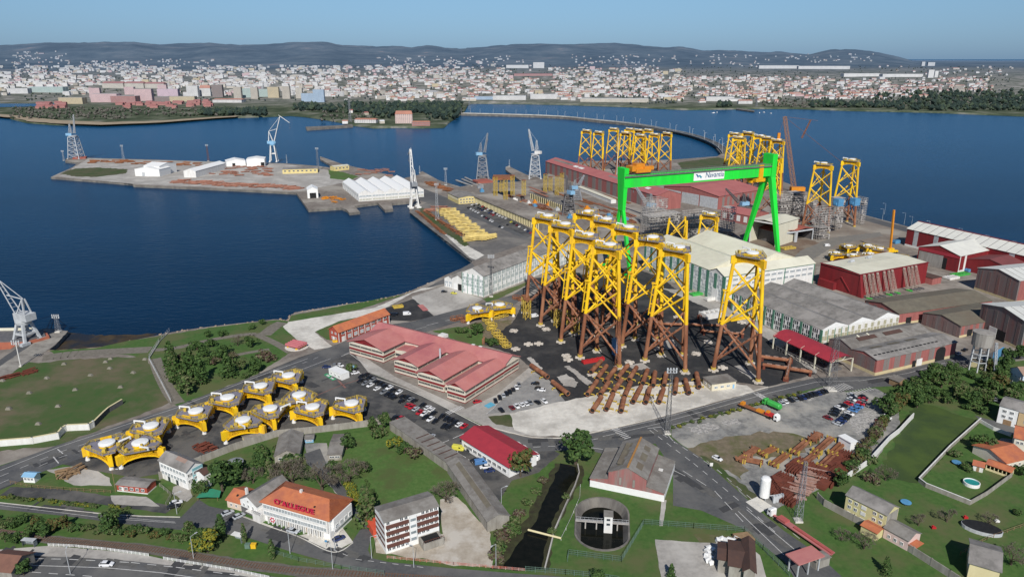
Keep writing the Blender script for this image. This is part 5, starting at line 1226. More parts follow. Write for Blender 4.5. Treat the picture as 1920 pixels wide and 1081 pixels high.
# ---- grey triple-gable hall
t = T('glazed_hall', 'wide grey-roofed hall with three white gables and green pilasters', 'industrial hall', (165.2,365.3,0), math.radians(23.5)); w3 = 58/3
for i in range(3):
 vol(t, i*w3, (i+1)*w3, 0, 71, 11.6, 3.2, 'y', white, roof_grey, .15, wall='gable_wall')
 glaze(t, 'F', (i*w3,(i+1)*w3,0,71), 4, 2, 10.8, 3, 1, fm=white, gm=M('glass_cream', (.42,.4,.27), (.36,.34,.24), .5, .5), pm=wall_green if i == 0 else None, pier_w=.4)
 m = MB(); m.face([(i*w3+.4,-.06,11.7),((i+1)*w3-.4,-.06,11.7),(i*w3+w3/2,-.06,14.7)]); m.to('gable_triangle', white_clean, t)
glaze(t, 'L', (0,58,0,71), 10, .8, 11.2, 4, 3, pm=wall_green, pier_w=1.6, gm=glass)
# ---- red roofed storage canopy
A = G(1558,673,9); t = T('storage_canopy', 'open-sided storage canopy with an arched crimson roof beside the black yard', 'canopy', (*A,0), AX)
m = MB(); n = 10; Wc, Lc = 15.5, 39
for i in range(n):
 f = lambda k: (Wc*k/n, 7.4+2.3*math.sin(PI*k/n)); a, b = f(i), f(i+1)
 q = [(a[0],-.6,a[1]),(b[0],-.6,b[1]),(b[0],Lc+.6,b[1]),(a[0],Lc+.6,a[1])]; m.face(q); m.face([(x,y,z-.25) for x,y,z in q][::-1])
m.to('roof', roof_crimson, t)
m = MB()
for j in range(5):
 y = Lc*j/4
 for x in (.4, Wc-.4): m.beam((x,y,0),(x,y,7.3),.55)
 for i in range(6): m.beam((.4+(Wc-.8)*i/6,y,7.2),(.4+(Wc-.8)*(i+1)/6,y,7.2),.25); a = Wc*i/6; b = Wc*(i+1)/6; m.beam((a,y,7.2 if i%2 else 7.4+2.1*math.sin(PI*i/6)),(b,y,7.4+2.1*math.sin(PI*(i+1)/6) if i%2 == 0 or True else 7),.2)
m.to('frame', cream, t)
m = MB(); m.box(.2,.5,2,Lc-2,2.2,2.5); [m.box(.2,.4,y,y+.25,.1,2.3) for y in range(2,38,2)]; m.box(3,12,3,Lc-4,.1,1.2); [m.box(2.5+R.random()*6,4+R.random()*9,y,y+3,1.2,1.2+R.random()*2) for y in range(3,34,4)]; m.to('stored_steel', steel_dark, t)
# ---- pink and grey corrugated shed in front
t, L, W = site('corrugated_shed', 'low shed with pink and grey corrugated walls, cream plinth and a black arched door', (179.5,332.2), (232.5,355.9), W=30, cat='industrial shed'); v = (0,L,0,30); h = 8.4
vol(t, 0,L,0,15.5, h, 1.7, 'x', wall_pink, roof_grey, .4); vol(t, 0,L,15.5,30, h+.3, 2.4, 'x', wall_slate, roof_fibre, .3, wall='rear_wall', roof='rear_roof')
cladding(t, 'F', v, 1.7, h-.1, wall_greycor, 4.2, 4.5, 5); cladding(t, 'L', v, 1.2, h-.1, wall_slate, 29, 5, .2, 'side_cladding'); band(t, v, 'FL', 0, 1.6, M('plinth', (.6,.5,.28), (.5,.42,.26), .5, .8, streak=2), 'plinth', .12)
m = MB(); x0 = L*.80; q = [(x0-3.6,0),(x0+3.6,0),(x0+3.6,5.2)]+[(x0+3.6*math.cos(a*PI/8), 5.2+2.6*math.sin(a*PI/8)) for a in range(1,8)]+[(x0-3.6,5.2)]; m.face([(x,-.16,z) for x, z in q]); m.to('arched_door', black, t)
door(t, 'F', v, L*.47, 2.6, 3.4, black, 'doorway', off=.16); door(t, 'F', v, L*.535, 4, 3.8, white, 'sliding_door', off=.22)
skylights(t, 1, L-10, 3.4, h+.98, 16, 2.1, .9, black, .22); skylights(t, 4, L-16, 10, h+1.62, 3, 7, 2.6, roof_olive, -.22); skylights(t, 8, 22, 21, h+2.62, 2, 1.2, 4, cream, .33); skylights(t, 6, L-14, 20, h+2.35, 2, 13, 2.6, roof_brown, .33)
# ---- red block hall with the white flat roof
t = T('red_hall', 'boxy dark red hall with a cream flat roof and lattice struts leaning on its front', 'industrial hall', (227.3,457.6,0), math.radians(26.5)); h = 14.8
vol(t, 0,68,0,32, h, 0, 'x', wall_red, wall_red, .5); m = MB(); m.mesh([(.6,.6,h+.42),(67.4,.6,h+.42),(67.4,16,h+1.3),(.6,16,h+1.3),(67.4,31.4,h+.42),(.6,31.4,h+.42)], [(0,1,2,3),(3,2,4,5)]); m.to('roof_sheeting', cream_roof, t)
for i in range(12):
 x = (3,7.5,11,15.5,22,26.5,30,42,46.5,50,54,64)[i]
 if i == 11: continue
 st = None; m = MB(); m.lattice((x,-6.2,.4),(x,-.7,h-.6),1.3,1.1,8,.1); m.lathe([(.9,h-.9),(.9,h)],8,(x,-.6)); o = m.to('lattice_strut', M('strut', (.42,.36,.31),(.28,.2,.16),.8,.8), t)
 m = MB(); m.box(x-.9,x+.9,-8.6,-5.2,.05,.9); m.beam((x,-9.5,.4),(x,-5,.4),.5); m.to('strut_foot', green_bright if i in (0,4,6,7) else steel_dark, t)
m = MB(); m.mesh([(-.3,-3.5,0),(2.0,-3.5,0),(2.0,-.1,h),(-.3,-.1,h),(-.3,0,0)], [(0,1,2,3),(4,0,3)]); m.to('buttress', wall_red, t)
for x, y in ((16,22),(36,24)):
 m = MB(); m.tube((x,y,h+1.6),(x+4.6,y+.6,h+1.6),1.1,12); m.to('roof_vent', steel_light, t)
m = MB(); m.beam((-.25,6,2),(-.25,14,10),.6); m.beam((-.25,14,10),(-.25,18,7),.6); m.box(-3,-.1,17,30,0,5); m.to('outside_stair', wall_red, t)
vol(t, 68.2,78,-5,6, 4.5, 0, 'x', wall_pink, roof_brown, .2, wall='annex_wall', roof='annex_roof')
# ---- long red hall with white striped roof by the sea wall
A = G(1696,460); t = T('red_hall', 'long crimson hall with a white ribbed roof along the sea wall', 'industrial hall', (*A,0), AY); v = (0,130,0,24); h = 14.5
vol(t, *v, h, 4.6, 'x', wall_red, M('ribbed_white', (.66,.65,.58), (.58,.57,.52), .2, .7), .5); cladding(t, 'F', v, 1, h-.2, steel_light, 4, 14, 7, 'grey_panels'); band(t, v, 'F', 0, 1.6, white, 'plinth', .15)
m = MB(); [m.beam((x,-.6,h+.0),(x,12,h+4.85),.35,.12) for x in range(6,130,7)]; m.to('roof_ribs', steel_dark, t); m = MB(); m.box(-.6,130,12.2,12.8,h+4.7,h+5.4); m.box(-.7,-.4,-.4,24.4,h-.6,h+.2); m.to('ridge_trim', wall_red, t)
A, B = G(1718,492), G(1795,511); t, L, W = site('red_hall', 'red hall with a white pitched roof and a tall grey sliding door', A, B, W=44, cat='industrial hall'); h = HT(1795,511,480); v = (0,L,0,44)
vol(t, *v, h, 4.4, 'y', wall_red, MATS['ribbed_white'], .5); panel(t, 'F', v, L*.03, L*.62, .1, h*.78, M('door_grey', (.33,.31,.29), (.24,.22,.2), .5, .7, streak=6), 'sliding_door', .2, .2); door(t, 'F', v, L*.67, L*.1, h*.7, black, 'doorway'); band(t, v, 'R', 0, 1.5, white, 'plinth', .1)
panel(t, 'F', v, 0, L, h*.82, h, roof_crimson, 'fascia', .3, .3); panel(t, 'R', v, 6, 8.2, 0, h-.2, white, 'white_pilaster', .2, .2); panel(t, 'R', v, .1, .9, 0, h-.2, white, 'downpipe', .2, .2)
vol(t, L+.1, L+30, 10, 46, h*.72, 3.4, 'y', wall_red, M('roof_maroon', (.2,.06,.06), (.16,.05,.05), .2, .8), .3, wall='annex_wall', roof='annex_roof')
# ---- big dark slate sheds on the right
def slate(label, A, B, h, hr, dep, doors=()):
 t, L, W = site('slate_shed', label, A, B, W=dep, cat='industrial shed'); v = (0,L,0,dep)
 vol(t, *v, h, hr, 'y', wall_slate, M('roof_palegrey', (.6,.6,.56), (.5,.5,.47), .2, .8), .4); cladding(t, 'F', v, 1.6, h-.3, wall_pink if False else M('slate2', (.15,.145,.14), (.2,.1,.09), .4, .8, streak=9), 3, 4, 2); cladding(t, 'R', v, 1.5, h-.3, wall_pink, 20, 3, 1); band(t, v, 'FR', 0, 1.4, MATS['plinth'], 'plinth', .13)
 m = MB(); [m.beam((L/2,y,h+hr+.3),(L+.3,y,h+.2),.2,.12) for y in range(4,int(dep),6)]; m.to('roof_ribs', roof_grey, t)
 for s_, w_, hh in doors: door(t, 'F', v, L*s_, w_, hh, black, 'doorway', off=.16); door(t, 'F', v, L*s_-w_*.95, w_*.9, hh, white, 'sliding_door', off=.3)
slate('tall dark slate shed with a pale ribbed roof, the upper one at the right edge', G(1834,502,15), G(1912,526,15), 15, 3.2, 60)
slate('dark slate shed with an open door behind the water tower', G(1831,619), G(1912,656), HT(1912,656,603), 3.0, 60, [(.55,6,6)])
for lab, a, b, dep, wm in (('low olive-roofed shed in front of the lattice struts', G(1622,563,7), G(1686,588,7), 74, wall_pink), ('low shed with a mossy roof and rusty fence next to the water tower', G(1731,586,7), G(1802,611,7), 46, wall_slate)):
 t, L, W = site('mossy_shed', lab, a, b, W=dep, cat='industrial shed'); v = (0,L,0,dep); vol(t, *v, 7, 2.6, 'y', wm, roof_olive, .4); cladding(t, 'R', v, .5, 6.8, wall_pink, 3, 3, 1); cladding(t, 'F', v, .5, 6.8, wall_slate, 3, 3, 1); band(t, v, 'R', 0, 1.3, MATS['plinth'], 'plinth', .12)
 m = MB()
 for i in range(int(dep/2.2)): y = 2+i*2.2; m.mesh([(L*.53,y,9.55),(L*.62,y,9.0),(L*.62,y+1.2,9.0),(L*.53,y+1.2,9.55)], [(0,1,2,3)])
 m.to('ridge_lights', black, t); m = MB(); m.mesh([(L*.66,4,8.83),(L*.84,4,7.98),(L*.84,dep-14,7.98),(L*.66,dep-14,8.83)], [(0,1,2,3)]); m.to('roof_patch', roof_brown, t)
 door(t, 'R', v, 8, 4, 4, black, 'doorway', off=.13)
# ---- long red shed and pink hall behind the crane
A = (46,1005.4); Bq = G(1231,367,15); t, L, W = site('long_shed', 'very long shed with a red roof and streaked grey and pink walls on the waterfront', A, Bq, W=30, cat='industrial shed'); v = (0,L,0,30)
vol(t, *v, 15, 4.5, 'x', wall_pink, M('roof_rose', (.40,.14,.13), (.35,.115,.11), .1, .8), .5); cladding(t, 'F', v, 0, 14.9, wall_greycor, 9, 9, 5); cladding(t, 'R', v, 0, 14, wall_pink, 10, 3, 1)
skylights(t, 70, 100, 8, 15.0+2.75, 2, 12, 4, white, .3); skylights(t, 8, 66, 9, 15+3.0, 1, 58, 3.5, roof_fibre, .3); skylights(t, 105, L-12, 9.5, 15+3.1, 1, 50, 3, roof_fibre, .3); skylights(t, L-34, L-26, 8, 15+2.75, 1, 8, 4, white, .3)
A, Bq = G(1245,349,14), G(1348,368,14); t, L, W = site('pink_hall', 'broad pink hall with grey sliding doors behind the green crane', A, Bq, W=72, cat='industrial hall'); v = (0,L,0,72)
vol(t, *v, 14, 5, 'y', wall_pink, MATS['roof_rose'], .6); 
for i in range(3): panel(t, 'F', v, L*(.02+.33*i), L*(.33+.33*i), .1, 11.6, steel_light, 'sliding_door', .2, .2)
for i in range(8): panel(t, 'R', v, 6+i*8, 9.5+i*8, 3, 12, wall_greycor, 'wall_light', .12, .12)
A = G(1352,394,9); t, L, W = site('pink_hall', 'small pink annex with white windows left of the cream open shed', A, off(A, AY+.2, 34), W=28, cat='industrial hall'); v = (0,L,0,28); vol(t, *v, 9, 3, 'x', wall_pink, MATS['roof_rose'], .4); [panel(t, 'F', v, 3+i*8, 7+i*8, 2, 7.5, white, 'wall_light', .12, .12) for i in range(4)]
A, Bq = G(1404,453), G(1455,463); t, L, W = site('open_shed', 'cream shed with a wide black opening at the foot of the green crane', A, Bq, W=34, cat='industrial shed'); h = HT(1454,463,420); v = (0,L,0,34)
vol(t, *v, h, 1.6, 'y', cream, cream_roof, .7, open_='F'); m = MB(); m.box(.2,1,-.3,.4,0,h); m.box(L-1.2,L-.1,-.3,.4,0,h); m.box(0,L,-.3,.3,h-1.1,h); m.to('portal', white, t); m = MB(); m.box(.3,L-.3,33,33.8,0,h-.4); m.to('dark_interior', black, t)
m = MB(); m.mesh([(-.1,-.2,0),(-.1,34,0),(-.1,34,h),(-.1,-.2,h),(-7,2,0),(-7,30,0)], [(4,5,2,3),(0,4,3),(5,1,2)]); m.to('sloping_side', steel_dark, t)
A, Bq = G(1459,459), G(1523,449); t, L, W = site('open_shed', 'open shed with a red ribbed roof right of the cream shed', A, Bq, W=34, cat='industrial shed'); h = HT(1523,449,428)
for i in range(2): vol(t, L*i/2, L*(i+1)/2, 0, 34, h, 1.4, 'y', steel_dark, M('roof_rust', (.34,.1,.07), (.27,.08,.06), .2, .85), .2, open_='F')
m = MB(); m.box(0,L,-.4,.1,h-1.2,h); m.box(L*.47,L*.53,-.4,1,0,h); m.box(L-.8,L,-.4,.4,0,h); m.to('portal', steel_light, t)
# ---- white saw-tooth building
A, Bq, C = G(673,378), G(795,369), G(652,353); t, L, W = site('sawtooth_building', 'white building with five white gables at the head of the basin', A, Bq, C); h = 8.2
for i in range(5):
 vol(t, L*i/5, L*(i+1)/5, 0, W, h, 4, 'y', white, white_clean, .1); wins(t, 'F', (L*i/5,L*(i+1)/5,0,W), 4, 4.6, 3.8, 1.9, .6, gm=glass_pale, bars=3); wins(t, 'F', (L*i/5,L*(i+1)/5,0,W), 4, .8, 3.8, 2.2, .6, gm=M('glass_cream2', (.5,.48,.36), (.4,.4,.36), .5, .4), bars=3)
glaze(t, 'L', (0,L,0,W), 9, .8, 7.6, 2, 2, pm=white, pier_w=.6)
# ---- small sheds on the far yard
def shed(name, label, a, b, W, ytop, hr, wm, rm, axis='x', nw=0, dr=None):
 A, B = G(*a), G(*b); t, L, W = site(name, label, A, B, W=W, cat='shed'); h = HT(*a, ytop); v = (0,L,0,W); vol(t, *v, h, hr, axis, wm, rm, .3)
 if nw: wins(t, 'F', v, nw, h*.45, min(2.6, L/nw*.7), h*.33, .6, gm=glass)
 if dr: door(t, dr[0], v, dr[1], dr[2], dr[3], dr[4] if len(dr) > 4 else black)
 return t
shed('white_shed','white twin shed nearest the left tip of the far yard',(254,330),(300,331),26,317,3,white_clean,white_clean,'y',0,('F',12,4,5,steel_light)); shed('white_shed','white shed joined behind the left twin shed',(301,329),(332,322),24,312,3,white_clean,white_clean,'y')
shed('white_shed','long narrow white shed with a ridged roof in the middle of the far yard',(368,333),(424,317),17,321,3,white,white_clean,'x',0)
shed('white_shed','low white shed behind the long narrow one',(425,312),(461,310),20,303,3,white_clean,white_clean,'y',0,('F',10,4,4)); shed('white_shed','square white shed beside the white luffing crane',(463,313),(497,312),22,299,2,white_clean,white_clean,'y',0,('F',22,5,6))
shed('yellow_shed','flat pale yellow building on the far yard',(530,326),(596,324),24,318,.0,pale_yellow,roof_grey,'x',8); shed('yellow_shed','small yellow building by the far green',(627,321),(655,318),12,313,1,pale_yellow,cream_roof,'x',4)
shed('white_shed','white arched tent at the inner corner of the far yard',(577,372),(597,371),18,356,3,white_clean,white_clean,'y',0,('F',6,7,6)); shed('white_shed','tiny white cabin by the second quay',(742,345),(757,343),10,338,1,white_clean,white_clean)
A, Bq, C = G(860,383), G(896,380), G(839,373); t, L, W = site('yellow_building','pale yellow two storey building with a grey roof beside the far car park', A, Bq, C); v = (0,L,0,max(W,24)); vol(t, *v, 7, 1.5, 'y', pale_yellow, roof_grey, .5)
for z in (1.2,4.2): wins(t, 'F', v, 6, z, 2, 1.4, 1)
wins(t, 'L', v, 8, 4.2, 1.8, 1.4, 1)
# ---- clinic
A, Bq, C = G(866,839), G(955,895), G(1008,872); t, L, W = site('clinic_building', 'low white building with a bright crimson roof by the stream', A, Bq, C); h = HT(955,895,874); v = (0,L,0,W)
vol(t, *v, h, 2.3, 'x', white_clean, roof_crimson, .7); wins(t, 'F', v, 9, 1.2, 2.4, 1.5, 1.2, bars=2); wins(t, 'R', v, 2, 1.1, 2.2, 1.5, 1.2); door(t, 'F', v, 4, 2, 2.4, glass)
m = MB(); [m.lathe([(2.6,0),(2.5,1.2),(1.6,2.2),(.2,2.6)], 12, (L*k, W+2.6)) for k in (.5,.62,.85)]; m.to('white_dome_tent', white_clean, t)
# ---- long grey lean-to sheds behind the garden
A, Bq = G(731,806), G(838,883); t, L, W = site('long_shed', 'long concrete-walled shed with a flat patched roof along the car park', A, Bq, W=7.5, cat='shed'); v = (0,L,0,7.5); vol(t, *v, 3.6, .0, 'x', wall_conc, roof_fibre, .1); m = MB(); [m.box(L*.45+i*4,L*.45+i*4+.6,1,7,3.9,4.0) for i in range(6)]; m.to('roof_battens', roof_brown, t)
panel(t, 'L', v, .2, 7.2, .2, 3.3, wall_cream, 'end_panel', .08, .08)
A, Bq, C = G(839,886), G(914,997), G(955,986); t, L, W = site('long_shed', 'long grey shed with a ridged fibre roof running down to the stream', A, Bq, C, cat='shed'); v = (0,L,0,W); vol(t, *v, 4.2, 1.6, 'x', wall_conc, roof_fibre, .3); skylights(t, 3, L-5, W*.36, 4.2+1.45, 1, L-9, 1.6, roof_olive, 1.6/(W/2))
# ---- hotel with the red sign
A, Bq, C = G(497,975), G(620,1011), G(645,991); t, L, W = site('hotel_building', 'white three storey hotel with an orange tiled roof and big red rooftop letters', A, Bq, C, cat='hotel'); W = max(W, 12); h = HT(620,1011,972)
v = (0,L,0,W); vol(t, *v, h, 2.6, 'x', white_clean, roof_orange, .9, hip=.8)
fz = h/3
vo = (-.0,L,-.0,W)
m = MB(); m.box(.2,L-.2,-.7,-.02,fz*1.02,h-.3); m.to('upper_front', white, t); vu = (.2,L-.2,-.7,W)
for z in (fz*1.2, fz*2.15): wins(t, 'F', vu, 20, z, 1.2, 1.5, .5, bars=1, gm=M('glass_light', (.3,.34,.36), (.16,.19,.2), 1, .3))
for i in range(12): door(t, 'F', v, 3.2+(L-5)*i/12, 1.0, 2.3, glass if i%4 else wood, 'door', off=.05)
m = MB(); [m.box(2.2+(L-5)*i/12-.2,2.2+(L-5)*i/12+.2,-.9,-.05,.02,fz*1.0) for i in range(13)]; m.to('arcade_piers', white, t)
wins(t, 'R', v, 3, fz*1.2, 1.4, 1.5, .6); wins(t, 'R', v, 3, fz*2.15, 1.4, 1.5, .6); m = MB(); m.box(L+.02,L+1.1,1,W-1,fz*1.05,h-.6); m.to('end_bay', white_clean, t); wins(t, 'R', (0,L+1.1,1,W-1), 4, fz*1.25, 1.5, 1.6, .2, gm=MATS['glass_light'])
def lettering(body, parent, loc, size, m_, ext, width, name='lettering', rx=PI/2, rz=0):
 cu = bpy.data.curves.new('txt', 'FONT'); cu.body = body; cu.size = size; cu.extrude = ext; cu.space_character = 1.15; cu.offset = .04
 o = bpy.data.objects.new('txt', cu); COL.objects.link(o); bpy.context.view_layer.update()
 me = bpy.data.meshes.new_from_object(o.evaluated_get(bpy.context.evaluated_depsgraph_get())); bpy.data.objects.remove(o)
 me.materials.clear(); me.materials.append(m_); o = add(name, me, parent); x0 = min(q.co.x for q in me.vertices); x1 = max(q.co.x for q in me.vertices)
 o.location = loc; o.rotation_euler = (rx,0,rz); o.scale = (width/(x1-x0),1,1); return o
lettering("O'ALLEGUE", t, (L*.19,-.3,h+.35), 2.75, M('sign_red', (.55,.02,.07), (.42,.02,.05), 1, .5), .14, L*.6)
m = MB(); [m.beam((L*(.2+.062*i),-.2,h-.1),(L*(.2+.062*i),-.2,h+.7),.12) for i in range(10)]; m.beam((L*.19,-.2,h+.3),(L*.8,-.2,h+.3),.12); m.to('sign_rail', red_paint, t)
m = MB(); m.tube((4.2,-.95,2.0),(4.2,-.8,2.0),1.3,16); em = m.to('round_emblem', white_clean, t); m = MB(); [m.tube((4.2+.75*math.cos(a),-1.02,2.0+.75*math.sin(a)),(4.2+.75*math.cos(a),-.96,2+.75*math.sin(a)),.34,8) for a in [k*PI/3 for k in range(6)]]; m.to('emblem_pattern', MATS['sign_red'], em)
m = MB(); m.box(L*.42,L*.42+.8,W*.45,W*.45+.8,h+2.2,h+3.6); m.to('chimney', white, t); m = MB(); m.box(L*.72,L*.72+.7,2,2.8,h+1.1,h+1.35); m.to('roof_light', black, t)
A, Bq = G(453,958), G(484,972); t, L, W = site('white_house', 'white gabled house with a grey roof adjoining the hotel', A, Bq, W=15, cat='house'); h = HT(453,958,934); v = (0,L,0,15); vol(t, *v, h, 2.4, 'y', white_clean, roof_grey, .4); wins(t, 'F', v, 3, h*.55, .9, 1.3, .8); wins(t, 'F', v, 1, h*.95, .8, 1.1, .8); panel(t, 'F', v, .2, L-.2, .1, 2.4, steel_dark, 'shop_front', .08, .08); m = MB(); m.box(.5,1.2,2,2.8,h,h+3.2); m.to('chimney', white, t)
m = MB(); m.box(L*.5,L,-1.5,-.1,2.4,2.6); m.to('awning', white, t); m = MB(); m.box(L-.6,L+3,-1.6,3,.05,h*.62); m.to('terrace_block', white, t); m = MB(); [m.beam((L-.6+i*.6,-1.6,h*.62),(L-.6+i*.6,-1.6,h*.62+1.1),.08) for i in range(7)]; m.beam((L-.6,-1.6,h*.62+1.1),(L+3,-1.6,h*.62+1.1),.1); m.to('balcony_rail', steel_dark, t)
A, Bq = G(427,950), G(452.5,957.5); t, L, W = site('annex_house', 'small cream annex with an orange roof at the left end of the hotel group', A, Bq, W=8.5, cat='house'); v = (0,L,0,8.5); vol(t, *v, 3.1, 1.9, 'x', M('cream_pink', (.68,.55,.44), (.6,.5,.4), .5, .8), roof_orange, .4); wins(t, 'F', v, 2, 1, .9, 1.2, .8); skylights(t, L*.45, L*.6, 2, 4.4, 1, .8, .8, black, .45)
# ---- brown and white apartment block
h = HT(724,1038,979); A = G(724,1038); Bq = G(822,948,h); C = G(705,950,h); t, L, W = site('apartment_block', 'four storey apartment block with white floors and brown balcony bands', A, Bq, C, cat='apartment block'); v = (0,L,0,W); fz = h/5
vol(t, *v, h, 1.1, 'x', white_clean, roof_fibre, .25)
for k in range(1,5):
 for s0, s1 in ((.4, L*.43), (L*.58, L-.3)):
  if k == 1 and s0 > 1: continue
  panel(t, 'F', v, s0, s1, fz*k-.1, fz*k+.95, wall_brown, 'balcony_band', .55, .55)
 panel(t, 'L', v, .3, W-.3, fz*k-.1, fz*k+.7, wall_brown, 'side_band', .1, .1)
for k in range(5):
 z = fz*k+(1.15 if k else .9)
 for s0, s1, n in ((.4, L*.43, 5), (L*.58, L-.3, 5)):
  if k == 0 and s0 > 1: continue
  for i in range(n):
   if R.random() < .25: continue
   s_ = s0+(s1-s0)*(i+.5)/n; x, y, zz, r = facept('F', v, s_, z); add('window', wdata(1.15, 1.35, white_clean, glass, 1), t, None, (x,y,zz), r)
m = MB(); m.box(L*.44,L*.57,-.75,-.02,fz*1.1,h-.2); m.to('stair_bay', white_clean, t)
for k in range(1,5): panel(t, 'F', (0,L,-.75,W), L*.455, L*.555, fz*k+.3, fz*k+1.2, MATS['glass_light'], 'stair_window', .05, .05)
m = MB(); m.box(L*.60,L*.98,-4.6,-.1,0,2.6); m.to('garage_block', wall_conc, t); m = MB(); m.box(L*.63,L*.93,-4.3,-.6,2.62,2.7); m.to('terrace_deck', black, t); m = MB(); [m.beam((L*.60+(L*.38)*i/8,-4.5,2.6),(L*.60+L*.38*i/8,-4.5,3.5),.08) for i in range(9)]; m.beam((L*.6,-4.5,3.5),(L*.98,-4.5,3.5),.1); m.to('terrace_rail', wall_brown, t)
x, y = G(703,992); o = MB(); o.box(-1.8,1.8,-4,4,0,2.6); tag(o.to('red_container', M('container_red', (.62,.1,.05), (.55,.08,.04), .6, .6), loc=(x,y,.08), rz=.5), 'bright red container beside the apartment block', 'container')
# ---- teal and white house
A, Bq, C = G(303,895), G(354,918), G(388,903); t, L, W = site('teal_house', 'three storey house with white glazed front and a teal side wall', A, Bq, C, cat='house'); h = HT(354,918,884); v = (0,L,0,W); vol(t, *v, h, 2.0, 'x', white_clean, roof_grey, .4)
for z in (h*.30, h*.66): wins(t, 'F', v, 8, z, 1.5, 1.5, .8, gm=MATS['glass_light']); 
panel(t, 'R', v, W*.35, W-.1, h*.3, h-.1, wall_teal, 'teal_cladding', .12, .12); wins(t, 'R', (0,L+.12,0,W), 3, h*.66, 1.3, 1.3, W*.4, .6); wins(t, 'R', (0,L+.12,0,W), 3, h*.38, 1.3, 1.3, W*.4, .6); wins(t, 'R', v, 2, h*.66, 1.2, 1.3, .4, W*.68); wins(t, 'R', v, 2, h*.34, 1.2, 1.3, .4, W*.68)
for i in range(5): door(t, 'F', v, 2.5+i*(L-4)/5, 1.3, 2.2, glass if i%2 else white)
m = MB(); m.mesh([(L*.45,W*.2,h+1.0),(L*.8,W*.2,h+1.0),(L*.8,W*.5,h+2.26),(L*.45,W*.5,h+2.26)], [(0,1,2,3)]); m.to('roof_patch', M('roof_patch', (.3,.2,.16), (.24,.17,.14), .6, .9), t)
vol(t, L+.1, L+4.5, W*.55, W*.95, h*.75, 1, 'y', white_clean, roof_brown, .3, wall='annex_wall', roof='annex_roof')
# ---- red railway shack, booth, bus shelter
A, Bq, C = G(220,920), G(277,926), G(288,917); t, L, W = site('red_shack', 'small red hut with white trim and a dark roof beside the siding lane', A, Bq, C, cat='hut'); W = max(W,5); v = (0,L,0,W); vol(t, *v, 2.8, .5, 'x', brick_red, roof_grey, .3); wins(t, 'F', v, 5, .9, 1.3, 1.2, .6); door(t, 'F', v, L*.2, .9, 2, white); band(t, v, 'FR', 0, .45, white, 'plinth', .05)
x, y = G(61,900); t = T('guard_booth', 'tiny white booth with a pale roof near the road junction', 'booth', (x,y,0), -.1); vol(t, -2.2,2.2,-1.5,1.5, 2.6, .6, 'x', white_clean, blue_pale, .4); wins(t, 'F', (-2.2,2.2,-1.5,1.5), 3, 1, 1, 1.1, .3)
x, y = G(56,1023); t = T('bus_shelter', 'grey bus shelter beside the main road', 'bus shelter', (x,y,0), -.12); m = MB(); m.box(-2.2,2.2,-.7,.9,2.4,2.55); m.to('roof', steel_light, t); m = MB(); m.box(-2.1,2.1,.8,.86,.3,2.4); [m.box(a,a+.06,-.5,.8,.3,2.4) for a in (-2.1,2.04)]; m.to('glass_panel', MATS['glass_light'], t); m = MB(); [m.beam((a,b,.0),(a,b,2.4),.1) for a in (-2,2) for b in (-.5,.8)]; m.box(-1.6,1.6,.3,.7,.45,.52); m.to('frame', steel_dark, t)
x, y = G(447,1013); t = T('bus_shelter', 'small white shelter between two cypresses opposite the hotel', 'bus shelter', (x,y,0), -.35); m = MB(); m.box(-2,2,-1,1,2.4,2.55); m.to('roof', white, t); m = MB(); m.box(1.9,2,-1,1,0,2.4); m.box(-2,2,.9,1,0,2.4); m.to('glass_panel', MATS['glass_light'], t)
# ---- cottages
t = shed('cottage','grey-roofed cottage with pale walls under the concrete wall',(516,869),(562,865),17,855,2.2,wall_conc,roof_fibre,'y',2); t['category'] = 'house'
t = shed('cottage','narrow grey shed house beside the garden lane',(615,863),(641,862),16,852,.9,wall_conc,roof_fibre,'x',2); t['category'] = 'house'
shed('blue_hut','small pale blue hut at the foot of the concrete wall',(572,830),(588,829),4,823,.5,blue_pale,roof_grey,'x',1); shed('lean_shed','low shed with a yellow end leaning on the concrete wall',(462,833),(495,823),5,826,.6,wall_cream,roof_fibre,'x')
# ---- grey and pink hall with aisles
A, Bq = G(1106,911), G(1244,940); a = ang(A, Bq); C = G(1197,823,10); t, L, W = site('aisled_hall', 'grey-roofed hall with a raised pink gable and white base wall beside the oval basin', A, Bq, C, cat='industrial hall'); n0, n1 = L*.25, L*.76
vol(t, n0, n1, 0, W, 7.6, 3.2, 'y', M('wall_faded', (.34,.13,.12), (.26,.12,.11), .9, .8, streak=8, c3=(.24,.2,.18), sc3=.3), roof_fibre, .3, wall='nave_wall', roof='nave_roof')
for x0, x1, hi in ((0, n0-.05, 1), (n1+.05, L, 0)):
 m = MB(); h0, h1 = (3.4, 4.8) if hi else (4.8, 3.4); m.mesh([(x0,0,0),(x1,0,0),(x1,W,0),(x0,W,0),(x0,0,h0),(x1,0,h1),(x1,W,h1),(x0,W,h0)], [(0,1,5,4),(1,2,6,5),(2,3,7,6),(3,0,4,7)]); m.to('aisle_wall', MATS['wall_faded'], t)
 m = MB(); e = .25; q = [(x0-e,-e,h0),(x1,-e,h1),(x1,W+e,h1),(x0-e,W+e,h0)] if hi else [(x0,-e,h0),(x1+e,-e,h1),(x1+e,W+e,h1),(x0,W+e,h0)]; m.face([(x,y,z+.2) for x,y,z in q]); m.face(q[::-1]); [m.face([q[i],q[(i+1)%4],(*q[(i+1)%4][:2],q[(i+1)%4][2]+.2),(*q[i][:2],q[i][2]+.2)]) for i in range(4)]; m.to('aisle_roof', roof_fibre, t)
v = (0,L,0,W); band(t, v, 'FR', 0, 2.6, white_clean, 'base_wall', .1); m = MB(); m.box((n0+n1)/2-.35,(n0+n1)/2+.35,-.3,W+.3,10.95,11.2); m.to('ridge_cap', M('ridge_rust', (.4,.2,.06), (.3,.15,.05), .8, .9), t)
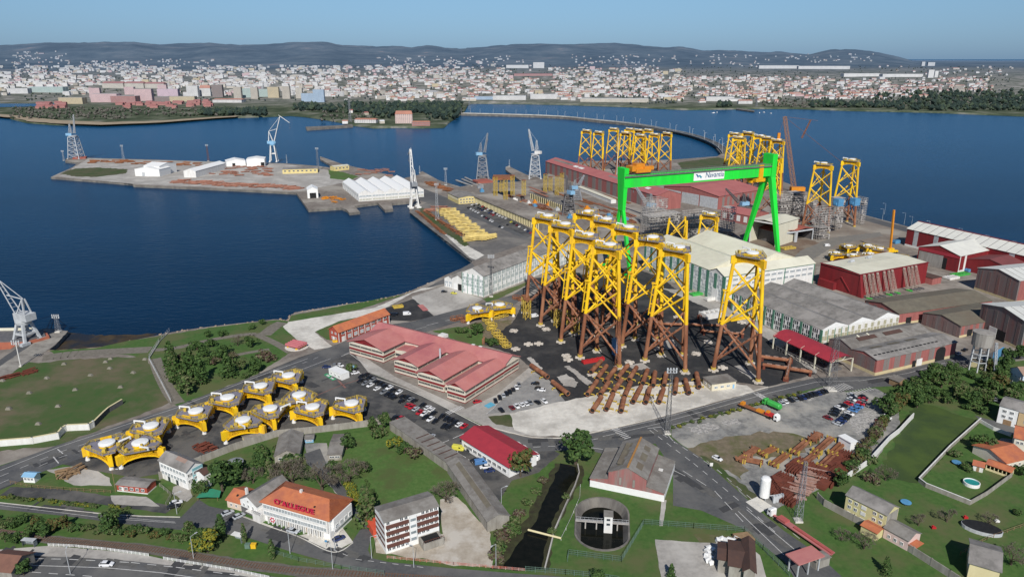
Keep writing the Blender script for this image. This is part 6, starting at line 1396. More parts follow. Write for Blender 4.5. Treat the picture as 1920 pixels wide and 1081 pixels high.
skylights(t, n0+2.4, n0+3.6, W*.5, 9.6, 1, 1.9, W*.7, roof_olive, 0); 
for xx, k in ((n0+(n1-n0)*.25, 1), (n0+(n1-n0)*.75, -1)):
 hz = 7.6+3.2*.5+.28; m = MB(); dx = 1.1; dz = 3.2/((n1-n0)/2)*dx*k
 for y0, y1 in ((W*.12,W*.3),(W*.4,W*.62),(W*.72,W*.86)): m.mesh([(xx-dx,y0,hz-dz),(xx+dx,y0,hz+dz),(xx+dx,y1,hz+dz),(xx-dx,y1,hz-dz)], [(0,1,2,3)])
 m.to('roof_light', roof_olive, t)
wins(t, 'F', (n0,n1,0,W), 2, 3.2, .9, 3.2, 2, fm=wall_slate, gm=wall_conc); m = MB(); m.box(n1+2,n1+3.6,W*.55,W*.62,4.4,4.6); m.to('skylight', white, t)
# ---- oval basin and pump house
rx_, ry_ = BRX, BRY
t = T('oval_basin', 'oval concrete settling basin with dark water and sloping walls', 'basin', (*BC,0), -.12)
o1, o2, o3 = stad(rx_, ry_), stad(rx_-.6, ry_-.6), stad(rx_-2.6, ry_-2.6); n = len(o1); m = MB()
vs = [(x,y,-.1) for x,y in o1]+[(x,y,.45) for x,y in o1]+[(x,y,.45) for x,y in o2]+[(x,y,-3.2) for x,y in o3]
m.mesh(vs, [(k*n+i, k*n+(i+1)%n, (k+1)*n+(i+1)%n, (k+1)*n+i) for k in range(3) for i in range(n)]); m.to('concrete_wall', concrete_dark, t)
m = MB(); m.prism(stad(rx_-2.2, ry_-2.2), -3.3, -2.4, bottom=False); m.to('water', pond, t)
m = MB(); m.beam((-rx_+.3,0,.5),(rx_-.3,0,.5),1.2,.25); [m.box(x-.2,x+.2,-.3,.3,-3,.4) for x in (-rx_*.6,-rx_*.2,rx_*.55)]; m.to('walkway', concrete, t); m = MB(); [m.beam((-rx_+.5,s_*.55,1.5),(rx_-.5,s_*.55,1.5),.07) for s_ in (-1,1)]; [m.beam((-rx_+.6+i*1.4,s_*.55,.5),(-rx_+.6+i*1.4,s_*.55,1.5),.06) for i in range(int(rx_*2/1.4)) for s_ in (-1,1)]; m.to('handrail', steel_light, t)
m = MB(); m.box(.6,3.4,-1.9,1.2,-3,4.0); pm_ = m.to('pump_house', white, t); m = MB(); m.box(.4,3.6,-2.1,1.4,4.0,4.3); m.to('roof', roof_fibre, pm_); m = MB(); [m.box(1.4,2.6,-1.96,-1.9,z,z+.8) for z in (.6,2.4)]; m.to('window', glass, pm_)
# ---- brown plant house, gate canopy
A, Bq = G(1345,1072), G(1408,1083); t, L, W = site('plant_house', 'cluster of grey huts with brown roofs on the concrete pad', A, Bq, W=15); vol(t, 0,L*.3,0,8, 5, .8, 'x', wall_conc, roof_brown, .5); vol(t, L*.3+.1,L*.72,-3,9, 5.6, .9, 'x', wall_conc, roof_brown, .5); vol(t, L*.72+.1,L*1.05,-5,10, 6.2, 1.2, 'y', wall_conc, roof_brown, .5); m = MB(); m.mesh([(L*.92,-1,6.9),(L*1.05,-1,6.35),(L*1.05,5,6.35),(L*.92,5,6.9)], [(0,1,2,3)]); m.to('solar_panel', glass, t)
qs = [G(*p, 5.6) for p in [(1498,1059),(1547,1042),(1519,1022.6),(1476,1037.5)]]; a = ang(qs[0], qs[1]); L = dist(qs[0], qs[1]); W = dist(qs[0], qs[3]); t = T('gate_canopy', 'red flat canopy over the yard gate with a low office beside it', 'gate canopy', (*qs[0],0), a); m = MB(); m.box(0,L,0,W,5.4,5.8); m.to('roof', roof_red, t); m = MB(); [m.beam((x,y,0),(x,y,5.4),.35) for x in (1,L*.5,L-1) for y in (1,W-1)]; m.to('post', steel_light, t); m = MB(); m.box(L-1.5,L+4,W*.25,W*.8,.05,3); m.to('gatehouse', wall_conc, t); m = MB(); m.box(L-1.8,L+4.3,W*.2,W*.85,3,3.3); m.to('gatehouse_roof', roof_fibre, t)
# ---- yellow flats and annexe, villas at the right
h = HT(1581,965,927); A, Bq, C = G(1581,965), G(1663,965,h), G(1685,950,h); t, L, W = site('yellow_house', 'three storey pale yellow house with a grey pitched roof behind a concrete wall', A, Bq, C, cat='house'); v = (0,L,0,W); vol(t, *v, h, 2, 'x', M('house_yellow', (.6,.54,.28), (.54,.48,.25), .4, .8), roof_grey, .3)
for z in (h*.16,h*.46,h*.74): wins(t, 'F', v, 6, z, 1.2, 1.2, .6, skip=(2,3)); panel(t, 'F', v, L*.40, L*.52, z-.1, z+1.2, white, 'stair_block', .15, .15)
panel(t, 'R', v, .3, W-.3, .2, h-.2, wall_conc, 'gable_render', .04, .04); vol(t, L*.62, L*1.0, -4.5, -.1, 2.9, .6, 'x', MATS['house_yellow'], roof_orange, .3, wall='porch_wall', roof='porch_roof')
A, Bq, C = G(1655,1007), G(1700,1032), G(1724,1022); t, L, W = site('pink_house', 'low pale pink annexe with a grey roof next to the yellow flats', A, Bq, C, cat='house'); W = max(W, 7); v = (0,L,0,W); vol(t, *v, HT(1700,1032,1013), 1.6, 'x', wall_pinkpale, roof_fibre, .3); wins(t, 'F', v, 3, 1, 1, 1.2, .8); door(t, 'R', v, W*.5, 1.2, 2.2, wood)
m = MB(); m.box(L,L+2.5,0,W*.7,2.3,2.5); m.to('porch_roof', roof_orange, t)
A, Bq = G(1868,791), G(1903,801); t, L, W = site('white_house', 'tall white house with a slate roof and brown garage at the right edge', A, Bq, W=12, cat='house'); h = HT(1868,791,760); v = (0,L,0,12); vol(t, *v, h, 1.6, 'x', white_clean, roof_grey, .3); wins(t, 'F', v, 2, h*.68, 1.5, 1.3, .8, bars=2); wins(t, 'F', v, 2, h*.38, 1.5, 1.3, .8, bars=2); door(t, 'F', v, L*.55, 3, 2.4, wood, 'garage_door'); skylights(t, L*.4, L*.6, 3, h+.95, 1, 1.2, .9, black, .27)
A2 = off(A, ang(A,Bq), L+.3); t = T('tan_house', 'tan house joined to the right of the tall white house', 'house', (*A2,0), ang(A,Bq)); v = (0,10,.3,12); vol(t, *v, h-.6, 1.5, 'x', M('tan_wall', (.55,.4,.22), (.5,.36,.2), .5, .8), roof_grey, .2); wins(t, 'F', v, 2, h*.65, 1.4, 1.3, .8); wins(t, 'F', v, 2, h*.35, 1.4, 1.3, .8)
A, Bq = G(1889,716), G(1913,730); t, L, W = site('gabled_house', 'pale blue gabled house with a brown roof among the trees at the right edge', A, Bq, W=16, cat='house'); h = HT(1913,730,703); v = (0,L,0,16); vol(t, *v, h, 2.4, 'y', M('blue_white', (.55,.6,.68), (.5,.55,.62), .5, .8), M('roof_tan', (.3,.2,.15), (.25,.17,.13), .4, .9), .4); wins(t, 'F', v, 3, h*.6, .9, 1.3, .6); wins(t, 'F', v, 2, h*.2, .9, 1.3, .6); wins(t, 'R', v, 4, h*.6, .9, 1.3, .6)
A, Bq = G(1897,846), G(1926,853); t, L, W = site('villa_house', 'cream villa with a red tiled roof at the right edge by the gravel lane', A, Bq, W=12, cat='house'); v = (0,L,0,12); vol(t, *v, 6.4, 2.2, 'x', M('villa_cream', (.66,.6,.5), (.6,.54,.45), .5, .8), roof_orange, .5); wins(t, 'F', v, 3, 3.8, 1, 1.3, .6); wins(t, 'L', v, 3, 3.8, 1, 1.3, .6)
A, Bq = G(1884,882), G(1926,872); t, L, W = site('villa_house', 'lower villa wing with an orange tiled roof beside the garden pool', A, Bq, W=14, cat='house'); v = (0,L,0,14); vol(t, *v, 3.4, 2, 'x', MATS['villa_cream'], roof_orange, .5); wins(t, 'F', v, 4, 1, 1.1, 1.3, .6)
A, Bq = G(1848,880), G(1893,896); t, L, W = site('garden_pergola', 'open garden pavilion with a long orange roof above the pool lawn', A, Bq, W=4.6, cat='pavilion'); vol(t, 0,L,0,4.6, 2.6, .8, 'x', wall_cream, roof_orange, .4, open_='F'); m = MB(); [m.beam((L*i/6,.1,0),(L*i/6,.1,2.6),.25) for i in range(7)]; m.box(0,L,0,.2,.05,.8); m.to('pillars', wall_cream, t)
A, Bq = G(1823,881), G(1842,886); t, L, W = site('garden_hut', 'little white garden hut with an orange roof by the villa lawn', A, Bq, W=4, cat='hut'); vol(t, 0,L,0,4, 2.5, .9, 'x', white, roof_orange, .4); door(t, 'F', (0,L,0,4), L*.5, .9, 1.9, wood)
A, Bq = G(1812,1085), G(1868,1102); t, L, W = site('corner_house', 'house with a grey slate roof in the bottom right corner', A, Bq, W=13, cat='house'); v = (0,L,0,13); vol(t, *v, 6, 2.2, 'x', wall_cream, roof_grey, .5); wins(t, 'L', v, 3, 3, 1.1, 1.3, .8)
A, Bq = G(-25,1085), G(25,1090); t, L, W = site('corner_roof_house', 'house with a rust brown roof cut by the bottom left corner', A, Bq, W=9, cat='house'); vol(t, 0,L,0,9, 3.6, 2.2, 'x', wall_conc, M('roof_rustbrown', (.2,.1,.07), (.16,.08,.06), .5, .9), .4)
x, y = G(1351,733); t = T('cream_hut', 'small cream office hut with a grey roof at the edge of the black yard', 'hut', (*G(1334,733),0), ang(G(1334,733), G(1379,727))); L = dist(G(1334,733), G(1379,727)); v = (0,L,0,8); vol(t, *v, 3.6, 0, 'x', M('hut_cream', (.66,.6,.45), (.6,.54,.4), .5, .8), roof_fibre, .35); wins(t, 'F', v, 3, 1.1, 1.8, 1.2, .6, 2.5, gm=MATS['glass_light']); door(t, 'F', v, L-1.2, 1, 2.1, blue_pale); wins(t, 'L', v, 2, 1.1, 1.4, 1.2, .6)
# ---- container office, water tower
A, Bq = G(617,702), G(640,709); t, L, W = site('site_cabin', 'white site cabin beside the green muster marking', A, off(A, ang(G(614,697),G(641,709)), 10.5), W=4.5, cat='cabin'); v = (0,L,0,4.5); vol(t, *v, 3, 0, 'x', white_clean, white_clean, .05); wins(t, 'F', v, 3, 1, 1.2, 1, .5)
x, y = G(1831,693); hh = HT(1831,693,622); t = T('water_tower', 'grey concrete water tower on tall legs beside the slate shed', 'water tower', (x,y,0)); m = MB(); m.lathe([(2.2,hh*.62),(4.6,hh*.66),(4.8,hh*.98),(4.9,hh),(.6,hh+.5)], 20); m.to('tank', M('tank_concrete', (.33,.31,.28), (.22,.2,.18), .5, .9, streak=5), t)
for k in range(6): a = k*PI/3; m = MB(); m.beam((4*math.cos(a),4*math.sin(a),0),(3.5*math.cos(a),3.5*math.sin(a),hh*.67),.55); m.to('leg', steel_light, t)
m = MB(); [m.beam((4*math.cos(k*PI/3),4*math.sin(k*PI/3),z),(4*math.cos((k+1)*PI/3),4*math.sin((k+1)*PI/3),z),.35) for k in range(6) for z in (hh*.25,hh*.45)]; m.to('ring_beam', steel_light, t)
m = MB(); m.lattice((3.5,-9,0),(4.2,-4.2,hh*.8),.9,.9,10,.12); m.to('ladder_shaft', steel_light, t)
a_, b_ = G(1857,693), G(1874,683); t = T('blue_gate', 'tall blue steel panel standing by the slate shed yard', 'panel', (*a_,0), ang(a_,b_)); m = MB(); m.box(0,dist(a_,b_)+1,-.2,.2,.05,9.5); m.to('panel', blue_steel, t); m = MB(); [m.box(x,x+.3,.2,.8,0,9.6) for x in (0,4)]; m.to('frame', steel_dark, t)
shed('small_hut','small ochre hut with white gable by the hedge at the yard exit',(1684,727),(1700,722),5,716,1.2,wood,roof_fibre,'y'); shed('small_hut','little sandy hut under the water tower',(1843,694),(1853,690),6,682,1.2,wall_cream,roof_tan if False else roof_olive,'y')
shed('white_trailer','white box trailer standing at the corner of the rusty frames',(1593,846),(1604,843),6,830,.0,white_clean,white_clean,'x')
x, y = G(1432,935); t = T('gas_tank', 'upright white gas tank on a concrete slab by the road', 'tank', (x,y,0)); hh = HT(1432,935,893); m = MB(); m.lathe([(1.2,.9),(1.75,1.3),(1.75,hh-.8),(1.3,hh-.2),(.3,hh)], 20); m.to('vessel', white_clean, t, smooth=False); m = MB(); [m.beam((1.3*math.cos(k*PI/2),1.3*math.sin(k*PI/2),0),(1.3*math.cos(k*PI/2),1.3*math.sin(k*PI/2),1.2),.25) for k in range(4)]; m.to('leg', steel_grey, t)
m = MB(); [m.box(2.4+i*1.1,3.3+i*1.1,-2.6+.5*i,-1.6+.5*i,.05,2.6) for i in range(4)]; [m.tube((2.85+i*1.1,-2.1+.5*i,2.6),(1.2,0,1.4),.08,5) for i in range(4)]; m.to('vaporiser', steel_light, t)
# ================================================================== VEHICLES
CARC = {'black': (.014,.015,.018), 'white': (.72,.72,.72), 'grey': (.2,.21,.22), 'silver': (.42,.44,.46), 'red': (.42,.02,.03), 'dark red': (.16,.015,.02), 'navy': (.02,.035,.11), 'blue': (.08,.2,.42), 'orange': (.5,.14,.03), 'yellow': (.65,.6,.08)}
def paint_m(c):
 n = 'car_paint_'+c.replace(' ','_')
 if n not in MATS:
  m = M(n, CARC[c]); b = m.node_tree.nodes['Principled BSDF']; b.inputs['Roughness'].default_value = .3; b.inputs['Coat Weight'].default_value = .5; b.inputs['Coat Roughness'].default_value = .08
 return MATS[n]
carglass = M('car_glass', (.01,.012,.015), None, rough=.08, spec=.6)
def loft(m, secs):
 """secs: list of (x, [(y,z)...]) rings"""
 n = len(secs[0][1]); vs = [(x,y,z) for x, r in secs for y, z in r]; k = len(secs)
 m.mesh(vs, [(j*n+i, (j+1)*n+i, (j+1)*n+(i+1)%n, j*n+(i+1)%n) for j in range(k-1) for i in range(n)]+[tuple(range(n)), tuple(range(k*n-1,(k-1)*n-1,-1))])
def ring(w_, z0, z1, bev=.12): return [(-w_,z0),(w_,z0),(w_,z1-bev),(w_-bev,z1),(-w_+bev,z1),(-w_,z1-bev)]
CAR = {}
def car_body(c, van=False):
 k = (c, van)
 if k in CAR: return CAR[k]
 m = MB()
 if van:
  loft(m, [(-2.4,ring(.88,.35,1.9)),(-2.3,ring(.93,.25,2.05)),(1.3,ring(.93,.25,2.05)),(1.75,ring(.9,.25,1.35)),(2.4,ring(.85,.3,1.1)),(2.5,ring(.78,.4,.85))])
  g = MB(); loft(g, [(1.28,ring(.86,1.25,1.9,.05)),(1.8,ring(.84,1.22,1.28,.02))]); g.box(.5,1.25,-.95,.95,1.2,1.75); g.box(-2.42,-2.35,-.7,.7,1.25,1.75)
 else:
  loft(m, [(-2.1,ring(.72,.42,.82)),(-2.0,ring(.82,.3,.95)),(-1.2,ring(.87,.24,.98)),(.9,ring(.87,.24,.96)),(1.75,ring(.82,.28,.82)),(2.12,ring(.7,.38,.66))])
  loft(m, [(-1.25,ring(.62,1.38,1.45,.05)),(-.2,ring(.66,1.40,1.49,.05)),(.25,ring(.62,1.38,1.44,.05))])
  g = MB(); loft(g, [(-1.85,ring(.74,.93,.97,.02)),(-1.25,ring(.64,.95,1.40,.06)),(.25,ring(.64,.95,1.40,.06)),(1.05,ring(.74,.93,.97,.02))])
 CAR[k] = (m.data('car_body', paint_m(c)), g.data('car_windows', carglass)); return CAR[k]
m = MB(); m.tube((0,-.12,0),(0,.12,0),.32,12); m.mi = 1; m.tube((0,-.13,0),(0,.13,0),.19,8); WHEEL = m.data('wheel', [black, steel_grey])
CARS = []
def car(p, h, c, label, group=None, van=False, small=False, name=None):
 x, y = G(*p, .7); b, g = car_body(c, van)
 if small:
  t = add(name or 'parked_car', b, loc=(x,y,.09), rz=h); add('car_windows', g, t)
 else:
  t = T(name or ('parked_van' if van else 'parked_car'), label, 'van' if van else 'car', (x,y,.09), h); add('body', b, t); add('windows', g, t)
  for sx in (-1.3,1.32):
   for sy in (-.78,.78): add('wheel', WHEEL, t, None, (sx,sy,.32))
 tag(t, label, 'van' if van else 'car', group); CARS.append(t); return t
CK = dict(b='black', w='white', g='grey', s='silver', r='red', d='dark red', n='navy', l='blue', o='orange', y='yellow')
def row(pts, sc, o, h, where, grp, small=False, jit=.06):
 q = [((x/sc+o[0], y/sc+o[1]), CK[c]) for x, y, c in pts]; seen = {}
 for i, (p, c) in enumerate(q):
  nb = [q[j][1] for j in (i-1, i+1) if 0 <= j < len(q)]
  pos = f'at the left end of {where}' if i == 0 else f'at the right end of {where}' if i == len(q)-1 else f'between {nb[0]} and {nb[1]} in {where}'
  lab = f'{c} car {pos}'; k = seen.get(lab, 0); seen[lab] = k+1
  car(p, h+R.uniform(-jit,jit)+(PI if R.random() < .5 else 0), c, lab, grp, small=small)
HO = math.radians(57)
row([(232,258,'b'),(265,250,'b'),(290,268,'b'),(315,285,'g'),(345,300,'b'),(375,315,'b'),(405,330,'b'),(440,343,'w'),(472,360,'b'),(512,378,'w'),(545,408,'b'),(575,420,'b'),(603,430,'g'),(632,440,'b'),(690,475,'b'),(730,493,'w'),(757,508,'w'),(770,537,'b'),(835,558,'b'),(870,576,'b'),(900,588,'b'),(932,604,'b'),(965,620,'w'),(1000,633,'r')], 4, (620,640), HO, 'the office street row', 'cars along the office street')
row([(225,292,'b'),(258,312,'g'),(297,325,'w'),(350,350,'w'),(397,378,'g'),(428,393,'b'),(455,405,'b'),(480,417,'b'),(535,443,'b'),(585,474,'r'),(608,488,'r'),(640,502,'s'),(668,529,'r'),(700,539,'w'),(714,565,'b'),(748,579,'w'),(785,596,'b'),(852,631,'b'),(884,638,'b')], 4, (620,640), HO, 'the second office row', 'cars in the second office row')
row([(488,565,'b'),(522,575,'r'),(527,603,'n'),(562,614,'w'),(582,630,'w'),(625,655,'b'),(655,668,'b'),(685,681,'g'),(720,697,'b'),(757,709,'s')], 4, (620,640), HO, 'the concrete wall row', 'cars beside the concrete wall')
row([(1237,442,'b'),(1268,418,'b'),(1295,400,'s'),(1318,388,'b'),(1343,375,'b'),(1368,357,'b'),(1393,342,'w'),(1412,322,'g')], 4, (620,640), math.radians(100), 'the row facing the office end', 'cars facing the office end wall')
row([(1280,512,'b'),(1358,493,'d'),(1394,483,'w'),(1428,470,'w'),(1463,463,'w'),(1495,455,'g'),(1550,452,'b'),(1602,445,'w')], 4, (620,640), math.radians(120), 'the lower visitor row', 'cars in the lower visitor row')
row([(1535,312,'b'),(1562,349,'b'),(1580,360,'w')], 4, (620,640), math.radians(-10), 'the short file beside the rusty pipes', 'cars beside the rusty pipes')
car((895,752), math.radians(30), 'red', 'red car parked alone against the end of the office wings'); row([(1085,888,'b'),(1158,936,'w'),(1190,963,'n')], 4, (620,640), 0.25, 'the clinic yard', None)
car((901,866), .3, 'blue', 'blue van parked in front of the red-roofed clinic', van=True); car((859,840), -.3, 'yellow', 'yellow ambulance van at the left end of the clinic', van=True)
car((612,687), .1, 'navy', 'navy car behind the white site cabin'); car((629,684), .1, 'grey', 'grey car behind the white site cabin'); car((638,684), -.6, 'white', 'white car by the shrub at the site cabin'); car((666,698), .5, 'white', 'white car right of the site cabin')
def px_h(a, b): return ang(G(*a), G(*b))
h1 = px_h((1598,740),(1612,745))
row([(1230,452,'s'),(1237,474,'b'),(1225,495,'w'),(1214,516,'g'),(1196,540,'r'),(1135,560,'b'),(1095,585,'w'),(1062,606,'b'),(1045,630,'b'),(1030,655,'b'),(975,692,'d')], 5.647, (1380,660), h1, 'the left gravel lot file', 'cars in the left gravel file')
row([(1350,470,'b'),(1342,491,'r'),(1334,515,'g'),(1320,540,'r'),(1300,568,'l'),(1262,590,'l'),(1238,611,'l'),(1200,645,'w'),(1170,668,'b'),(1150,690,'b'),(1125,715,'n'),(1095,735,'n'),(1070,752,'s')], 5.647, (1380,660), h1, 'the middle gravel lot file', 'cars in the middle gravel file')
row([(1640,555,'b'),(1615,580,'w'),(1614,613,'o'),(1615,645,'b'),(1595,682,'w'),(1580,710,'b'),(1532,727,'d'),(1513,765,'w')], 5.647, (1380,660), h1, 'the hedge-side gravel lot file', 'cars along the hedge')
row([(480,533,'s'),(520,517,'w'),(580,502,'b'),(625,494,'g'),(675,486,'b'),(715,476,'n'),(752,463,'b'),(790,450,'b'),(830,440,'b'),(870,430,'n'),(905,420,'b'),(940,408,'b')], 5.647, (1380,660), px_h((1500,745),(1508,751)), 'the shaded roadside row', 'cars in the shaded row')
hf = px_h((890,395),(884,398))
def lot(pts, where, grp):
 row([(x,y,c) for x, y, c in pts], 5.0526, (640,290), hf, where, grp, small=True)
def fill(a, b, s): return [(a[0]+(b[0]-a[0])*i/(len(s)-1), a[1]+(b[1]-a[1])*i/(len(s)-1), c) for i, c in enumerate(s)]
lot(fill((1205,500),(1298,548),'bwwww'), 'the short near far lot row', 'cars in the far lot, first row'); lot(fill((1240,472),(1335,525),'wbgbbn'), 'the second far lot row', 'cars in the far lot, second row')
lot(fill((1285,462),(1480,562),'wbgrbdwbnwbw'), 'the long back far lot row', 'cars in the far lot, back row'); lot(fill((1335,577),(1432,630),'wbdbww'), 'the front row below the lattice mast', 'cars in the far lot, front row'); lot(fill((1345,520),(1440,570),'bwgndr'), 'the row just above the lattice mast', 'cars in the far lot, mast row')
lot(fill((1500,578),(1560,600),'www'), 'the group of three by the berth wall', 'cars in the far lot, berth wall'); lot(fill((1608,636),(1795,738),'ybdwgwnr'), 'the right-hand far lot row', 'cars in the far lot, right row'); lot([(1500,680,'b'),(1527,687,'w'),(1575,662,'b')], 'the loose far lot group', 'cars in the far lot, loose group')
car((1345,858), px_h((1338,854),(1353,861)), 'white', 'white car alone beside the sign at the gravel lot entrance'); car((200,1056), 0.03, 'white', 'white car driving on the main road in the lower left', name='moving_car')
car((427,960), .75, 'silver', 'silver car left of the pair before the orange annex'); car((448,966), .85, 'silver', 'silver car right of the pair before the orange annex'); car((549,994), -.35, 'silver', 'silver car parked before the hotel front'); car((635,1008), .65, 'navy', 'dark blue car on the terrace at the hotel corner')
car((330,941), .5, 'white', 'white car by the gate post near the red hut'); car((325,948), .45, 'black', 'black car by the gate post near the red hut'); car((833,546), .2, 'black', 'black car on the apron of the left white hall'); car((851,549), -.4, 'yellow', 'yellow cart on the apron of the left white hall')
car((763,588), .2, 'white', 'white pickup on the dark plot beside the brick hall', van=True); row([(735+4*i, 588+.6*i, c) for i, c in enumerate('bbb')], 1, (0,0), 1.0, 'the dark plot behind the brick hall', 'cars behind the brick hall'); car((1002,592), .5, 'white', 'white van among the jacket legs', van=True); car((1551,460), .2, 'white', 'white van on the dusty track of the east yard', van=True)
row([(1868,748,'g'),(1876,752,'b')], 1, (0,0), .8, 'the lane in front of the tall white house', None)
for i, (px, py) in enumerate([(1784,660),(1798,662),(1810,655)]): car((px,py), .6, ['grey','silver','black'][i], f'{["grey","silver","black"][i]} car at the far corner of the corrugated shed')
# trucks
def truck(name, label, a, b, cab, bedm, length, load=None):
 A, B = G(*a), G(*b); h = ang(B, A); t = T(name, label, 'truck', (*A,.09), h)
 m = MB(); loft(m, [(-2.2,ring(1.2,.7,3.0,.15)),(-1.9,ring(1.25,.6,3.3,.2)),(-.6,ring(1.25,.5,3.0,.2)),(-.3,ring(1.2,.5,1.7,.1))]); m.to('cab', cab, t)
 m = MB(); m.mesh([(-.62,-1.1,2.0),(-.62,1.1,2.0),(-.75,1.05,2.8),(-.75,-1.05,2.8)], [(0,1,2,3)]); m.v = [(x+.16,y,z) for x,y,z in m.v]; m.box(-1.6,-.8,-1.28,1.28,1.9,2.6); m.to('windscreen', carglass, t)
 m = MB(); m.box(-length,-2.3,-.45,.45,.8,1.1); m.box(-length,-4.5,-1.25,1.25,1.1,1.4); m.to('chassis', bedm, t)
 for x in [-1.2,-4.0,-5.2]+[-length+1+i*1.3 for i in range(3)]:
  for y in (-1.05,1.05): m = MB(); m.tube((x,y-.2,.5),(x,y+.2,.5),.5,12); m.to('wheel', black, t)
 if load: load(t)
 return t
def ld1(t):
 m = MB(); m.box(-6.5,-3.2,-1.1,1.1,1.4,2.4); m.to('tractor_deck', red_paint, t); m = MB(); m.box(-11,-8,-1.2,1.2,1.4,2.1); m.box(-6.3,-5,-.8,.8,2.4,3.2); m.box(-19,-17.5,-1,1,1.4,2.6); m.to('load', orange_paint, t)
truck('lowloader_truck','white-cabbed lorry with a red and orange low-loader on the gravel lot',(1461,791),(1402,767), white_clean, rust_orange, 20, ld1)
def ld2(t): m = MB(); m.box(-8,-4.4,-1.2,1.2,1.4,2.0); m.box(-26,-11,-.5,.5,1.2,1.9); m.to('trailer_beam', M('trailer_red', (.42,.1,.09), (.36,.09,.08), .6, .7), t)
truck('lowloader_truck','white lorry with a long red trailer waiting at the gate',(1441,963),(1530,1024), white_clean, MATS.get('roof_red'), 26, ld2)
def ld3(t): m = MB(); loft(m, [(-9,ring(1.25,1.5,2.6,.5)),(-8.6,ring(1.3,1.2,3.0,.6)),(-3,ring(1.3,1.2,3.1,.6)),(-2.7,ring(1.2,1.4,2.8,.5))]); m.to('tank', green_bright, t)
truck('tanker_truck','bright green tanker lorry below the hedge',(1430,756),(1458,768), green_bright, green_bright, 9.3, ld3)
# ================================================================== PIPES, FRAMES, YARD GOODS
def pipe(a, b, label, grp, r=1.15):
 A, B = G(*a), G(*b); A, B = lerp(A,B,.06), lerp(B,A,.06); L = dist(A, B); t = T('steel_pipe', label, 'pipe', (*A,0), ang(A,B), grp); m = MB(); n = 14; z = 2.1
 vs = []
 for x, rr in ((0,r),(L,r),(L,r*.86),(0,r*.86)): vs += [(x, rr*math.cos(2*PI*i/n), z+rr*math.sin(2*PI*i/n)) for i in range(n)]
 m.mesh(vs, [(k*n+i,k*n+(i+1)%n,((k+1)%4)*n+(i+1)%n,((k+1)%4)*n+i) for k in range(4) for i in range(n)]); m.to('tube', rust, t)
 m = MB(); m.mi = 0
 m.tube((.35,0,z),(L-.35,0,z),r*.84,10); m.to('dark_bore', black, t)
 for x in (L*.22, L*.72): m = MB(); m.box(x-.3,x+.3,-2.6,2.6,.7,1.0); [m.box(x-.25,x+.25,s_*2.4-.2,s_*2.4+.2,.05,1.0) for s_ in (-1,1)]; m.to('trestle', yellow_dirty, t)
PX = [((1128,682),(1106,706)),((1138,691),(1118,718)),((1155,696),(1134,723)),((1178,690),(1156,717)),((1194,694),(1178,720)),((1214,699),(1204,727)),((1228,703),(1224,731)),((1249,705),(1244,731)),((1268,716),(1265,745)),((1284,717),(1292,745)),((1305,705),(1311,734)),
 ((1120,720),(1100,748)),((1142,722),(1124,748)),((1166,718),(1148,743)),((1183,722),(1170,752)),((1202,731),(1186,762)),((1218,733),(1210,763)),((1244,735),(1235,762)),
 ((1128,750),(1109,779)),((1150,744),(1136,776)),((1170,752),(1164,779))]
for i, (a, b) in enumerate(PX): pipe(b, a, ['rusty steel pipe in the rear row of pipes on yellow trestles','rusty steel pipe in the middle row of pipes on yellow trestles','rusty steel pipe in the front row of three pipes by the road'][0 if i < 11 else 1 if i < 18 else 2], ['rear row of pipes','middle row of pipes','front row of pipes'][0 if i < 11 else 1 if i < 18 else 2])
pipe((1029,715),(994,690), 'lone rusty pipe at the yard edge, farther of the two by the visitor lot', None); pipe((1067,747),(1034,721), 'lone rusty pipe at the yard edge, nearer of the two by the visitor lot', None)
# long brown frames lying right of the lone jacket
def lying(a, b, label, r=.9, z=2.2, ends=True):
 A, B = G(*a, z), G(*b, z); t = T('rusty_tube', label, 'steel tube', (*A,0), ang(A,B)); L = dist(A,B); m = MB(); m.tube((0,0,z),(L,0,z),r,10); m.to('tube', rust, t); m = MB()
 for i in range(int(L/4)): m.box(2+i*4,4.4+i*4,-.25,.25,z+r,z+r+.3)
 m.to('anodes', MATS['anode'], t); m = MB(); m.box(.2,1.4,-1.3,1.3,.05,z); m.box(L-1.4,L-.2,-1.3,1.3,.05,z); m.to('support', rust_dark, t); return t
lying((1427,668),(1480,675),'long rusty tube lying behind the right foot of the lone jacket'); lying((1430,683),(1523,697),'long rusty tube lying beside the road right of the lone jacket'); lying((1482,672),(1474,708),'short rusty cross tube joining the two long tubes')
lying((1215,606),(1362,610),'long rusty tube lying between the jackets',.7); lying((1318,620),(1395,626),'rusty tube lying behind the lone jacket',.6); lying((1312,590),(1318,618),'short rusty tube lying between the two right jackets',.7)
# stacks of plates and beams
SD = {}
def beam_stack(v, m_, L, n, kind):
 k = (v, m_.name, kind, L, n)
 if k in SD: return SD[k]
 m = MB(); rr = random.Random(v)
 for i in range(n):
  y = (i-(n-1)/2)*rr.uniform(.8,1.3); z = rr.choice((.3,.3,1.0)); l = L*rr.uniform(.7,1.05)
  if kind == 'tube': m.tube((-l/2,y,z+.2),(l/2,y+rr.uniform(-.6,.6),z+.2),.32,7)
  else: m.beam((-l/2,y,z+.2),(l/2,y+rr.uniform(-.3,.3),z+.2),.5,.6)
 for x in (-L*.35,L*.35): m.box(x-.2,x+.2,-n*.6,n*.6,.02,.3)
 SD[k] = m.data('beam_stack', m_); return SD[k]
def stack(p, rz, m_, L, n, label, grp, kind='tube', v=None, name='beam_stack'):
 o = add(name, beam_stack(R.randrange(4) if v is None else v, m_, L, n, kind), loc=(*G(*p),.08), rz=rz); tag(o, label, 'steel stack', grp)
brown = M('rust_pink', (.36,.17,.12), (.24,.11,.075), .3, .85)
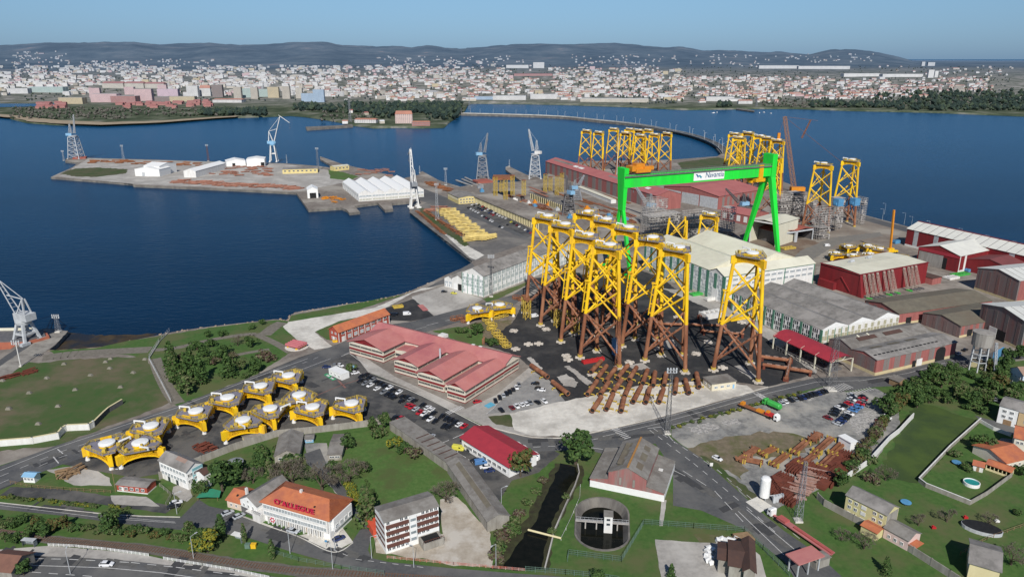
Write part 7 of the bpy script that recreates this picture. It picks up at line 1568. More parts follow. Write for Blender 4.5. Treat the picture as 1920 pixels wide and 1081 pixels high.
for i in range(74):
 t = i/73; p = lerp((330,342),(560,355),t); stack((p[0]+R.uniform(-4,4), p[1]+R.uniform(-5,2)), R.choice((.35,-.45))+R.uniform(-.1,.1), brown, 15, 5, 'rusty tubes laid out along the front edge of the far yard', 'rusty tubes on the front edge of the far yard')
for i in range(44): stack((R.uniform(385,505), R.uniform(312,330)), R.choice((.35,-.45)), brown, 13, 4, 'rusty tubes stacked beside the long white shed', 'rusty tubes beside the long white shed')
for i in range(48): p = lerp((168,299),(400,306),R.random()); stack((p[0], p[1]+R.uniform(0,7)), R.uniform(-.4,.4), rust_orange, 13, 4, 'rusty stacks along the seaward quay of the far yard', 'rusty stacks on the seaward quay')
for i in range(14): stack((R.uniform(665,735), R.uniform(318,334)), R.uniform(-.4,.4), brown, 11, 4, 'rusty stacks behind the saw-tooth building', 'rusty stacks behind the saw-tooth building')
for i in range(16): p = lerp((800,342),(850,358),R.random()); stack((p[0]+R.uniform(-3,3), p[1]+R.uniform(-2,4)), -.7, rust_orange, 12, 6, 'orange-brown tubes piled beside the slipway road', 'tubes beside the slipway road', name='tube_pile')
for i in range(13): p = lerp((784,398),(830,437),i/12); stack(p, -1.05, rust_orange, 13, 3, 'orange tubes in the left line along the basin quay', 'left line of orange tubes', v=i%4); p = lerp((800,398),(862,440),i/12); stack(p, -1.05, rust_orange, 13, 4, 'orange tubes in the right line along the basin quay', 'right line of orange tubes', v=i%4)
for i in range(10): stack((R.uniform(800,840), R.uniform(386,398)), R.uniform(-.3,.3), brown, 12, 4, 'rusty tubes at the top of the basin quay', 'rusty tubes at the top of the basin quay')
py_ = M('brace_yellow', (.68,.53,.19), (.5,.37,.12), .3, .7)
def brace(p, rz, label, grp, flat=False):
 x, y = G(*p); t = T('yellow_brace', label, 'steel brace', (x,y,.1), rz, grp); 
 for k in range(3):
  m = MB(); z = .8+k*1.3; m.tube((-10,-2.6,z),(10,2.6,z),.42,8); m.to('tube', py_, t); m = MB(); m.tube((-10,2.6,z+.5),(10,-2.6,z+.5),.42,8); m.to('tube', py_, t)
 m = MB(); [m.box(a-.4,a+.4,-2.5,2.5,0,.5) for a in (-6,6)]; m.to('sleeper', wood, t)
for i in range(9): p = lerp((838,398),(893,445),i/8); brace((p[0]+R.uniform(-2,3),p[1]), .25+R.uniform(-.1,.1), 'crossed yellow tubes stacked in the line along the quay', 'crossed yellow braces on the quay')
for i in range(5): brace((900+i*5-10, 452-i*1.2), .22, 'yellow tubes stacked flat at the near end of the line', 'flat yellow tube stacks')
for i in range(9): stack((R.uniform(604,645), R.uniform(367,380)), R.uniform(0,3), orange_paint, 8, 4, 'yellow-orange steel parts left of the saw-tooth building', 'yellow parts left of the saw-tooth building', name='steel_parts')
# building berths with yellow towers and columns of the old slipway wall
A, B = G(885,378), G(1010,432); t = T('berth_wall', 'long berth wall with a row of cream columns below the lattice cranes', 'wall', (*A,0), ang(A,B)); L = dist(A,B)
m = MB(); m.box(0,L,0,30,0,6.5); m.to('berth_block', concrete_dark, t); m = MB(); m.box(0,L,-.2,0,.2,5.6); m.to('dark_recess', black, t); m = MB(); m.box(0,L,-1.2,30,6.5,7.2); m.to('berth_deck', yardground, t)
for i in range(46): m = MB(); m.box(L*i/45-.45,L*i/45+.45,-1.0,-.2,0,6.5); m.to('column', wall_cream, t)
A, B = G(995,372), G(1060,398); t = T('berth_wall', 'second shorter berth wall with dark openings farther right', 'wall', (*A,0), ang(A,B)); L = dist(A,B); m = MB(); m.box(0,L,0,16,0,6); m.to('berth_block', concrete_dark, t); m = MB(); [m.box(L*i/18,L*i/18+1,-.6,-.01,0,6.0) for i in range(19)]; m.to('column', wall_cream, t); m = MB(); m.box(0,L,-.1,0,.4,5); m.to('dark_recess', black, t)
def ytower(p, ytop, z0, label, grp, w_=3.3):
 x, y = G(*p, z0); a, b = G(*p); h = HT(*p, ytop) if not z0 else CAMH+y*(-SP+(540.5-ytop)/FPX*CP)/(CP+(540.5-ytop)/FPX*SP)-z0
 t = T('yellow_tower', label, 'shoring tower', (x,y,z0), .4, grp); m = MB(); n = max(3, int(h/4)); m.lattice((0,0,0),(0,0,h),w_,w_,n,.2); m.to('mast', yellow_dirty, t); m = MB(); m.box(-w_*.6,w_*.6,-w_*.6,w_*.6,h,h+.5); m.to('platform', rust_orange, t)
YT = 'yellow shoring towers on the left berth'
for p, yt in [((929,367),331),((940,360),333),((948,374),336),((961,366),329),((982,366),338)]: ytower(p, yt, 7.2, 'yellow shoring tower in the group under a rusty deck on the left berth', YT)
for p, yt in [((1022,360),326),((1032,358),332),((1044,366),330),((1053,360),324)]: ytower(p, yt, 0, 'yellow shoring tower in the group beside the long red shed', 'yellow shoring towers beside the long red shed')
m = MB(); q = [G(*p, 22) for p in [(925,330),(965,330),(962,336),(923,336)]]; m.prism(q, 21, 23.5); tag(m.to('rusty_deck', rust_orange), 'rusty deck section resting on the yellow towers of the left berth', 'deck section')
for i in range(95):
 px = R.uniform(900,1190); py = R.uniform(352,378)+(px-900)*.19; 
 if py > 418: continue
 if i % 3: stack((px,py), AY+R.uniform(-.2,.2), R.choice((rust, brown, rust_orange)), 13, 5, 'rusty beams scattered over the building berths', 'rusty beams on the building berths')
 else: o = MB(); w_ = R.uniform(1.5,4); o.box(-w_,w_,-1.5,1.5,0,R.uniform(1.5,3.2)); o.box(-w_*.5,w_*.4,-1,1,1.5,R.uniform(3.4,4.5)); tag(o.to('work_cabin', R.choice((blue_steel, steel_light, white, orange_paint, steel_grey)), loc=(*G(px,py),0), rz=AX), 'small work cabin among the rusty beams of the building berths', 'cabin', 'work cabins on the berths')
for i in range(14):
 p = (R.uniform(985,1170), R.uniform(366,400)); A = G(*p); m = MB(); 
 for y in (-1.2,0,1.2): m.tube((-22,y,7.6 if p[0] < 1040 and p[1] < 385 else .6),(22,y+R.uniform(-.5,.5),7.6 if p[0] < 1040 and p[1] < 385 else .6),.4,6)
 tag(m.to('beam_stack', R.choice((rust, brown, rust_orange)), loc=(*A,0), rz=AY+R.uniform(-.05,.05)), 'long rusty tubes lying along the building berths', 'steel stack', 'long tubes on the building berths')
A = G(1092,356); t = T('low_shed', 'long low cream-roofed shed at the foot of the long red shed', 'shed', (*A,0), ang(A, G(1155,381))); L = dist(A, G(1155,381)); vol(t, 0,L,-6,0, 4, .8, 'x', white, cream_roof, .3)
# slipway rails and red slip base
for i, (a, b) in enumerate([((855,338),(885,349)),((866,336),(900,350)),((872,333),(905,348))]):
 A, B = G(*a, WZ), G(*b, 0); m = MB(); m.beam((*A,-2.3),(*B,.3),2.2,1.2); tag(m.to('slipway_rail', concrete), 'concrete launching rail running down into the water', 'slipway rail', 'launching rails of the slipway')
for p, w_ in (((905,341),10),((150,297),9)): x, y = G(*p); m = MB(); m.box(-w_,w_,-w_,w_,.0,2.2); tag(m.to('crane_base', M('base_red', (.36,.11,.08), (.28,.09,.07), .4, .85), loc=(x,y,0), rz=.4), 'red base block below the old lattice crane ' + ('on the slipway' if p[0] > 500 else 'at the left tip'), 'base')
# jacket braces, modules and loose goods in the east yard and black yard
for i in range(14): stack((R.uniform(1490,1520), R.uniform(404,425)), R.uniform(0,3), R.choice((rust, rust_dark)), 8, 4, 'rusty scrap piled below the orange crawler crane', 'scrap below the crawler crane')
for lab, px, py, m_, s_ in [('flat yellow cradle lying on the brown ground of the east yard',1477,466,yellow_dirty,(6,3,1.2)),('yellow frame stored inside the red-roofed open shed',1467,446,yellow,(6,2,2)),('blue container at the gable of the striped-roof hall',1680,456,blue_steel,(3,2,2.6)),('green and yellow lifting frames on the ground by the red hall',1800,515,green_bright,(7,3,1)),('white bagged goods beside the green lifting frames',1783,522,white,(5,3,1.5)),
  ('blue skip at the foot of the red annex',1818,508,blue_steel,(4,2,2)),('red mobile lift parked among the front jackets',1112,678,red_paint,(6,1.2,1.6)),('blue and grey lift tower at the foot of the nearest jacket',1153,665,blue_steel,(1.2,1.2,9)),('white tarpaulin-covered boxes behind the lone jacket',1335,593,white,(7,4,3)),('yellow access bridge lying along the green hall',1388,598,yellow,(8,1.5,1)),('green crates along the green hall front',1310,552,green_bright,(6,2,1.5)),('white tank trailer along the green hall front',1331,563,white,(3,1.5,2.2)),
  ('yellow hook frame on the dark plot near the brick hall',746,576,yellow_dirty,(3,2,1.2)),('red floor panel on the apron by the white hall',793,577,roof_red,(1.5,6,.2)),('orange float on the office lawn edge',628,641,yellow,(1,1,1))]:
 m = MB(); a, b, c = s_; m.box(-a,a,-b,-b*.4,.05,c); m.box(-a,a,b*.4,b,.05,c*.9); [m.box(-a+2*a*i/4-.3,-a+2*a*i/4+.3,-b*.95,b*.95,c*.3,c*1.05) for i in range(5)]; tag(m.to('yard_equipment', m_, loc=(*G(px,py),.08), rz=AX), lab, 'equipment')
for i, (px, py) in enumerate([(985,585),(988,597),(1036,592),(1046,612),(1070,610),(1078,625)]): ytower((px,py), py-30-(i%2)*6, 0, 'small yellow stair tower standing between the rear jacket legs', 'yellow stair towers between the jackets', 3.4)
def ring_frame(p, label, grp, m_):
 m = MB()
 for z in (.4,1.8):
  for k in range(10): a, b = k*PI/5, (k+1)*PI/5; m.tube((2.6*math.cos(a),2.6*math.sin(a),z),(2.6*math.cos(b),2.6*math.sin(b),z),.18,5)
 for k in range(10): a = k*PI/5; m.tube((2.6*math.cos(a),2.6*math.sin(a),.1),(2.6*math.cos(a),2.6*math.sin(a),1.9),.14,5); m.tube((0,0,.5),(2.6*math.cos(a),2.6*math.sin(a),.5),.12,4)
 tag(m.to('ring_frame', m_, loc=(*G(*p),.1)), label, 'ring frame', grp)
for p in [(912,601),(918,607),(924,613),(930,597),(938,594),(946,592),(934,632),(940,638),(944,644),(950,650),(930,626),(921,618)]: ring_frame(p, 'yellow ring-shaped frame at the left edge of the black yard', 'yellow ring frames at the black yard', yellow_dirty)
for i, p in enumerate([(852,600),(863,598),(872,603),(968,560),(978,563),(990,565)]): ring_frame(p, 'rusty ring frame beside the two yellow pieces at the yard corner' if i < 3 else 'rusty ring frame lying behind the leftmost jacket', 'rusty frames by the yard corner' if i < 3 else 'rusty frames behind the jackets', rust)
for i, (px, py) in enumerate([(378,838),(385,835),(392,838),(372,842),(400,842),(382,845)]): stack((px,py), .9, rust_dark, 3, 4, 'bundle of rusty castings beside the teal house', 'rusty castings beside the teal house', name='casting_bundle')
for i, (px, py) in enumerate([(118,885),(135,888),(146,882),(125,892)]): stack((px,py), .5+i*.3, wood, 6, 4, 'collapsed timber and rusty sheet on the concrete slab lot', 'scrap on the slab lot', kind='beam', name='scrap_heap')
# rusty frames on the right lot
def cradle(p, rz, m_, L, label, yellow_ends=True):
 x, y = G(*p); t = T('steel_cradle', label, 'steel cradle', (x,y,.08), rz); m = MB()
 for s_ in (-1.1,1.1): m.beam((-L/2,s_*.7,1.2),(L/2,s_*.7,1.2),.9,.9)
 m.box(-L/2,L/2,-1.2,1.2,1.5,1.7) if not yellow_ends else None
 m.to('beam', rust if m_ is yellow_dirty else m_, t); m = MB()
 for xx in ([-L/2+.7,-L/2+1.5,L/2-.7] if yellow_ends else [-L/2+1,0,L/2-1]): m.beam((xx,-1.5,1.3),(xx,1.5,1.3),.4,.7); [m.box(xx-.2,xx+.2,k*1.8-.2,k*1.8+.2,.05,2.0) for k in (-1,1)]
 m.to('saddle', yellow_dirty if yellow_ends else rust, t)
for p, rz, m_, L, lab, ye in [((1402,856),.75,rust,14,'flat rusty plate cradle at the left of the frame yard',False),((1410,868),-.4,yellow_dirty,8,'yellow ribbed cradle in front of the left plate',True),((1440,850),.6,rust_orange,9,'small rusty cradle with yellow ribs',True),((1462,866),.75,rust_orange,12,'yellow and rust cradle left of the dark sections',True),((1500,842),.8,yellow_dirty,13,'yellow cradle with a rusty plate at its far end',True),((1528,823),.8,rust,8,'flat rusty plate at the far end of the frame yard',False),
  ((1545,838),.8,yellow_dirty,16,'yellow cradle in the middle of the frame yard',True),((1515,866),.75,rust,12,'white-striped rusty cradle in the centre of the yard',True),((1572,842),.8,rust_orange,15,'yellow-tipped cradle on the right of the frame yard',True),((1550,868),.8,rust,13,'long rusty cradle beside the dark sections',True)]: cradle(p, rz, m_, L, lab, ye)
SEC = []
for v in range(5):
 m = MB(); rr = random.Random(v+40)
 if v < 3:
  for j in range(rr.randint(4,6)): y = j*1.05-2.4; x = rr.uniform(-.4,.4); m.beam((x-2.6,y,.7),(x+2.6,y,.7),.42,1.1+.5*rr.random()); 
  for x in (-1.7,1.7): m.box(x-.2,x+.2,-2.8,2.8,.0,.3)
 else: m.box(-2.8,2.8,-1.9,1.9,.2,.5+.5*v-1.2); m.box(-2.5,2.6,-1.6,1.7,.0,.2); m.box(-2.0,2.9,-1.7,1.5,.5*v-.7,.5*v-.4)
 SEC.append(m.data('steel_section', rust_dark))
for i in range(78):
 if i < 40: u, w_ = (i%10)/9, i//10; p = lerp((1446,918),(1508,868),u); p = (p[0]+w_*10, p[1]+w_*7)
 else: j = i-40; u, w_ = (j%13)/12, j//13; p = lerp((1532,922),(1600,862),u); p = (p[0]-w_*11, p[1]-w_*6)
 if 1478 < p[0] < 1542 and 886 < p[1] < 935: continue
 tag(add('steel_section', SEC[R.randrange(5)], loc=(*G(p[0]+R.uniform(-2.5,2.5),p[1]+R.uniform(-2,2)),.08), rz=R.choice((.75,.75,.75+PI/2))+R.uniform(-.12,.12)), 'dark red-brown steel section stacked in the '+('left' if i < 40 else 'right')+' block of the frame yard', 'steel section', 'dark sections, '+('left' if i < 40 else 'right')+' block')
for i in range(9): p = lerp((1487,930),(1532,890),i/8); stack(p, -.5, M('rust_pale', (.4,.26,.22), (.3,.17,.13), .6, .85), 9, 4, 'pale rusty beams lying between the two blocks of dark sections', 'pale beams in the frame yard', kind='beam')
# concrete blocks in the left field, bollards etc
m = MB(); vs = [(-1.2,-.8,0),(1.2,-.8,0),(1.2,.8,0),(-1.2,.8,0),(-.6,-.4,1.0),(.6,-.4,1.0),(.6,.4,1.0),(-.6,.4,1.0)]; m.mesh(vs, [(4,5,6,7),(0,1,5,4),(1,2,6,5),(2,3,7,6),(3,0,4,7)]); BLK = m.data('concrete_block', M('old_concrete', (.24,.22,.18), (.15,.14,.11), .8, .95))
for px, py in [(120,683),(198,679),(170,704),(250,699),(88,709),(55,737),(141,731),(226,726),(109,762),(17,767),(72,795),(16,766),(207,673),(272,674),(206,691),(5,714)]: tag(add('concrete_block', BLK, loc=(*G(px,py),.03), rz=R.uniform(-.3,.3)), 'weathered concrete block half buried in the left field', 'concrete block', 'concrete blocks in the left field')
for i, (px, py) in enumerate([(50,700),(58,698),(8,709),(25,705)]): stack((px,py), .9, rust_dark, 6, 4, 'rusty debris by the pier road on the left field', 'rusty debris on the left field', kind='beam', name='scrap_heap')
x, y = G(557,650); t = T('propeller_sculpture', 'four red striped pipes displayed on a small paved circle by the road', 'sculpture', (x,y,0), -.55); 
for i in range(4): m = MB(); m.tube((-5,-3+i*1.7,1.4+.15*i),(5,-3+i*1.7,1.9+.15*i),.9,12); m.to('pipe', M('pipe_red', (.5,.16,.17), (.44,.13,.14), .6, .6), t)
m = MB(); m.lathe([(6.4,.06),(6.4,.25)], 20); m.to('plinth', concrete_pale, t); m = MB(); [m.box(a,a+.5,-4,3.5,.25,1.0) for a in (-3.5,3)]; m.to('support', yellow, t)
m = MB(); [m.box(a,a+.5,-.3,.3,0,3.5+k) for k, a in enumerate((-.6,.2))]; tag(m.to('rust_sculpture', rust, loc=(*G(906,645),0)), 'rusty upright sculpture on the lawn behind the offices', 'sculpture')
# blue ship in the dock and orange hull at the left pier
A = G(-25,655); t = T('moored_ship', 'orange-red hull of a ship lying behind the left pier', 'ship', (*G(0,636),WZ), .05); m = MB(); m.prism([(-60,-9),(20,-9),(27,0),(20,9),(-60,9)], -.5, 4.2); m.to('hull', M('hull_orange', (.42,.14,.08), (.34,.11,.07), .3, .7), t); m = MB(); m.prism([(-60,-8.6),(19,-8.6),(25,0),(19,8.6),(-60,8.6)], 4.2, 4.8); m.to('deck', steel_dark, t); m = MB(); m.box(-60,14,8,9,4.8,6.2); m.to('bulwark', cream, t)
# ================================================================== WALLS, FENCES, LAMPS
def wall(name, label, pts, h, th, m_, cat='wall', cap=None, posts=0, pm=None):
 q = [G(*p) for p in pts]; o0 = Vector((*q[0],0)); t = T(name, label, cat, (*q[0],0)); m = MB(); mc = MB(); mp = MB()
 for a, b in zip(q, q[1:]):
  A = Vector((*a,h/2+.02))-o0; B = Vector((*b,h/2+.02))-o0; m.beam(A, B, th, h)
  if cap: mc.beam(A+Vector((0,0,h/2+.06)), B+Vector((0,0,h/2+.06)), th+.15, .12)
  if posts:
   n = max(1, int((B-A).length/posts)); [mp.rbox((A.lerp(B,i/n).x, A.lerp(B,i/n).y), th+.12, th+.12, .0, h+.2, ang(a,b)) for i in range(n+1)]
 m.to('panel', m_, t)
 if cap: mc.to('coping', cap, t)
 if posts: mp.to('posts', pm or m_, t)
 return t
def fence(name, label, pts, h, m_, step=3, rails=3, mesh=None, base=None):
 q = [G(*p) for p in pts]; t = T(name, label, 'fence', (*q[0],0)); o0 = q[0]; m = MB(); mp = MB(); mm = MB()
 for a, b in zip(q, q[1:]):
  A = (a[0]-o0[0],a[1]-o0[1]); B = (b[0]-o0[0],b[1]-o0[1]); n = max(1, int(dist(A,B)/step))
  for i in range(n+1): c = lerp(A,B,i/n); mp.beam((*c,0),(*c,h+.1),.12)
  for k in range(1, rails+1): m.beam((*A,h*k/rails),(*B,h*k/rails),.07)
  if mesh:
   k = max(1, int(dist(A,B)/.45)); [mm.beam((*lerp(A,B,i/k),.1),(*lerp(A,B,i/k),h),.05) for i in range(k)]
  if base: mm.beam((*A,.25),(*B,.25),.3,.5)
 mp.to('posts', m_, t); m.to('rails', m_, t)
 if mm.f: mm.to('mesh' if mesh else 'base_wall', mesh or base, t)
wall('concrete_wall','long pale concrete wall between the yellow pieces and the gardens',[(300,898),(345,880),(440,843),(520,818),(600,810),(690,799),(728,791)],3.0,.3,wall_conc,posts=6)
wall('seawall','white stepped wall with a yellow railing at the lower edge of the left field',[(-60,838),(0,836),(62,831),(110,822),(118,812),(126,807),(168,805),(176,800)],2.8,.6,white,cap=wall_cream,posts=8)
wall('retaining_wall','dark retaining wall climbing from the white stepped wall into the field',[(176,800),(196,780),(205,772),(230,757)],2.4,.6,steel_dark,cap=wall_cream)
fence('wire_fence','long pale fence dividing the left field from the park',[(321,754),(279,673),(300,640),(318,622)],2.2,steel_light,2.5,2,base=concrete)
wall('garden_wall','grey concrete wall along the lawn below the yellow flats',[(1532,935),(1545,948),(1600,977),(1680,1018),(1780,1082),(1830,1115)],2.6,.3,wall_conc,posts=6)
wall('garden_wall','pale concrete wall along the edge of the gravel car park',[(1587,898),(1628,870),(1640,856),(1668,825),(1685,812),(1705,790),(1712,783)],2.4,.35,white)
wall('garden_wall','thin white wall round the villa lawn on its left and lower sides',[(1838,790),(1780,842),(1722,903),(1735,913),(1818,946)],1.8,.25,wall_conc,cap=white)
wall('garden_wall','grey wall of the villa lawn running up to the pavilion',[(1818,946),(1850,928),(1897,893)],1.8,.25,wall_conc)
wall('roadside_wall','pale wall along the lane in front of the tall white house',[(1834,790),(1862,806),(1895,818)],1.6,.25,white)
fence('mesh_fence','green mesh fence round the lawn of the waterworks',[(1064,1052),(1066,1040),(1165,1053),(1207,983),(1300,990),(1395,997),(1430,1030),(1480,1080)],2.2,green_dark_metal,2.6,3,mesh=green_dark_metal)
fence('mesh_fence','green mesh fence along the road below the oval basin',[(985,1071),(1060,1077),(1110,1082),(1160,1090)],2.0,green_dark_metal,2.6,3,mesh=green_dark_metal)
fence('guard_rail','left white guard rail between the main road and the railway',[(91,1023),(140,1025),(200,1031),(279,1042)],1.0,white_clean,1.5,3,mesh=white_clean)
fence('guard_rail','right white guard rail between the main road and the railway',[(307,1048),(380,1060),(440,1070),(505,1084)],1.0,white_clean,1.5,3,mesh=white_clean)
fence('railing','red and white railing on the road bridge over the stream',[(726,1046),(850,1058),(985,1070)],1.0,M('rail_redwhite', (.55,.12,.08), (.6,.5,.45), 1, .7),2,3)
fence('wire_fence','wire fence along the siding lane in front of the red hut',[(20,906),(60,914),(120,919),(208,924)],1.3,wood,2.5,2); fence('wire_fence','fence with a gate pillar below the teal house yard',[(300,912),(322,930),(312,948)],1.6,wall_conc,2.5,3)
fence('wire_fence','thin wire fence beside the railway opposite the hotel',[(505,1035),(560,1052),(640,1066),(720,1077)],1.6,green_dark_metal,2.5,3); fence('white_rail','thin white rail round the lawn left of the oval basin',[(1088,912),(1087,935),(1070,975),(1052,1012)],1.0,white,4,1)
fence('wire_fence','fence crossing the far right lawn',[(1800,1040),(1850,1012),(1925,985)],1.4,wood,3,2)
A, B = G(990,997), G(1052,1013); t = T('pipe_bridge','yellow pipe crossing over the stream','pipe',(*A,0),ang(A,B)); m = MB(); m.tube((0,0,1),(dist(A,B),0,1),.35,8); m.to('pipe', wall_cream, t)
wall('stream_wall','pale stone edge along the right bank of the stream',[(1083,872),(1086,888),(1078,912),(1062,945),(1040,995),(1022,1066)],.9,.4,concrete)
def lamp(p, h, label, grp, arm=1.6, rz=0, m_=steel_light):
 t = T('street_lamp', label, 'street lamp', (*G(*p),0), rz, grp); m = MB(); m.tube((0,0,0),(0,0,h),.12,6,.07); m.tube((0,0,h),(arm,0,h+.3),.06,5); m.to('pole', m_, t); m = MB(); m.box(arm-.1,arm+.8,-.18,.18,h+.22,h+.4); m.to('lamp_head', steel_light, t)
for p, lab in [((544,1037),'street lamp opposite the silver car at the hotel'),((363,1046),'lamp post between railway and main road'),((132,1075),'lamp post at the bottom left edge of the main road'),((624,1066),'lamp post by the railway fence below the hotel'),((332,963),'lamp post on the grass tip near the parked pair of cars'),((930,1060),'lamp post at the stream end of the rubble lot'),((697,1046),'lamp post at the lane mouth by the apartment block'),((940,952),'lamp post on the stream bank by the long shed'),((628,1030),'blue-topped post at the hotel terrace corner'),((776,1063),'lamp post before the low wall of the apartment block')]: lamp(p, 8, lab, None, rz=R.uniform(0,6))
lamp((217,921), 9, 'wooden pole with floodlight beside the red hut', None, m_=wood)
for p in [(1622,405),(1654,413),(1658,402),(1695,421),(1708,428),(1740,437),(1800,452),(1850,466),(1900,478),(1590,395)]: lamp(p, 11, 'white street lamp on the sea wall road', 'street lamps on the sea wall road', 2.4, PI)
for i in range(0, 34):
 u = i/33; k = min(len(cw)-2, int(u*(len(cw)-1))); a, b = cw[k], cw[k+1]; f = u*(len(cw)-1)-k; c = lerp(a,b,f); th = ang(a,b); s_ = 5.2 if i%2 else -5.2; x, y = off(c, th+PI/2, s_)
 t = T('bridge_lamp', 'pale lamp post on the curving road causeway', 'street lamp', (x,y,3), th, 'lamp posts on the causeway'); m = MB(); m.tube((0,0,0),(0,0,13),.35,5,.25); m.to('pole', steel_light, t); m = MB(); m.beam((0,0,13),(0,-s_*.5,13.6),.4); m.to('lamp_arm', steel_light, t)
# signs
for lab, p, m_, h in [('white notice board at the entrance of the gravel lot',(1333,878),white,2.6),('blue round road sign at the hotel corner',(612,1025),blue_steel,2.4),('blue banner board next to the site cabin',(663,697),blue_pale,3.6)]:
 t = T('road_sign', lab, 'sign', (*G(*p),0)); m = MB(); m.beam((0,0,0),(0,0,h),.1); m.to('post', steel_grey, t); m = MB()
 if 'round' in lab: m.tube((0,-.1,h),(0,-.04,h),.45,14)
 else: m.box(-.6,.6,-.1,-.02,h-1.4,h)
 m.to('sign_plate', m_, t)
# garden pools, bags, small things
x, y = G(1821,908); t = T('garden_pool', 'round white garden pool with turquoise water on the villa lawn', 'pool', (x,y,.05)); m = MB(); rr = dist(G(1806,907), G(1836,909))/2; m.lathe([(rr,0),(rr,1.2),(rr-.25,1.25),(rr-.3,.9)], 24); m.to('pool_wall', white_clean, t); m = MB(); m.lathe([(rr-.28,.8),(rr-.28,.95)], 24); m.to('water', M('pool_water', (.02,.22,.2), (.03,.28,.25), .5, .1), t)
x, y = G(1840,993); t = T('garden_pool', 'large oval pool under a dark cover on the right lawn', 'pool', (x,y,.05), -.5); m = MB(); m.prism([(6*math.cos(a),3.4*math.sin(a)) for a in [k*PI/10 for k in range(20)]], 0, 1.2); m.to('pool_wall', steel_light, t); m = MB(); m.prism([(5.8*math.cos(a),3.2*math.sin(a)) for a in [k*PI/10 for k in range(20)]], 1.2, 1.35); m.to('cover', black, t)
for p, r, lab in [((1698,944),1.5,'blue trampoline on the lawn behind the yellow flats'),((1793,869),1.4,'dark blue trampoline on the villa lawn')]:
 x, y = G(*p); t = T('trampoline', lab, 'trampoline', (x,y,.05)); m = MB(); m.lathe([(r,.8),(r,.9)], 18); m.to('mat', black, t); m = MB(); m.lathe([(r+.3,.7),(r+.3,.86),(r,.92)], 18); m.to('pad', blue_steel, t); m = MB(); [m.beam((r*math.cos(k*PI/3),r*math.sin(k*PI/3),0),(r*math.cos(k*PI/3),r*math.sin(k*PI/3),.8),.1) for k in range(6)]; m.to('leg', steel_dark, t)
m = MB(); rock(m, 0,0,.7,1.0); BAG = m.data('bulk_bag', white_clean)
for p in [(1326,1035),(1330,1039),(1325,1044),(1332,1048),(1327,1053),(1333,1057),(1329,1030),(1335,1032)]: tag(add('bulk_bag', BAG, loc=(*G(*p),.05), rz=R.random()*3), 'white bulk bag piled left of the brown-roofed huts', 'bulk bag', 'bulk bags left of the huts')
for p in [(1347,1015),(1353,1013),(1360,1016),(1367,1014),(1374,1016),(1381,1012)]: tag(add('bulk_bag', BAG, loc=(*G(*p),.05), rz=R.random()*3), 'white bulk bag in the heap behind the brown-roofed huts', 'bulk bag', 'bulk bags behind the huts')
m = MB(); m.box(-3,3,-2,2,0,1.4); tag(m.to('timber_crate', wood, loc=(*G(1394,1011),.05), rz=.2), 'pile of pale timber crates by the green fence corner', 'crate')
for p, m_, lab in [((581,1026),yellow,'yellow recycling bin beside the cypress opposite the hotel'),((570,1026),green_dark_metal,'dark green bin next to the yellow recycling bin')]: m = MB(); m.box(-.8,.8,-.6,.6,0,1.3); m.box(-.85,.85,-.65,.65,1.3,1.5); o = m.to('waste_bin', m_, loc=(*G(p[0]-105,p[1]),.05)); tag(o, lab, 'bin')
for p, m_, lab in [((1810,972),red_paint,'small red ride-on toy on the right lawn'),((1750,991),red_paint,'red garden cart on the lawn below the yellow flats'),((1869,979),white,'white garden tub on the right lawn')]: m = MB(); m.box(-.7,.7,-.4,.4,.3,.9); m.box(-.5,.1,-.35,.35,.9,1.3); tag(m.to('garden_item', m_, loc=(*G(*p),0)), lab, 'garden item')
t = T('garden_gazebo', 'round grey canopy in the garden beside the teal house', 'gazebo', (*G(442,875),0)); m = MB(); m.lathe([(3.2,2.3),(3.2,2.45),(.2,3.1)], 10); m.to('roof', steel_grey, t); m = MB(); [m.beam((2.8*math.cos(k*PI/3),2.8*math.sin(k*PI/3),0),(2.8*math.cos(k*PI/3),2.8*math.sin(k*PI/3),2.4),.12) for k in range(6)]; m.to('post', steel_dark, t)
t = T('green_awning', 'torn green net awning on the grass below the teal house', 'awning', (*G(394,934),0)); m = MB(); m.mesh([(-4,-2,1.6),(0,-2.4,2.2),(4,-1.6,1.5),(3.4,2,1.9),(0,2.4,2.6),(-3.6,1.8,1.8)], [(0,1,4,5),(1,2,3,4)]); m.to('net', M('net_green', (.03,.25,.14), (.04,.2,.12), .8, .9), t); m = MB(); [m.beam((a,b,0),(a,b,1.7),.1) for a in (-3.6,3.4) for b in (-1.6,1.7)]; m.to('post', wood, t)
# ================================================================== TREES
def crown(m, pts, n, size, rr, flat=.6):
 """many leaf clumps spread through lumpy volumes"""
 for i in range(n):
  cx, cy, cz, rx, rz = rr.choice(pts); u = rr.uniform(-1,1); th = rr.uniform(0,2*PI); k = rr.uniform(.55,1.05)**.6; s = math.sqrt(1-u*u)
  p = Vector((cx+rx*s*math.cos(th)*k, cy+rx*s*math.sin(th)*k, cz+rz*u*k)); nrm = Vector((s*math.cos(th)+rr.gauss(0,.45), s*math.sin(th)+rr.gauss(0,.45), u+.35+rr.gauss(0,.45))).normalized()
  q = nrm.to_track_quat('Z','Y'); sz = size*rr.uniform(.6,1.3); a = rr.uniform(0,PI); m.mi = rr.choices((0,1,2),(5,4,2))[0]
  vs = [p+q@Vector((sz*math.cos(a+t)*(1 if j%2 else .7), sz*math.sin(a+t)*(1 if j%2 else .7), 0)) for j, t in enumerate((0,PI*.4,PI*.8,PI*1.2,PI*1.6))]; m.face(vs)
TP = {}
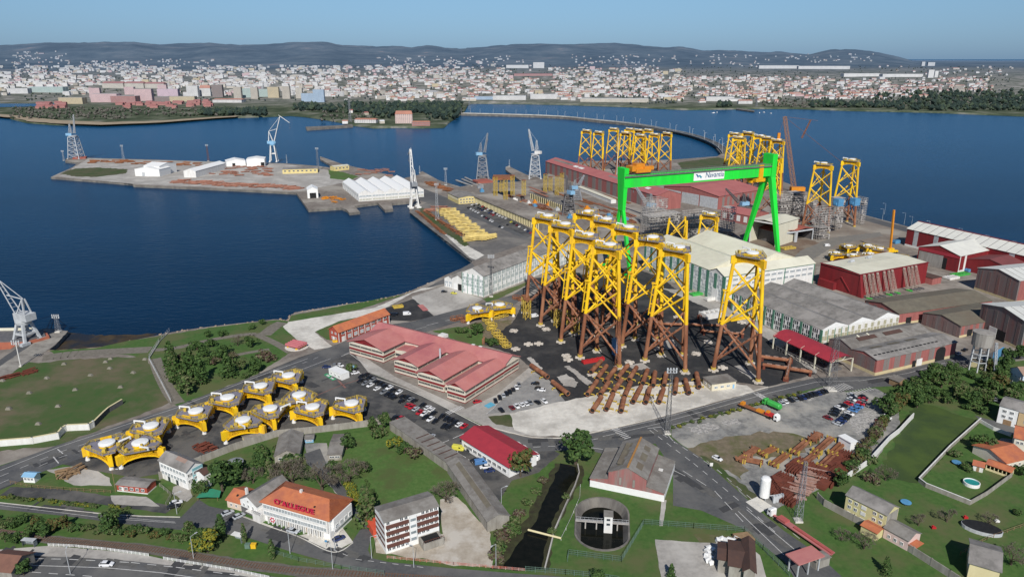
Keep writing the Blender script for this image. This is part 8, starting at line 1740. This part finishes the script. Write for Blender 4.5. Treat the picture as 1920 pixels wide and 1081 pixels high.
def tree_proto(kind, v):
 k = (kind, v)
 if k in TP: return TP[k]
 rr = random.Random(hash(kind)%1000*0+sum(map(ord,kind))+v*31); t = MB(); c = MB()
 if kind == 'conifer':
  t.tube((0,0,0),(0,0,.7),.035,6,.01); 
  lv = [(.0,0,.08+.9*i/9,.30*(1-i/9.6)**.8+.02,.085) for i in range(10)]; crown(c, lv+[(x+rr.uniform(-.06,.06),rr.uniform(-.06,.06),z,r*.9,h) for x,y,z,r,h in lv], 620, .045, rr)
 elif kind == 'cypress':
  t.tube((0,0,0),(0,0,.5),.04,6,.01); crown(c, [(0,0,.1+.085*i,.15*math.sin(PI*min(.95,(i+2.2)/12))**.7,.09) for i in range(10)], 420, .04, rr)
 elif kind == 'bare':
  tips = []
  def br(p, d, l, r, dep):
   q = p+d*l; t.tube(p, q, r, 4, r*.6, cap=False)
   if dep == 0: tips.append(q); return
   for _ in range(3): nd = (d+Vector((rr.gauss(0,.55),rr.gauss(0,.55),rr.gauss(.1,.3)))).normalized(); br(q, nd, l*rr.uniform(.6,.8), r*.55, dep-1)
  for i in range(4): a = i*PI/2+rr.random(); br(Vector((0,0,.12)), Vector((math.cos(a)*.6,math.sin(a)*.6,.8)).normalized(), .25, .022, 4)
  t.tube((0,0,0),(0,0,.15),.045,6,.035)
  for q in tips: 
   for _ in range(2): d = Vector((rr.gauss(0,1),rr.gauss(0,1),rr.gauss(.3,.8))).normalized()*.09; n = d.cross(Vector((0,0,1))).normalized()*.007; c.face([q-n, q+n, q+d])
 elif kind == 'shrub':
  t.tube((0,0,0),(0,0,.3),.05,5,.02); lobes = [(rr.uniform(-.3,.3),rr.uniform(-.3,.3),rr.uniform(.28,.6),rr.uniform(.22,.34),rr.uniform(.2,.34)) for _ in range(6)]; crown(c, lobes, 340, .085, rr)
 else:
  t.tube((0,0,0),(rr.uniform(-.03,.03),0,.4),.035,6,.022); lobes = []
  for i in range(9):
   a = rr.uniform(0,2*PI); d = rr.uniform(.05,.27); z = rr.uniform(.36,.8); lobes.append((d*math.cos(a),d*math.sin(a),z,rr.uniform(.13,.22),rr.uniform(.12,.19))); t.tube((0,0,.3),(d*math.cos(a),d*math.sin(a),z),.018,4,.008,cap=False)
  crown(c, lobes, 760, .05, rr)
 TP[k] = (t.data('trunk', bark), c); return TP[k]
TC = {}
SETS = {'dark': (leaf_dark, leaf_mid, leaf_dark), 'mid': (leaf_mid, leaf_dark, leaf_olive), 'olive': (leaf_olive, leaf_mid, leaf_dark), 'yellow': (leaf_yellow, leaf_mid, leaf_yellow), 'bare': (leaf_bare, leaf_bare, leaf_bare), 'purple': (leaf_purple, leaf_olive, leaf_bare), 'rust': (leaf_rust, leaf_mid, leaf_rust)}
KN = {'conifer': ('conifer_tree','conifer'), 'cypress': ('cypress_tree','cypress'), 'bare': ('bare_tree','bare tree'), 'shrub': ('garden_shrub','shrub'), 'broad': ('broadleaf_tree','tree')}
def tree(kind, col, p, h, label, grp=None, wide=1.0):
 v = R.randrange(3); tk, c = tree_proto(kind, v); k = (kind, v, col)
 if k not in TC: TC[k] = c.data('crown', SETS[col])
 n, cat = KN[kind]; t = T(n, label, cat, (*G(*p),0), R.uniform(0,6.28), grp); t.scale = (h*wide,h*wide,h); add('trunk', tk, t); add('crown', TC[k], t)
park = 'in the park beside the left field'
for i, (k, c, p, h, w_) in enumerate([('conifer','dark',(322,686),13,1.1),('conifer','mid',(327,705),13,1.1),('conifer','dark',(360,705),15,1.1),('conifer','dark',(378,718),15,.9),('conifer','mid',(348,700),11,1),('conifer','dark',(429,706),12,1.25),('conifer','dark',(476,699),9,1.2)]): tree(k, c, p, h, 'tall dark conifer '+['at the upper left of the park clump','in the left front of the park clump','rising in the middle of the park clump','at the right edge of the park clump','behind the left conifers of the park clump','standing alone right of the park clump','at the right end of the park by the road'][i], None, w_)
for k, c, p, h, w_, lab in [('broad','mid',(333,722),9,1.2,'round green tree at the foot of the conifer clump'),('broad','olive',(352,740),10,1.3,'pale olive round tree nearest the road in the park'),('broad','olive',(450,695),8,1.1,'olive tree right of the solitary conifer'),('shrub','mid',(460,708),4,1,'small bush on the park verge'),('shrub','purple',(405,684),5,1,'purple-leaved bush in the park border'),('shrub','purple',(436,674),5,1,'purple bush behind the solitary conifer'),('shrub','purple',(343,676),5,1,'purple bush behind the conifer clump'),('shrub','purple',(494,676),7,1.2,'brownish bush cluster by the road island'),('shrub','purple',(507,678),6,1,'second brownish bush by the road island'),('bare','bare',(446,648),7,1,'small bare tree on the upper park lawn'),('broad','dark',(482,697),8,1,'dark round tree at the road corner of the park')]: tree(k, c, p, h, lab, None, w_)
for p, h in [((389,632),5),((419,630),5),((370,656),7),((397,650),6),((407,671),7),((424,663),6),((474,650),6),((472,617),4),((493,608),4),((385,668),6),((463,640),4),((395,684),5)]: tree('shrub','dark',p,h,'clipped dark bush dotted over the park lawn','bushes on the park lawn')
for p, h, c in [((895,628),6,'dark'),((870,625),5,'mid'),((925,648),6,'dark'),((914,642),4,'olive'),((860,624),4,'mid'),((880,633),3,'olive'),((897,620),6,'dark'),((888,616),4,'olive'),((660,697),5,'olive'),((655,693),4,'mid')]: tree('shrub',c,p,h,'shrub by the site cabin' if p[0] < 700 else 'shrub in the planted bed behind the offices','shrubs by the site cabin' if p[0] < 700 else 'shrubs behind the offices')
tree('broad','dark',(1079,870),16,'big dense dark green tree at the head of the stream',None,1.05); tree('broad','rust',(976,893),13,'tree with rusty red and green foliage at the end of the clinic',None,1.0)
for k, c, p, h, w_, lab in [('cypress','dark',(416,1005),9,1.3,'dark cypress at the garden corner opposite the orange annex'),('cypress','olive',(459,1017),8,.8,'thin olive cypress beside the small white shelter'),('cypress','mid',(511,1048),8,1.0,'cypress by the railway opposite the hotel'),('broad','dark',(417,922),13,1.2,'big dark tree between the teal house and the hotel'),('broad','dark',(437,905),10,1.1,'dark tree behind the big one beside the teal house'),('cypress','dark',(367,924),6,1.3,'dark clipped bush at the teal house yard'),('cypress','olive',(507,895),9,1.5,'olive cone-shaped tree in the cottage garden'),('broad','dark',(487,886),10,.9,'slender dark tree left of the olive cone tree'),('broad','mid',(383,928),6,1,'leafy bush beside the teal house yard'),('bare','bare',(548,905),11,1.3,'broad bare tree behind the hotel, left one'),('bare','bare',(604,918),11,1.3,'broad bare tree behind the hotel, right one'),('bare','bare',(528,900),9,1.2,'bare tree above the white gabled house'),('bare','bare',(655,902),10,1.3,'spreading bare tree at the edge of the big garden'),('broad','dark',(650,842),8,1.1,'dark round tree beside the narrow grey shed house'),('shrub','mid',(548,872),6,1.2,'green bush in front of the cottage'),('conifer','olive',(689,980),14,1.1,'olive-brown fir beside the apartment block'),('bare','bare',(836,940),9,1.2,'bare tree above the rubble lot'),
  ('shrub','dark',(625,882),5,1,'dark bush at the garden lane, upper'),('shrub','olive',(630,898),5,1,'olive bush at the garden lane, lower'),('shrub','dark',(685,885),5,1,'dark bush right of the spreading bare tree'),('shrub','olive',(677,883),5,1,'yellow-green bush beside the spreading bare tree'),('broad','mid',(697,806),7,.9,'green tree behind the concrete wall, left one'),('broad','mid',(720,802),8,.9,'green tree behind the concrete wall, right one'),('shrub','olive',(710,820),6,1.2,'olive bush under the trees by the wall'),('shrub','yellow',(741,842),6,1.1,'yellowish bush along the long shed'),('shrub','dark',(758,850),5,1.3,'dark hedge bush along the long shed, upper'),('shrub','purple',(775,858),5,1.3,'brown hedge bush along the long shed, lower'),('shrub','olive',(515,850),4,1,'olive bush beside the cottage roof'),('shrub','mid',(492,855),6,1.1,'green bush behind the cottage garden'),('bare','bare',(475,905),8,1,'grey bare bush beside the hotel house')]: tree(k, c, p, h, lab, None, w_)
for i in range(9): p = lerp((652,912),(672,948),i/8); tree('shrub','yellow',(p[0]+R.uniform(-4,4),p[1]),3.2,'yellow flowering bush in the garden strip by the fir','yellow bushes in the garden',1.0)
for i in range(14): p = lerp((685,900),(705,935),R.random()); tree('shrub','mid',(p[0]+R.uniform(-3,3),p[1]),1.4,'cabbage plant in the vegetable rows of the garden','vegetables in the garden',1.0)
for i in range(46):
 u = i/45; p = lerp((-10,985),(400,1016),u); p = (p[0], p[1]+R.uniform(-11,3)); h = R.choice((2,2.5,3,3.5,5.5)); c = R.choice(('olive','mid','dark','rust','olive'))
 tree('shrub' if h < 5 else 'broad', c, p, h, f'{"low scrub bush" if h < 5 else "small tree"} in the belt between the village road and the railway', ('scrub' if h < 5 else 'small trees')+' between road and railway', 1.15)
for p, h, c in [((200,998),8,'dark'),((212,990),7,'mid'),((30,1018),5,'dark'),((52,1012),5,'mid'),((80,1008),6,'dark'),((10,1016),4,'olive'),((390,1035),8,'yellow'),((370,1036),6,'yellow'),((405,1020),5,'mid'),((45,1078),6,'dark')]: tree('broad',c,p,h,'leafy tree beside the railway in the lower left','leafy trees beside the railway',1.15)
for i in range(40): p = lerp((-5,931),(240,957),R.random()); tree('shrub','yellow' if R.random() < .5 else 'olive',(p[0],p[1]+R.uniform(-3,3)),1.5,'gorse bush along the verge of the village road','gorse along the village road',1.2)
THK = [(1660,772),(1672,760),(1690,752),(1705,742),(1715,735),(1730,728),(1745,722),(1755,712),(1770,706),(1790,700),(1740,738),(1725,748),(1760,730),(1708,755),(1778,720),(1695,768),(1845,716),(1860,726),(1872,738),(1850,745),(1885,745),(1900,758),(1840,732),(1875,712),(1865,700),(1890,690),(1905,675),(1915,668),(1820,760),(1800,748),(1835,750),(1812,738),(1915,735),(1905,745),(1790,712),(1850,762),(1680,775),(1668,785),(1718,762),(1750,748),(1770,745),(1740,755),(1790,735),(1805,722),(1780,755),(1735,712),(1760,700),(1700,728),(1715,722),(1820,705),(1850,690),(1870,685),(1690,740),(1815,770),(1840,775)]
for i, p in enumerate(THK): tree('broad' if i < 40 else 'shrub', R.choice(('dark','mid','olive','mid','rust','dark')) if i > 3 else 'dark', (p[0]+R.uniform(-6,6),p[1]+R.uniform(-3,4)), R.uniform(6,10.5) if i < 40 else R.uniform(3.5,5.5), 'dark tree in the thicket between the car park and the right-hand houses' if i < 40 else 'bush in the thicket between the car park and the right-hand houses', 'trees of the thicket' if i < 40 else 'bushes of the thicket', 1.1)
for i in range(26): p = lerp((1660,790),(1592,888),i/25); tree('shrub', R.choice(('purple','olive','rust','dark')), (p[0]+R.uniform(-5,6),p[1]+R.uniform(-3,3)), R.uniform(3,5), 'brown and olive bush in the hedge along the gravel car park', 'hedge along the gravel car park', 1.1)
for i in range(22): p = lerp((1262,802),(1500,738),i/21); tree('shrub', R.choice(('olive','yellow')), (p[0]+R.uniform(-3,3),p[1]+R.uniform(-1,2)), 1.9, 'low olive bush in the strip between road and gravel lot', 'low bushes beside the shipyard road', 1.3)
for p, h, k, c, lab in [((1832,842),8,'broad','mid','round green tree at the top of the villa lawn'),((1856,848),7,'broad','olive','olive tree next to the round one on the villa lawn'),((1790,857),4,'shrub','olive','pale bush by the left wall of the villa lawn'),((1812,882),4,'shrub','mid','bush beside the little garden hut'),((1886,858),3,'shrub','mid','low bush by the gravel lane of the villa'),((1660,900),7,'bare','bare','pinkish bare tree at the top of the yellow flats garden'),((1632,904),5,'shrub','purple','brown bush left of the pinkish bare tree'),((1572,912),8,'broad','dark','dark tree at the back corner of the yellow flats'),((1578,1012),5,'bare','bare','sparse young tree on the lawn below the wall, left'),((1620,1028),7,'bare','bare','bare tree on the lawn below the wall, right'),((1660,1075),6,'conifer','mid','bluish young fir on the bottom right lawn'),((1895,1058),8,'bare','bare','bare fruit tree at the bottom right'),((1722,985),5,'bare','bare','small bare fruit tree below the trampoline'),((1775,978),6,'bare','bare','small bare fruit tree left of the covered pool'),((1855,982),5,'bare','bare','small bare fruit tree above the covered pool'),((1258,1083),5,'conifer','dark','dark small conifer at the lower edge of the waterworks lawn'),((1120,1085),4,'shrub','dark','dark bush at the road fence below the basin'),((1632,870),5,'shrub','olive','hedge bush at the wall corner of the car park'),((1605,958),4,'shrub','dark','dark bush in the shade of the yellow flats'),((1905,965),3,'shrub','mid','small bush on the far right lawn'),((1915,890),5,'shrub','dark','dark bush behind the villa pavilion')]: tree(k, c, p, h, lab, None, 1.1)
for p, h, c in [((962,985),4,'olive'),((975,970),4,'bare'),((945,1015),5,'purple'),((935,1035),5,'olive'),((990,945),3.5,'olive'),((1005,925),3,'olive'),((1018,905),3,'purple'),((930,1050),4,'purple'),((955,1000),4,'olive'),((970,1000),3,'mid'),((1035,1000),2.5,'olive'),((1060,935),2.5,'olive')]: tree('shrub', 'purple' if c == 'bare' else c, p, h, 'brownish waterside bush on the bank of the stream', 'bushes on the stream bank', 1.2)
